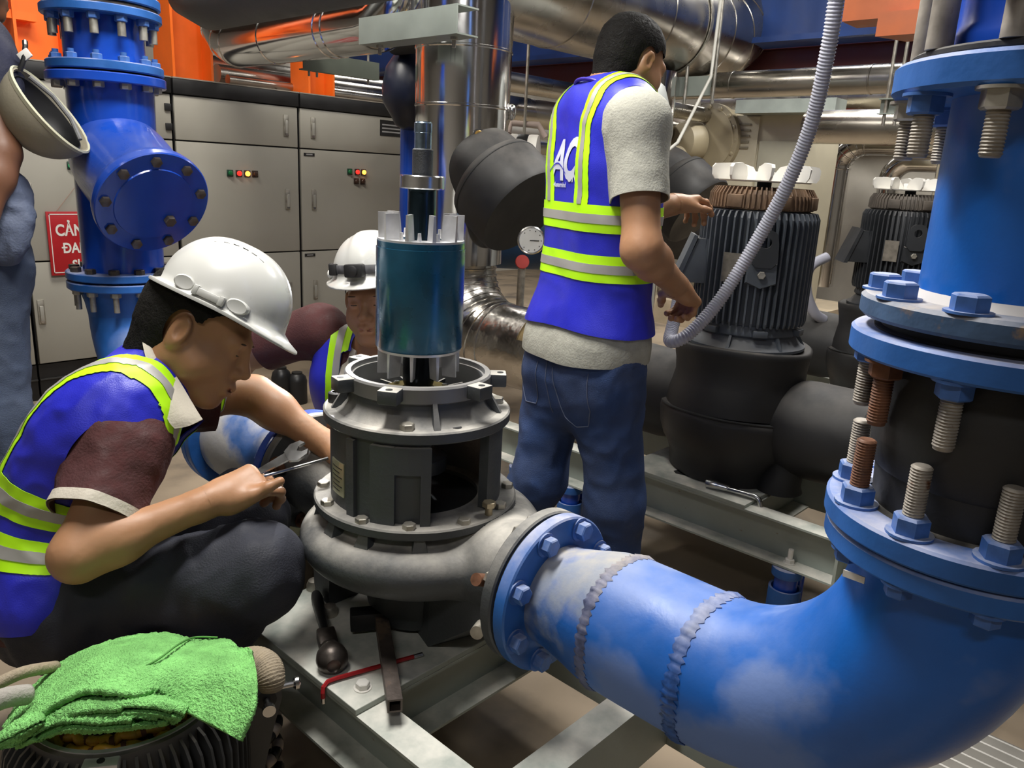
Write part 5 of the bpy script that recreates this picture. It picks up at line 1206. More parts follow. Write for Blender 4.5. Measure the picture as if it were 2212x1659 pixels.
cl2 = single('clad_elbow', 'second clad pipe elbow beside the brightest one at far right', 'pipe', MB().tube([(8.2,2.72,.3),(8.2,2.72,1.35)]+[(8.2,2.72-.2+.2*math.cos(PI/2*k/8),1.35+.2*math.sin(PI/2*k/8)) for k in range(1,9)]+[(8.2,1.4,1.55)], .10, 28), M['chrome'], loc=(8.2,2.72,.3), smooth=60)
single('clad_pipe', 'vertical clad pipe just left of the thick blue spool', 'pipe', MB().cyl((6.2,1.66,0),(6.2,1.66,3.3),.09,n=28), M['chrome'], loc=(6.2,1.66,0))
for i, (y0, y1, z, x, r, lab) in enumerate(((4.2,-1,2.02,7.2,.14,'far overhead clad pipe above the beige panel'),(5.5,-1,1.95,8.6,.12,'farthest overhead clad pipe at the right wall'),(2.2,-2,1.62,5.0,.10,'clad pipe behind the hanging stud ends at right'))):
    single('clad_pipe', lab, 'pipe', MB().cyl((x,y0,z),(x,y1,z),r,n=28), M['chromedull'], loc=(x,(y0+y1)/2,z))
for i, (x0, x1, y, z, r, lab) in enumerate(((3.62,9,3.9,1.66,.10,'long clad pipe behind the shoulder of the standing worker'),(3.95,9,4.2,1.45,.05,'thin clad pipe low behind the chrome column'),(3.45,9,3.6,1.80,.06,'clad pipe under the blue ceiling beam'))):
    single('clad_pipe', lab, 'pipe', MB().cyl((x0,y,z),(x1,y,z),r,n=28), M['chromedull'], loc=(x0,y,z))
wp_ = thing('white_pipe_run', 'white plastic pipe run with orange mark behind the chrome column', 'pipe', (3.6,3.4,1.5))
part(wp_, 'pipe', MB().cyl((3.3,3.35,1.49),(4.6,3.35,1.49),.03,n=16), M['white'])
for x in (3.5,4.3): part(wp_, 'hanger_rod', MB().cyl((x,3.35,1.5),(x,3.35,3.3), .005, n=8), M['zinc'])
part(wp_, 'fitting', MB().cyl((3.40,3.35,1.49),(3.46,3.35,1.49),.036,n=16), M['orange'])
single('tank_dome', 'pale round vessel top behind the standing worker shoulder', 'tank', MB().lathe([(.17,0),(.17,1.42),(.165,1.55),(.13,1.65),(.07,1.70),(.02,1.71)], (3.05,2.15,0), n=40), mat('pale_grey_tank', (.42,.44,.42), .4), loc=(3.05,2.15,0), smooth=60)
lampm = mat('fluorescent_tube', (.9,.9,.9), .4, emit=(1,.96,.9,9))
for i, (x, y, z, lab) in enumerate(((7.0,4.4,2.3,'glowing ceiling tube lamp far behind the standing worker'),(8.3,3.3,2.15,'glowing ceiling tube lamp above the far clad elbow'))):
    t = thing('tube_lamp', lab, 'lamp', (x,y,z))
    part(t, 'housing', MB().box((x-.05,y-.6,z),(x+.05,y+.6,z+.06)), M['white'], smooth=None)
    for dy in (-.4,.4): part(t, 'hanger_rod', MB().cyl((x,y+dy,z+.06),(x,y+dy,3.3), .006, n=8), M['zinc'])
    part(t, 'tube', MB().cyl((x,y-.57,z-.02),(x,y+.57,z-.02),.016,n=14), lampm)
bc = thing('concrete_plinth', 'low pale concrete plinth on the floor behind the farthest motor', 'plinth', (6.0,2.4,0))
part(bc, 'block', MB().box((6.1,2.6,0),(7.6,5.2,.22)), mat('pale_concrete', (.46,.38,.27), .8, var=.15, bump=.1), smooth=None)
gr = thing('floor_grating', 'grey step grating with bright edges at the lower right corner', 'grating', (1.9,.15,0))
for k in range(7):
    part(gr, 'slat', MB().box((1.72+.038*k,-.6,.004),(1.722+.038*k+.004,.30,.03)), mat('bright_edge', (.75,.73,.68), .4, .3), smooth=None)
part(gr, 'grating_bed', MB().box((1.70,-.6,.0),(2.0,.30,.004)), mat('grating_grey', (.20,.185,.17), .7), smooth=None)

sf3 = copy_tree(sf); sf3.location.x += 1.39; sf3['label'] = 'black foam covered strainer branch behind the forearm of the standing worker'
# ================================================================ people
skinm = mat('skin_tan', (.40,.205,.105), .5, var=.10, vs=9, sub=.12, bump=.03, bs=120)
skind = mat('skin_brown', (.33,.165,.085), .5, var=.10, vs=9, sub=.12, bump=.03, bs=120)
hairm = mat('black_hair', (.008,.007,.006), .8, var=.5, vs=120, bump=.35, bs=260, spec=.2)
vestm = mat('royal_blue_vest', (.022,.026,.50), .42, var=.12, vs=9, bump=.12, bs=420)
yelm = mat('lime_yellow_band', (.50,.97,.005), .5, var=.03)
silm = mat('silver_band', (.40,.39,.37), .45, .2, var=.06)
pipem = mat('violet_piping', (.04,.02,.34), .5)
greytee = mat('grey_marl_shirt', (.37,.365,.31), .85, var=.12, vs=60, bump=.2, bs=200)
maroon = mat('dark_maroon_shirt', (.065,.018,.018), .85, var=.15, vs=30, bump=.2, bs=200)
collarm = mat('cream_collar', (.58,.53,.44), .8, var=.06, bump=.15, bs=200)
jeanm = mat('blue_denim', (.020,.046,.135), .8, var=.35, vs=7, bump=.25, bs=350, patch=((.06,.085,.17), 4.2, .60, .14))
slate = mat('slate_trousers', (.022,.024,.036), .75, var=.2, vs=12, bump=.2, bs=300)
paleje = mat('grey_blue_denim', (.055,.075,.125), .8, var=.25, vs=6, bump=.25, bs=300)
hatm = mat('white_hard_hat', (.54,.54,.51), .3, var=.03, vs=5, coat=.3, dust=((.55,.52,.45), .15, 14))
lipm = mat('lip', (.30,.10,.075), .5)
eyem = mat('eye_dark', (.02,.014,.01), .2)
shoem = mat('dark_shoe', (.02,.018,.016), .6)
def W_(px, py, d): return np.array(cam_at(px, py, d))
def unit(v): v = A3(v); return v/np.linalg.norm(v)
class Torso:
    """spine curve with left-right capsules; gives local coordinates for clipping clothes"""
    def __init__(s, pel, neck, rH, rS, mid=None):
        s.pel, s.neck = A3(pel), A3(neck); s.rH, s.rS = unit(rH), unit(rS); s.mid = (s.pel+s.neck)/2 if mid is None else A3(mid)
        s.ts = np.linspace(-.12, 1.04, 60); s.pts = np.array([s.pos(t) for t in s.ts])
        L = np.linalg.norm(np.diff(s.pts, axis=0), axis=1); s.len = np.concatenate([[0], np.cumsum(L)]); s.len -= np.interp(0, s.ts, s.len)
    def pos(s, t): return (1-t)**2*s.pel+2*t*(1-t)*s.mid+t*t*s.neck if 0 <= t <= 1 else (s.pel+t*2*(s.mid-s.pel) if t < 0 else s.neck+(t-1)*2*(s.neck-s.mid))
    def lat(s, t): return unit(s.rH+(s.rS-s.rH)*min(max(t, 0), 1))
    def sdf(s, table, off=0., k=.06):
        o = Sdf()
        for t, hw, r in table:
            c = s.pos(t); l = s.lat(t); o.rc(c-l*hw, c+l*hw, r+off, k=k)
        return o
    def coords(s, P):
        """t, arc length from the pelvis, lateral (to the right), forward"""
        best = np.full(len(P), 9e9); bi = np.zeros(len(P), int)
        for i, q in enumerate(s.pts):
            d = ((P-q)**2).sum(1); m = d < best; best[m] = d[m]; bi[m] = i
        ta = np.gradient(s.pts, axis=0); ta /= np.linalg.norm(ta, axis=1)[:, None]
        al = ((P-s.pts[bi])*ta[bi]).sum(1)
        la = np.array([s.lat(t) for t in s.ts])[bi]; fo = np.cross(ta[bi], la)
        return s.ts[bi]+al/np.linalg.norm(s.neck-s.pel), s.len[bi]+al, ((P-s.pts[bi])*la).sum(1), ((P-s.pts[bi])*fo).sum(1)
BODYT = ((-.02,.070,.085),(.12,.068,.084),(.3,.060,.080),(.5,.066,.082),(.68,.082,.086),(.82,.094,.080),(.92,.09,.062))
LOOSE = ((-.06,.070,.092),(.08,.070,.092),(.3,.067,.090),(.5,.072,.091),(.68,.084,.090),(.82,.094,.083),(.92,.094,.064),(.97,.075,.052))
def limb(s, a, b, c, r, k=.03):
    s.rc(a, b, r[0], r[1], k=k); s.rc(b, c, r[1], r[2], k=k); m = lerp(b, c, .28); s.ball(m, r[1]*1.06, k=k); return s
def bbox(*p, pad=.12):
    p = np.array(p); return p.min(0)-pad, p.max(0)+pad
def seg_t(P, a, b):
    a, b = A3(a), A3(b); ba = b-a; return ((P-a) @ ba)/(ba @ ba)
def seg_d(P, a, b):
    a, b = A3(a), A3(b); ba = b-a; t = np.clip(((P-a) @ ba)/(ba @ ba), 0, 1); return np.linalg.norm(P-a-t[:, None]*ba, axis=1)
def join(ms):
    V = []; F = []; n = 0
    for v, f in ms:
        V.append(v); F.append(tris(f)+n); n += len(v)
    return np.concatenate(V), np.concatenate(F)
def hat(parent, c, R, label=None, sc=1.):
    """white hard hat; c brim centre, R columns right / forward / up"""
    q = Matrix(R.tolist()).to_4x4(); q.translation = Vector(c); q = q @ Matrix.Scale(sc, 4)
    n = 72; rs = []
    def pt(r, ph, z, rx, ry): return Vector((r*rx*math.sin(ph), r*ry*math.cos(ph), z))
    def brim(ph): f = max(0, math.cos(ph)); return .010+.030*f**2.2+.006*max(0, -math.cos(ph))
    def dome(u, ph, inset=0.):
        rx, ry, hz = .113-inset, .128-inset, .132-inset; t = u*PI/2
        p = pt(math.cos(t)**.82, ph, hz*math.sin(t)**1.0, rx, ry)
        if inset == 0:
            w = max(0, 1-(p.x/.036)**4)*min(1, p.z/.05); p.z += .006*w
            if abs(p.x) < .040: p.y *= 1+.03*w
        return p
    rows = []
    def row(f): rows.append([q @ f(2*PI*j/n) for j in range(n)])
    def br(ph, k, dz): b = brim(ph)*k; dr = -.016*max(0, math.cos(ph))**2*k; return Vector(((.113+b)*math.sin(ph), (.128+b)*math.cos(ph), .004+dr+dz))
    row(lambda ph: dome(0, ph, .005)+Vector((0,0,.004)))
    row(lambda ph: br(ph, .5, -.004)); row(lambda ph: br(ph, 1, -.005)); row(lambda ph: br(ph, 1.04, -.002)); row(lambda ph: br(ph, 1, .001)); row(lambda ph: br(ph, .45, .003)); row(lambda ph: br(ph, .08, .008))
    for u in np.linspace(.10, .985, 22): row(lambda ph: dome(u, ph)+Vector((0,0,.004)))
    h = part(parent, 'hard_hat', MB().rings(rows, cap0=False), hatm, label=label, smooth=50)
    lr = []
    for u in np.linspace(0, .97, 8): lr.append([q @ (dome(u, 2*PI*j/n, .008)) for j in range(n)])
    part(h, 'liner', MB().rings(lr, cap0=False), M['black'], smooth=80)
    for sx in (1, -1):
        for yy, w_ in ((-.052,.020),(.052,.022)):
            a = math.atan2(sx*.113, yy)
            p = Vector((sx*.113*math.sqrt(max(0, 1-(yy/.128)**2)), yy, .022))
            o = MB().rings([[p+Vector((sx*(.000+dz), w_*rr*math.cos(b)*1.0, .014*rr*math.sin(b))) for b in [2*PI*j/18 for j in range(18)]] for rr, dz in ((1,-.012),(1,.004),(.85,.007),(.6,.0065))]).xform(q)
            part(h, 'slot_boss', o, hatm)
        p = Vector((sx*.1155, .0, .018))
        part(h, 'accessory_slot', MB().box((-.006,-.028,-.007),(.006,.028,.007),.002).box((-.007,-.030,-.009),(.007,-.020,.010),.002).box((-.007,.020,-.009),(.007,.030,.010),.002).xform(q @ Matrix.Translation(p)), hatm)
        for k in range(6):
            u0 = .60+.045*k; 
            p = dome(.78-.0, 0); ang = -.62+.22*k
            yy = .085*math.sin(ang); zz = .132*math.sqrt(max(0, 1-(.045/.113)**2-(yy/.128)**2))+.007
            part(h, 'vent_slit', MB().box((-.0012,-.0055,-.001),(.0012,.0055,.0018)).xform(q @ Matrix.Translation((sx*.045, yy, zz)) @ Matrix.Rotation(-yy*6.5, 4, 'X')), M['black'], smooth=None)
    return h
def body_mesh(root, S_, boxes, m):
    """boxes: (lo, hi, h, clip function or None) -> one continuous body mesh object"""
    ms = []
    for lo, hi, h, cf in boxes:
        V, F = polygonize(S_, lo, hi, h)
        if len(V) == 0: continue
        F = tris(F)
        if cf is not None:
            for fn in (cf if isinstance(cf, (list, tuple)) else (cf,)): V, F = clip(V, F, fn(V))
        ms.append((V, F))
    V, F = join(ms)
    return npart(root, 'body', V, F, m)
def garment(root, name, S_, box, h, clips, m, fold=None, solid=.003, label=None, smooth=1):
    V, F = polygonize(S_, box[0], box[1], h); F = tris(F); V = smooth_mesh(V, F, smooth)
    for f in (fold or ()): V = folds(V, F, *f[:2], *f[2:])
    for c in clips: V, F = clip(V, F, c(V))
    return npart(root, name, V, F, m, label=label, solid=solid), V, F
def bands(vest, V, F, fields, off=.0022):
    """reflective strips: (name, material, scalar in metres from the centre line, half width, mask scalar or None, lift)"""
    N_ = normals(V, F)
    for name, m, s, hw, mask, lift in fields:
        U, G, sN, nn, mk = clip(V, F, hw-np.abs(s), (s, N_, mask if mask is not None else np.ones(len(V))))
        if mask is not None and len(U): U, G, nn = clip(U, G, mk, (nn,))
        if len(G) == 0: continue
        npart(vest, name, U+nn*lift, G, m, solid=.0008)
def eyes(body, c, R, sc):
    R = np.array(R)
    for x in (-1, 1):
        p = A3(c)+R @ (A3((x*.031,.0845,-.003))*sc)
        q = Matrix(R.tolist()).to_4x4(); q.translation = Vector(p)
        part(body, 'eye', MB().ball((0,0,0), .0080*sc, 14, 10, (1.2,.30,.26)).xform(q), eyem, smooth=180)
        p2 = A3(c)+R @ (A3((x*.032,.0865,.020))*sc); q.translation = Vector(p2)
        part(body, 'eyebrow', MB().ball((0,0,0), .013*sc, 14, 8, (1.2,.30,.16)).xform(q), mat('eyebrow_brown', (.07,.04,.025), .9), smooth=180)
    p = A3(c)+R @ (A3((0,.0935,-.068))*sc); q = Matrix(R.tolist()).to_4x4(); q.translation = Vector(p)
    part(body, 'lips', MB().ball((0,-.002,.0048*sc), .0165*sc, 18, 8, (1.25,.30,.24)).ball((0,-.002,-.0050*sc), .0150*sc, 18, 8, (1.2,.36,.30)).xform(q), lipm, smooth=180)
def hair(root, c, R, sc, top, nape=-.085, fringe=.045, off=.009):
    """close cropped hair over the skull; local hairline by height"""
    R = np.array(R); H = Sdf(); H.ell((0,-.016,.038), (.076,.096,.084), k=.03); H.rc((0,-.045,-.02), (0,-.048,-.075), .060, .052, k=.03)
    S2 = Sdf().merge(H, R*1., c)
    if abs(sc-1) > 1e-6:
        S2 = Sdf(); H2 = Sdf(); H2.ell(A3((0,-.016,.038))*sc, A3((.076,.096,.084))*sc, k=.03); H2.rc(A3((0,-.045,-.02))*sc, A3((0,-.048,-.075))*sc, .060*sc, .052*sc, k=.03); S2.merge(H2, R, c)
    V, F = polygonize(S2, A3(c)-.19, A3(c)+.19, .004, off); F = tris(F)
    V = V+normals(V, F)*(vnoise(V*220, 3)*.0007+vnoise(V*60, 4)*.0012)[:, None]
    L = (V-A3(c)) @ R/sc
    line = np.where(L[:, 1] < -.01, nape+np.maximum(0, (L[:, 1]+.05))*1.2, nape+.075+np.maximum(0, L[:, 1]+.01)*1.05)
    line = np.minimum(line, fringe); ear = ((L[:, 1]+.012)/.026)**2+((L[:, 2]+.004)/.040)**2-1
    s = L[:, 2]-line+vnoise(V*170, 6)*.005
    s = np.where(np.abs(L[:, 0]) > .055, np.minimum(s, ear*.02), s)
    V, F = clip(V, F, s)
    return npart(root, 'hair', V, F, hairm)
def scaled(sdf, sc):
    o = Sdf()
    for f, c, r, k, sg in sdf.p: o.p.append(((lambda P, f=f: f(P/sc)*sc), c*sc, r*sc, k*sc, sg))
    return o
def collar(root, c, R, r0, r1, h0, h1, gap, pt, m, open_=None):
    """fold-down collar round the neck; c neck centre, R columns right/forward/up"""
    R = np.array(R); n = 48; rows = []
    V = []; F = []
    prof = ((r0+.002,h0-.012),(r0,h0),(r0+.005,h0+.004),((r0+r1)/2,(h0+h1)/2+.004),(r1,h1))
    for i, (r, z) in enumerate(prof):
        for j in range(n):
            ph = gap+(2*PI-2*gap)*j/(n-1); k = max(0, math.cos(ph))**3
            rr = r+(pt*k*.35 if i == 4 else 0); zz = z-(pt*k if i == 4 else pt*.35*k if i == 3 else 0)-.012*max(0, math.cos(ph))
            V.append(A3(c)+R @ A3((rr*math.sin(ph), rr*math.cos(ph)*1.05, zz)))
    for i in range(4):
        for j in range(n-1): a = i*n+j; F.append((a, a+1, a+n+1, a+n))
    V = np.array(V); F = np.array(F)
    return npart(root, 'collar', V, F, m, solid=.0022)
def shoe(root, heel, toe, m=shoem):
    S2 = Sdf(); h, t = A3(heel), A3(toe); S2.rc(h, lerp(h, t, .55), .040, .043, k=.02); S2.rc(lerp(h, t, .55), t, .043, .034, k=.02); S2.rc(h+A3((0,0,.02)), h+A3((0,0,.07)), .040, .042, k=.03)
    V, F = polygonize(S2, *bbox(h, t, h+A3((0,0,.08)), pad=.08), .007); V, F = clip(V, tris(F), V[:, 2]-.004)
    return npart(root, 'shoe', V, F, m)
VUP = A3(_up); VRT = A3(_rt); VFW = A3(_fw)
# ---------------------------------------------------------------- worker standing with his back to us
def standing_worker():
    root = thing('person', 'standing worker seen from behind in blue vest and jeans holding the grey hose', 'person', (1.60,1.18,0))
    f = unit((.97,-.23,0)); r = unit((-.23,-.97,0))
    pel = A3((1.59,1.205,.835)); neck = A3((1.635,1.235,1.425)); shR = W_(1378,268,1.76); shL = W_(1250,275,2.06)
    T = Torso(pel, neck, r, shR-shL, mid=(1.60,1.19,1.14))
    elR, wrR = W_(1386,540,1.745), W_(1462,618,1.95); elL, wrL = W_(1345,470,2.16), W_(1452,442,2.22)
    hipR, hipL = pel+r*.088, pel-r*.088
    kR, aR = W_(1326,1090,2.07), A3((1.625,1.075,.085)); kL, aL = W_(1162,1035,2.20), A3((1.52,1.50,.085))
    hc, hR = W_(1364,140,1.93), frame(unit(A3((.98,-.20,0))+A3((.0,-.05,-.30))), (0,0,1)); sc = .90
    B = T.sdf(BODYT); B.rc(shR, neck, .046, .050, k=.04); B.rc(shL, neck, .046, .050, k=.04)
    B.rc(lerp(pel, neck, .98), hc+hR @ A3((0,-.035,-.07)), .058, .055, k=.04)
    for sh, el, wr_ in ((shR, elR, wrR), (shL, elL, wrL)): B.ball(sh, .052, k=.04); limb(B, sh, el, wr_, (.050,.042,.029))
    for hp, kn, an in ((hipR, kR, aR), (hipL, kL, aL)): limb(B, hp, kn, an, (.074,.048,.036), k=.05)
    B.merge(scaled(HEAD, sc), hR, hc)
    hdR = frame(unit(W_(1512,668,2.10)-wrR), unit(VRT*.35+VUP*.75-VFW*.35)); 
    B.merge(hand_sdf(-1, ((42,62,45),(45,66,48),(48,68,48),(52,68,50)), (.7,.55,-.55)), hdR, wrR+(hdR @ A3((0,.012,0))))
    hdL = frame(unit(W_(1535,425,2.36)-wrL), unit(VUP*.9-VRT*.25-VFW*.3))
    B.merge(hand_sdf(1, ((18,30,22),(30,42,30),(38,48,34),(44,50,36)), (.45,.85,-.35)), hdL, wrL+(hdL @ A3((0,.012,0))))
    lo, hi = bbox(aR, aL, shR, shL, elR, elL, wrR, wrL, neck, pad=.16)
    up_ = hR[:, 2]; npl_ = hc+hR @ A3((0,-.03,-.125)); nfun = lambda V: (V-npl_) @ up_
    hl, hh_ = bbox(hc, pad=.19); rl, rh = bbox(wrR, wrR+(hdR @ A3((0,.17,0))), pad=.075); ll, lh = bbox(wrL, wrL+(hdL @ A3((0,.19,0))), pad=.075)
    wR = lambda V: (V-wrR) @ hdR[:, 1]+.005; wL = lambda V: (V-wrL) @ hdL[:, 1]+.005
    near = lambda V, p, q: np.linalg.norm(V-p, axis=1)-q
    # main body without the regions meshed finer
    def cut_main(V): return np.minimum.reduce([np.maximum(-nfun(V)+.001, near(V, hc, .185)), np.maximum(-wR(V)+.001, near(V, wrR, .20)), np.maximum(-wL(V)+.001, near(V, wrL, .21))])
    b = body_mesh(root, B, [(lo, hi, .009, cut_main), (hl, hh_, .0042, nfun), (rl, rh, .0030, wR), (ll, lh, .0030, wL)], skinm)
    hair(root, hc, hR, sc, 0, nape=-.068, off=.005)
    eyes(b, hc, hR, sc)
    # grey t-shirt
    Sh = T.sdf(LOOSE, -.002); Sh.rc(shR, neck, .052, .056, k=.04); Sh.rc(shL, neck, .052, .056, k=.04)
    for sh, el in ((shR, elR), (shL, elL)): Sh.ball(sh, .060, k=.05); Sh.rc(sh, lerp(sh, el, .75), .064, .066, k=.04)
    Sh.rc(lerp(pel, neck, .03)-r*.060, lerp(pel, neck, .03)+r*.060, .113, k=.05)
    Sh.rc(pel-r*.055-f*.020-A3((0,0,.03)), pel+r*.055-f*.020-A3((0,0,.03)), .108, k=.05)
    bx = bbox(pel-A3((0,0,.1)), shR, shL, lerp(shR, elR, .8), lerp(shL, elL, .8), neck, pad=.14)
    hem = lambda V: V[:, 2]-.812-.006*np.sin(V[:, 1]*9)
    slR = lambda V: np.where(seg_d(V, lerp(shR, elR, .35), elR) < .12, .60-seg_t(V, shR, elR), 1.); slL = lambda V: np.where(seg_d(V, lerp(shL, elL, .35), elL) < .12, .62-seg_t(V, shL, elL), 1.)
    nk = lambda V: np.linalg.norm((V-(neck+A3((.02,0,.02))))*A3((1,1,.8)), axis=1)-.072
    garment(root, 'shirt', Sh, bx, .0085, (hem, slR, slL, nk), greytee, fold=((.0022, 8, (0,.2,1), .3, 1), (.0012, 24, None, .35, 2)))
    # blue vest
    Ve = T.sdf(LOOSE, .012); Ve.rc(lerp(shR, neck, .12), neck, .060, .064, k=.05); Ve.rc(lerp(shL, neck, .12), neck, .060, .064, k=.05)
    Ve.rc(lerp(pel, neck, .06)-r*.048, lerp(pel, neck, .06)+r*.048, .112, k=.07)
    def ahole(sh, el, out): return lambda V: seg_d(V, sh+unit(out)*.035+A3((0,0,.02)), lerp(sh, el, .34)+unit(out)*.035)-.083
    vneck = lambda V: np.linalg.norm((V-(neck+f*.015+A3((0,0,.03))))*A3((1,1,.75)), axis=1)-.080
    vhem = lambda V: V[:, 2]-.885-.010*np.sin(V[:, 1]*11+1)
    v, V, F = garment(root, 'safety_vest', Ve, bbox(pel, shR, shL, neck, pad=.15), .0075, (vhem, vneck, ahole(shR, elR, shR-shL), ahole(shL, elL, shL-shR)), vestm, fold=((.004, 7, (0,0,1), .25, 11), (.0022, 20, (0,1,.5), .4, 12)))
    t, al, la, fo = T.coords(V)
    z = V[:, 2]; z1, z2 = 1.158, 1.044
    flds = []
    for zc in (z1, z2):
        for nm, m_, d_, hw, l_ in (('reflective_band', yelm, 0, .031, .0022), ('silver_band', silm, 0, .0105, .0036)): flds.append((nm, m_, z-zc-d_, hw, None, l_))
    for sg in (1, -1):
        cen = sg*(.090-.012*np.clip((1.30-z)/.15, 0, 1)+.02*np.clip((z-1.36)/.06, 0, 1)); msk = z-(z1+.031)
        flds += [('reflective_band', yelm, la-cen, .027, msk, .0022), ('silver_band', silm, la-cen, .0085, msk, .0036)]
    bands(v, V, F, flds)
    # lettering on the back of the vest, laid on the cloth
    from mathutils.bvhtree import BVHTree
    bv = BVHTree.FromPolygons([Vector(p) for p in V], [tuple(map(int, q)) for q in F])
    def decal(name, v2, f2, u0, zz0, m_, lift=.0022):
        pts = []
        for x, y, _ in v2:
            o_ = T.pos(.72)+r*(u0+x); o_ = A3((o_[0], o_[1], zz0+y)); hit = bv.ray_cast(Vector(o_-f*.4), Vector(f))
            h_ = np.array(hit[0])-f*lift if hit[0] is not None else o_-f*.11
            pts.append(h_)
        return npart(v, name, np.array(pts), f2, m_)
    def fine(txt, size, bold=.0, shear=0., wx=1.):
        v2, f2 = text_mesh(txt, size, bold, shear); bm = bmesh.new()
        vs = [bm.verts.new((x*wx, y, 0)) for x, y, z_ in v2]
        for q in f2:
            try: bm.faces.new([vs[i] for i in q])
            except ValueError: pass
        bmesh.ops.triangulate(bm, faces=bm.faces[:])
        for _ in range(2): bmesh.ops.subdivide_edges(bm, edges=[e for e in bm.edges if e.calc_length() > .012], cuts=1)
        bmesh.ops.triangulate(bm, faces=bm.faces[:])
        bm.verts.index_update(); a = [tuple(x.co) for x in bm.verts]; c = [tuple(x.index for x in q.verts) for q in bm.faces]; bm.free(); return a, c
    lw = mat('white_print', (.62,.64,.78), .6, var=.05)
    for txt, size, bold, shear, wx, u0, zz, nm in (('A', .130, .004, .25, .80, -.094, 1.243, 'logo_letter'), ('C', .130, .005, .22, .72, -.030, 1.246, 'logo_letter'), ('ONS', .034, .0012, .12, .9, .000, 1.238, 'logo_letters'), ('Mastermind', .016, .0005, 0, .9, -.074, 1.224, 'logo_line')):
        a, c = fine(txt, size, bold, shear, wx); decal(nm, a, c, u0, zz, lw)
    # thin swoosh under the two letters
    sw_ = [(-.098+.011*k, .010+.020*math.sin(k*.42)) for k in range(9)]
    a = [(x, y-.0016, 0) for x, y in sw_]+[(x, y+.0016, 0) for x, y in sw_]; c = [(k, k+1, 10+k, 9+k) for k in range(8)]
    decal('logo_swoosh', a, c, 0, 1.25, vestm, .0034)
    # collar piping
    # jeans
    Je = Sdf()
    Je.rc(pel-r*.066+A3((0,0,.04)), pel+r*.054+A3((0,0,.04)), .072, k=.05); Je.rc(pel-r*.062-f*.022-A3((0,0,.07)), pel+r*.062-f*.022-A3((0,0,.07)), .095, k=.06)
    Je.rc(pel-r*.04-A3((0,0,.15)), pel+r*.04-A3((0,0,.15)), .075, k=.06)
    for hp, kn, an in ((hipR, kR, aR), (hipL, kL, aL)): Je.rc(hp-A3((0,0,.02)), kn, .088, .070, k=.06); Je.rc(kn, an, .070, .064, k=.05)
    waist = lambda V: .832-V[:, 2]; cuff = lambda V: V[:, 2]-.07
    j, Vj, Fj = garment(root, 'jeans', Je, bbox(pel+A3((0,0,.1)), aR, aL, kR, kL, pad=.16), .009, (waist, cuff), jeanm, fold=((.007, 10, (0,0,1), .9, 21), (.004, 24, (.3,.3,.2), .5, 22)))
    # seam lines and back pockets
    bj = BVHTree.FromPolygons([Vector(p) for p in Vj], [tuple(map(int, q)) for q in Fj])
    thr = mat('pale_denim_thread', (.10,.12,.19), .8)
    def on_back(u, z_):
        o_ = pel+r*u; hit = bj.ray_cast(Vector((o_[0], o_[1], z_))-Vector(f)*.4, Vector(f)); return (hit[0]-Vector(f)*.001) if hit[0] is not None else Vector(o_)
    def stitch(name, pts2):
        P_ = []
        for (u0, z0), (u1, z1_) in zip(pts2[:-1], pts2[1:]):
            for k in range(8): P_.append(on_back(u0+(u1-u0)*k/8, z0+(z1_-z0)*k/8))
        P_.append(on_back(*pts2[-1])); part(j, name, MB().tube(P_, .0014, 5), thr, smooth=180)
    stitch('pocket_stitching', [(.025,.79),(.035,.72),(.052,.665),(.085,.645),(.118,.655),(.135,.70),(.130,.795)])
    stitch('pocket_stitching', [(-.125,.79),(-.13,.70),(-.105,.665),(-.06,.67),(-.045,.73),(-.04,.79)])
    stitch('seat_seam', [(-.005,.80),(-.004,.74),(-.003,.66)])
    for an in (aR, aL): shoe(root, an+A3((-.04,0,-.045)), an+A3((.18,0 if an is aR else .05,-.05)))
    part(root, 'lanyard', MB().tube([tuple(neck+hR @ A3((.072*math.sin(a), .07*math.cos(a)-.02, .012-.014*math.cos(a)))) for a in [2*PI*k/30 for k in range(31)]], .0045, 8), pipem, smooth=180)
    return root
standing_worker()
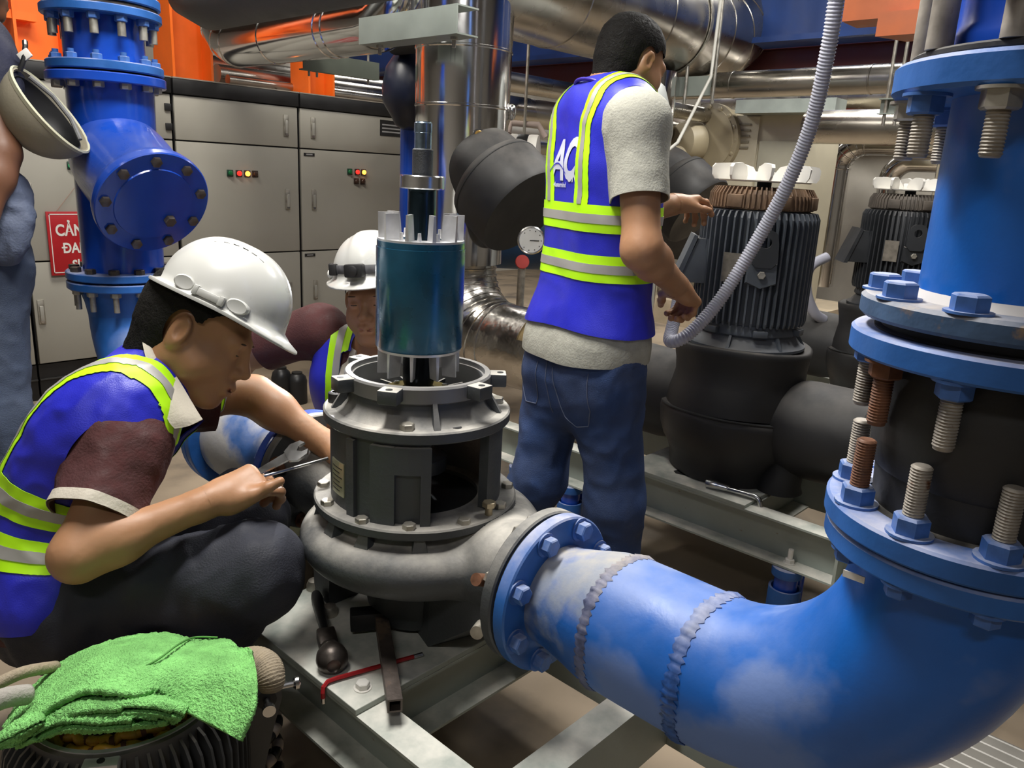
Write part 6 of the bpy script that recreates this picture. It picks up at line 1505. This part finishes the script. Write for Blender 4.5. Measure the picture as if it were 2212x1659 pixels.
# ---------------------------------------------------------------- crouching worker with wrench
def crouching_worker():
    root = thing('person', 'crouching worker in white hard hat and blue vest holding a wrench', 'person', (.45,1.5,0))
    pel, neck = W_(135,1290,1.56), W_(352,815,1.555)
    shR, shL = W_(272,968,1.44), W_(425,850,1.70)
    fwd = unit(VRT-VUP*.2)
    T = Torso(pel, neck, unit(-VFW*.95+VRT*.25+VUP*.1), shR-shL, mid=W_(120,1010,1.555))
    elR, wrR = W_(168,1200,1.33), W_(452,1082,1.43); elL, wrL = W_(550,855,1.76), W_(712,965,1.74)
    hipR, hipL = W_(150,1310,1.49), W_(190,1290,1.64)
    kR, aR = W_(545,1235,1.47), A3((.46,1.40,.12)); kL, aL = W_(528,1110,1.70), A3((.60,1.66,.12))
    R = np.stack([unit(np.cross(unit(VRT*.90-VUP*.43+VFW*.10), VUP)), unit(VRT*.90-VUP*.43+VFW*.10), [0,0,0]], 1); R[:, 2] = np.cross(R[:, 0], R[:, 1])
    hc, sc = W_(430,724,1.55), 1.08
    B = T.sdf(BODYT); B.rc(shR, neck, .046, .050, k=.04); B.rc(shL, neck, .046, .050, k=.04)
    B.rc(neck, hc+R @ A3((0,-.035,-.07)), .060, .056, k=.04)
    for sh, el, wr_ in ((shR, elR, wrR), (shL, elL, wrL)): B.ball(sh, .050, k=.04); limb(B, sh, el, wr_, (.047,.041,.028))
    for hp, kn, an in ((hipR, kR, aR), (hipL, kL, aL)): limb(B, hp, kn, an, (.070,.048,.036), k=.05)
    B.merge(scaled(HEAD, sc), R, hc)
    hd = frame(unit(W_(600,1020,1.50)-wrR), unit(VUP*.55-VFW*.75+VRT*.1))
    B.merge(hand_sdf(1, ((38,50,28),(46,62,40),(52,66,42),(58,66,42)), (.25,.95,.42), 1., .5), hd, wrR+hd @ A3((0,.012,0)))
    hl_ = frame(unit(W_(800,1020,1.72)-wrL), unit(VUP))
    B.merge(hand_sdf(-1, ((25,30,25),(25,30,25),(25,30,25),(25,30,25)), (.7,.6,-.3)), hl_, wrL+hl_ @ A3((0,.012,0)))
    npl_ = hc+R @ A3((0,-.03,-.135)); nax = unit(R[:, 2]*.8+unit(hc-neck)*.5); nfun = lambda V: (V-npl_) @ nax
    near = lambda V, p, q: np.linalg.norm(V-p, axis=1)-q
    wR = lambda V: (V-wrR) @ hd[:, 1]+.005; wL = lambda V: (V-wrL) @ hl_[:, 1]+.005
    def cut_main(V): return np.minimum.reduce([np.maximum(-nfun(V)+.001, near(V, hc, .205)), np.maximum(-wR(V)+.001, near(V, wrR, .20)), np.maximum(-wL(V)+.001, near(V, wrL, .20))])
    lo, hi = bbox(aR, aL, kR, kL, pel, shR, shL, elR, wrL, neck, pad=.16)
    hlo, hhi = bbox(hc, pad=.21); rl, rh = bbox(wrR, wrR+hd @ A3((0,.16,0)), pad=.08); ll, lh = bbox(wrL, wrL+hl_ @ A3((0,.17,0)), pad=.08)
    b = body_mesh(root, B, [(lo, hi, .0075, cut_main), (hlo, hhi, .0036, nfun), (rl, rh, .0026, wR), (ll, lh, .0032, wL)], skinm)
    hair(root, hc, R, sc, 0, nape=-.075, fringe=.052)
    eyes(b, hc, R, sc)
    hat(root, hc+R @ A3((0,.016,.062)), R, sc=1.0)
    # maroon polo shirt with cream collar and cuffs
    Sh = T.sdf(LOOSE, -.004); Sh.rc(shR, neck, .052, .058, k=.04); Sh.rc(shL, neck, .052, .058, k=.04)
    for sh, el in ((shR, elR), (shL, elL)): Sh.ball(sh, .062, k=.05); Sh.rc(sh, lerp(sh, el, .72), .066, .074, k=.04)
    slR = lambda V: np.where(seg_d(V, lerp(shR, elR, .3), elR) < .14, .66-seg_t(V, shR, elR), 1.); slL = lambda V: np.where(seg_d(V, lerp(shL, elL, .3), elL) < .12, .32-seg_t(V, shL, elL), 1.)
    ncut = lambda V: np.linalg.norm(V-(neck+unit(hc-neck)*.03), axis=1)-.070
    hem = lambda V: T.coords(V)[1]+.05
    s_, V, F = garment(root, 'polo_shirt', Sh, bbox(pel, shR, shL, lerp(shR, elR, .9), lerp(shL, elL, .7), neck, pad=.15), .0075, (hem, slR, slL, ncut), maroon, fold=((.006, 12, elR-shR, .5, 31), (.003, 28, None, .4, 32)))
    tt = seg_t(V, shR, elR); msk = np.where(seg_d(V, shR, elR) < .14, 1., -1.)
    bands(s_, V, F, [('cream_cuff', collarm, (tt-.615)*.24, .0125, msk, .003)])
    cR = np.stack([R[:, 0], unit(fwd+VFW*.05-VUP*.35), [0,0,0]], 1); cR[:, 2] = np.cross(cR[:, 0], cR[:, 1]); cR[:, 0] = np.cross(cR[:, 1], cR[:, 2])
    v_, f_ = sheet([wr([(303,700,1.50),(312,762,1.465),(338,842,1.445),(362,905,1.435),(378,926,1.435)]), wr([(312,698,1.50),(330,765,1.47),(362,835,1.455),(392,895,1.44),(408,920,1.44)]), wr([(322,700,1.515),(348,765,1.495),(388,825,1.475),(424,885,1.455),(438,906,1.45)])], 40, 14, fuzz=0., thick=.003)
    part(root, 'collar', MB().add(v_, f_), collarm, smooth=60)
    v_, f_ = sheet([wr([(452,835,1.62),(440,868,1.62),(415,905,1.60)]), wr([(425,850,1.60),(415,880,1.59),(405,900,1.58)])], 16, 8, fuzz=0., thick=.003)
    part(root, 'collar', MB().add(v_, f_), collarm, smooth=60)
    # vest
    Ve = T.sdf(LOOSE, .010); Ve.rc(lerp(shR, neck, .10), neck, .060, .064, k=.05); Ve.rc(lerp(shL, neck, .10), neck, .060, .064, k=.05)
    Ve.rc(W_(95,1270,1.48), W_(130,1255,1.64), .105, k=.06)
    def ahole(sh, el, out): return lambda V: seg_d(V, sh+unit(out)*.03, lerp(sh, el, .42)+unit(out)*.060+fwd*.015)-.074
    def vhem(V): t, al, la, fo = T.coords(V); return al+.015
    def vneck(V):
        t, al, la, fo = T.coords(V); w = np.clip((fo)/.10, 0, 1)*np.clip((al-.22)/.25, 0, 1)*.060+.004
        return np.where((fo > .02) & (al > .22), np.abs(la)-w, np.linalg.norm(V-(neck+unit(hc-neck)*.03), axis=1)-.078)
    v, V, F = garment(root, 'safety_vest', Ve, bbox(pel, shR, shL, neck, W_(95,1270,1.48), pad=.16), .0068, (vhem, vneck, ahole(shR, elR, shR-shL), ahole(shL, elL, shL-shR)), vestm, fold=((.006, 10, neck-pel, .35, 41), (.003, 24, None, .4, 42)))
    t, al, la, fo = T.coords(V)
    flds = []
    for ac in (.130, .215):
        for nm, m_, hw, l_ in (('reflective_band', yelm, .030, .0022), ('silver_band', silm, .0105, .0036)): flds.append((nm, m_, al-ac, hw, None, l_))
    for sg in (1, -1):
        cen = sg*(.112-.004*np.clip((al-.45)/.1, 0, 1)); msk = al-.245
        flds += [('reflective_band', yelm, la-cen, .027, msk, .0022), ('silver_band', silm, la-cen, .009, msk, .0036)]
    bands(v, V, F, flds)
    # trousers
    Tr = Sdf(); Tr.rc(hipR, hipL, .105, k=.06); Tr.rc(pel-VRT*.03, lerp(hipR, hipL, .5), .115, k=.06)
    for hp, kn, an in ((hipR, kR, aR), (hipL, kL, aL)): Tr.rc(hp, kn, .100, .076, k=.06); Tr.ball(kn, .078, k=.04); Tr.rc(kn, an, .074, .066, k=.04)
    def wst(V): return np.where(np.minimum(seg_d(V, hipR, kR), seg_d(V, hipL, kL)) < .118, 1., .12-T.coords(V)[1])
    garment(root, 'trousers', Tr, bbox(hipR, hipL, pel, kR, kL, aR, aL, pad=.16), .008, (wst, lambda V: V[:, 2]-.10), slate, fold=((.010, 10, kR-hipR, 1.4, 51), (.005, 22, kR-aR, .5, 52)))
    for an in (aR, aL): shoe(root, an+A3((-.03,.02,-.075)), an+A3((.14,-.10,-.08)))
    return root, wrR, hd
w2, w2wr, w2hd = crouching_worker()
# tools held by the crouching worker
wt_ = thing('open_end_wrench', 'shiny open ended wrench held in the crouching worker hand', 'tool', tuple(W_(600,1005,1.47)))
wa, wb = W_(548,1026,1.478), W_(640,976,1.50); wd_ = Vector(unit(wb-wa)); wn = Vector(unit(-VFW*.75+VUP*.6)); ws = wd_.cross(wn).normalized(); wn = ws.cross(wd_)
q = Matrix((wd_, ws, wn)).transposed().to_4x4(); q.translation = Vector(wa); LL = float(np.linalg.norm(wb-wa))
part(wt_, 'handle', MB().hull([(-.03,-.0045,-.002),(LL-.012,-.0095,-.0025),(LL-.012,.0095,-.0025),(-.03,.0045,-.002)],[(-.03,-.0045,.002),(LL-.012,-.0095,.0025),(LL-.012,.0095,.0025),(-.03,.0045,.002)]).xform(q), M['steel'], smooth=None)
jaw = [(LL-.02,-.012),(LL-.004,-.0205),(LL+.016,-.0175),(LL+.022,-.0085),(LL+.009,-.0075),(LL+.002,0),(LL+.009,.0075),(LL+.022,.0085),(LL+.016,.0175),(LL-.004,.0205),(LL-.02,.012)]
part(wt_, 'open_jaw', MB().hull([(x,y,-.0035) for x, y in jaw], [(x,y,.0035) for x, y in jaw]).xform(q), M['steel'], smooth=None)
rd = single('steel_rod', 'thin bright steel rod pointing from the wrench hand to the pump', 'tool', MB().cyl(tuple(W_(560,1032,1.475)), tuple(W_(708,990,1.56)), .0032, n=8), M['steel'], loc=tuple(W_(600,1015,1.5)))
# ---------------------------------------------------------------- third worker behind the rotor
def hidden_worker():
    root = thing('person', 'worker in white hard hat with headlamp strap peering from behind the rotor', 'person', (1.42,2.0,0))
    hf = unit(-VFW*.95-VUP*.20-VRT*.16); R = frame(hf, VUP); sc = 1.06
    hc = W_(812,650,2.26); neck = W_(800,790,2.36); pel = W_(850,1050,2.60)
    shR, shL = W_(692,712,2.36), W_(905,740,2.38)
    T = Torso(pel, neck, unit(-VRT), shR-shL, mid=W_(815,900,2.56))
    elR, wrR = W_(568,748,2.42), W_(520,800,2.56); elL, wrL = W_(985,900,2.36), W_(930,960,2.2)
    hipR, hipL = pel-VRT*.09, pel+VRT*.09
    kR, aR = W_(810,1120,2.40), A3((1.42,2.08,.10)); kL, aL = W_(905,1125,2.35), A3((1.60,1.90,.10))
    B = T.sdf(BODYT); B.rc(shR, neck, .046, .050, k=.04); B.rc(shL, neck, .046, .050, k=.04)
    B.rc(neck, hc+R @ A3((0,-.035,-.07)), .060, .056, k=.04)
    for sh, el, wr_ in ((shR, elR, wrR), (shL, elL, wrL)): B.ball(sh, .050, k=.04); limb(B, sh, el, wr_, (.047,.041,.028))
    for hp, kn, an in ((hipR, kR, aR), (hipL, kL, aL)): limb(B, hp, kn, an, (.070,.048,.036), k=.05)
    B.merge(scaled(HEAD, sc), R, hc)
    for wr_, el, sd in ((wrR, elR, 1), (wrL, elL, -1)):
        h_ = frame(unit(wr_-el), VUP); B.merge(hand_sdf(sd, ((30,40,30),)*4 if False else ((30,40,30),(30,40,30),(35,40,30),(40,40,30))), h_, wr_+h_ @ A3((0,.012,0)))
    npl_ = hc+R @ A3((0,-.03,-.13)); nfun = lambda V: (V-npl_) @ R[:, 2]; near = lambda V, p, q: np.linalg.norm(V-p, axis=1)-q
    lo, hi = bbox(aR, aL, kR, kL, pel, shR, shL, elR, elL, wrR, wrL, neck, pad=.16); hlo, hhi = bbox(hc, pad=.21)
    b = body_mesh(root, B, [(lo, hi, .009, lambda V: np.maximum(-nfun(V)+.001, near(V, hc, .205))), (hlo, hhi, .0042, nfun)], skind)
    hair(root, hc, R, sc, 0, nape=-.075, fringe=.05); eyes(b, hc, R, sc)
    h = hat(root, hc+R @ A3((0,.012,.062)), R, sc=.98)
    q = Matrix(R.tolist()).to_4x4(); q.translation = Vector(hc+R @ A3((0,.012,.062)))
    ring = [[(r_*.98*.1165*math.sin(a), r_*.98*.131*math.cos(a), z_) for a in [2*PI*j/48 for j in range(48)]] for r_, z_ in ((1.0,.024),(1.012,.026),(1.012,.046),(.985,.048))]
    st_ = part(h, 'headlamp_strap', MB().rings(ring, closed=True).xform(q), mat('black_grey_strap', (.06,.06,.065), .7, var=.6, vs=60), smooth=60)
    part(h, 'headlamp', MB().box((-.026,.124,.016),(.026,.157,.052),.006).lathe([(.013,0),(.015,.008),(.011,.010)], (0,.156,.034), (0,1,0), 20).xform(q), M['black'])
    part(h, 'strap_buckle', MB().box((.064,.092,.020),(.086,.112,.052),.004).xform(q), M['black'])
    part(h, 'battery_case', MB().box((.108,-.02,.020),(.128,.012,.050),.005).xform(q), M['black'])
    ld = bpy.data.lights.new('headlamp_beam', 'SPOT'); ld.energy = 9; ld.spot_size = rad(85); ld.spot_blend = .6; ld.shadow_soft_size = .012; ld.color = (.95,.97,1)
    lo_ = bpy.data.objects.new('headlamp_beam', ld); COL.objects.link(lo_); lo_.location = q @ Vector((0,.185,.034)); lo_.rotation_euler = (Vector((.80,1.10,.55))-lo_.location).to_track_quat('-Z', 'Y').to_euler()
    Sh = T.sdf(LOOSE, -.004); Sh.rc(shR, neck, .052, .058, k=.04); Sh.rc(shL, neck, .052, .058, k=.04)
    for sh, el in ((shR, elR), (shL, elL)): Sh.ball(sh, .064, k=.05); Sh.rc(sh, lerp(sh, el, .9), .068, .078, k=.04)
    slR = lambda V: np.where(seg_d(V, lerp(shR, elR, .3), elR) < .14, .95-seg_t(V, shR, elR), 1.); slL = lambda V: np.where(seg_d(V, lerp(shL, elL, .3), elL) < .12, .7-seg_t(V, shL, elL), 1.)
    def ncut(V): t, al, la, fo = T.coords(V); return np.maximum(np.linalg.norm(V-(neck+unit(hc-neck)*.03), axis=1)-.072, -9)*1.
    def vcut(V): t, al, la, fo = T.coords(V); return np.where((fo > .02) & (t > .70), np.abs(la)-.028*np.clip((t-.70)/.2, 0, 1), 1.)
    garment(root, 'polo_shirt', Sh, bbox(pel, shR, shL, elR, elL, neck, pad=.14), .009, (slR, slL, ncut, vcut), maroon, fold=((.006, 11, elR-shR, .5, 61),))
    cR = frame(hf, unit(hc-neck)); collar(root, neck+unit(hc-neck)*.015, cR, .064, .098, .045, -.015, rad(24), .075, collarm)
    Ve = T.sdf(LOOSE, .010); Ve.rc(lerp(shR, neck, .10), neck, .060, .064, k=.05); Ve.rc(lerp(shL, neck, .10), neck, .060, .064, k=.05)
    def ahole(sh, el, out): return lambda V: seg_d(V, sh+unit(out)*.055, lerp(sh, el, .38)+unit(out)*.05)-.086
    def vneck(V):
        t, al, la, fo = T.coords(V); w = np.clip((t-.35)/.6, 0, 1)*.075+.003
        return np.where(fo > .02, np.abs(la)-w, np.linalg.norm(V-(neck+unit(hc-neck)*.03), axis=1)-.080)
    v, V, F = garment(root, 'safety_vest', Ve, bbox(pel, shR, shL, neck, pad=.16), .008, (lambda V: T.coords(V)[1]-.02, vneck, ahole(shR, elR, shR-shL), ahole(shL, elL, shL-shR)), vestm, fold=((.005, 10, neck-pel, .35, 71),))
    t, al, la, fo = T.coords(V); flds = []
    for sg in (1, -1):
        cen = sg*(.098-.01*np.clip((t-.8)/.2, 0, 1)); msk = al-.08
        flds += [('reflective_band', yelm, la-cen, .029, msk, .0022), ('silver_band', silm, la-cen, .010, msk, .0036)]
    for nm, m_, hw, l_ in (('reflective_band', yelm, .028, .0022), ('silver_band', silm, .010, .0036)): flds.append((nm, m_, al-.07, hw, None, l_))
    bands(v, V, F, flds)
    Tr = Sdf(); Tr.rc(hipR, hipL, .105, k=.06)
    for hp, kn, an in ((hipR, kR, aR), (hipL, kL, aL)): Tr.rc(hp, kn, .095, .074, k=.06); Tr.rc(kn, an, .074, .064, k=.04)
    garment(root, 'trousers', Tr, bbox(hipR, hipL, kR, kL, aR, aL, pad=.16), .011, (lambda V: V[:, 2]-.09,), slate, fold=((.006, 11, None, .4, 81),))
    for an in (aR, aL): shoe(root, an+A3((.02,.03,-.055)), an+A3((-.10,-.12,-.06)))
    return hc, R
w3c, w3R = hidden_worker()
# ---------------------------------------------------------------- person cut by the left edge
def edge_person():
    root = thing('person', 'person cut off by the left edge in grey blue jeans and navy sleeve', 'person', (.50,2.45,0))
    pel, neck = W_(-75,560,2.25), W_(-80,60,2.15)
    r = unit(VRT*.85-VFW*.5); f = unit(VFW*.8+VRT*.5); f[2] = 0; f = unit(f); r = np.cross(f, A3((0,0,1)))
    T = Torso(pel, neck, r, r)
    shR, shL = neck+r*.155-A3((0,0,.05)), neck-r*.155-A3((0,0,.05))
    elR, wrR = W_(2,330,2.06), W_(-45,520,2.02); elL, wrL = shL-A3((0,0,.28)), shL-A3((0,0,.5))
    shR = W_(-25,150,2.08)
    hipR, hipL = W_(-30,580,2.2), W_(-120,580,2.3)
    kR, aR = W_(-2,900,2.25), W_(-5,1165,2.32); kL, aL = W_(-150,900,2.3), W_(-160,1200,2.34)
    hc, R = W_(-75,-60,2.1), frame(f, (0,0,1))
    B = T.sdf(BODYT); B.rc(shR, neck, .046, .050, k=.04); B.rc(shL, neck, .046, .050, k=.04); B.rc(neck, hc+R @ A3((0,-.035,-.07)), .058, .055, k=.04)
    for sh, el, wr_ in ((shR, elR, wrR), (shL, elL, wrL)): B.ball(sh, .052, k=.04); limb(B, sh, el, wr_, (.050,.044,.029))
    for hp, kn, an in ((hipR, kR, aR), (hipL, kL, aL)): limb(B, hp, kn, an, (.074,.048,.036), k=.05)
    B.merge(HEAD, R, hc)
    for wr_, el, sd in ((wrR, elR, -1), (wrL, elL, 1)):
        h_ = frame(unit(wr_-el), f); B.merge(hand_sdf(sd, ((30,40,30),(30,40,30),(35,40,30),(40,40,30))), h_, wr_+h_ @ A3((0,.012,0)))
    lo, hi = bbox(aR, aL, shR, shL, elR, wrR, wrL, hc, pad=.2)
    b = body_mesh(root, B, [(lo, hi, .0085, None)], mat('skin_deep_brown', (.17,.075,.04), .5, var=.1))
    hair(root, hc, R, 1., 0)
    Sh = T.sdf(LOOSE, .004); Sh.rc(shR, neck, .055, .058, k=.04); Sh.rc(shL, neck, .055, .058, k=.04)
    for sh, el in ((shR, elR), (shL, elL)): Sh.ball(sh, .062, k=.05); Sh.rc(sh, lerp(sh, el, .7), .066, .066, k=.04)
    Sh.rc(lerp(pel, neck, .02)-r*.09, lerp(pel, neck, .02)+r*.09, .11, k=.06)
    sl = lambda sh, el, k: (lambda V: np.where(seg_d(V, lerp(sh, el, .35), el) < .12, k-seg_t(V, sh, el), 1.))
    garment(root, 'shirt', Sh, bbox(pel, shR, shL, elR, neck, pad=.17), .010, (lambda V: V[:, 2]-(pel[2]-.03), sl(shR, elR, .55), sl(shL, elL, .6), lambda V: np.linalg.norm(V-(neck+A3((0,0,.05))), axis=1)-.08), mat('navy_shirt', (.012,.014,.035), .8, bump=.2, bs=200), fold=((.005, 9, (0,0,1), .4, 91),))
    Je = Sdf(); Je.rc(hipR, hipL, .105, k=.06); Je.rc(hipR+A3((0,0,.08)), hipL+A3((0,0,.08)), .10, k=.05)
    for hp, kn, an in ((hipR, kR, aR), (hipL, kL, aL)): Je.rc(hp, kn, .095, .080, k=.06); Je.rc(kn, an, .080, .078, k=.05)
    garment(root, 'jeans', Je, bbox(hipR, hipL, kR, kL, aR, aL, pad=.16), .009, (lambda V: V[:, 2]-(min(aR[2], aL[2])-.03),), paleje, fold=((.006, 10, (0,0,1), .9, 95), (.003, 24, None, .4, 96)))
    jk = Sdf(); c0 = W_(5,470,2.12); jk.ell(c0, (.075,.04,.12), np.stack([VRT, VFW, VUP], 1), k=.03); jk.rc(c0+VUP*.08, W_(-50,400,2.12), .06, .05, k=.04)
    garment(root, 'tied_jacket', jk, bbox(c0, pad=.22), .009, (), mat('grey_blue_cloth', (.11,.135,.21), .8, bump=.2, bs=150), fold=((.016, 13, VUP, .4, 97), (.006, 26, None, .4, 98)), solid=0)
    for an in (aR, aL): shoe(root, A3((an[0], an[1], .045)), A3((an[0], an[1], .045))+f*.2, mat('tan_shoe', (.30,.25,.18), .7))
edge_person()
# ================================================================ groups of like things
GROUPS = {'pump_skid': 'pump skids along the row', 'inline_pump': 'inline pumps along the row', 'spring_mount': 'spring mounts under the skids',
 'steel_post': 'orange posts behind the cabinets', 'corrugated_hose': 'grey motor hoses', 'clad_pipe': 'clad pipes overhead', 'clad_elbow': 'clad elbows at far right',
 'clad_riser': 'clad pipe columns', 'insulated_strainer': 'foam covered strainers', 'tube_lamp': 'ceiling tube lamps', 'black_bottle': 'black bottles on the floor',
 'pressure_gauge': 'dial gauges', 'lifting_sling': 'slings at the stator', 'channel_bracket': 'channel brackets overhead', 'blue_beam': 'blue ceiling beams', 'person': 'workers round the pumps'}
for o in list(COL.objects):
    b = o.name.split('.')[0]
    if o.parent is None and b in GROUPS and o.get('category'): o['group'] = GROUPS[b]
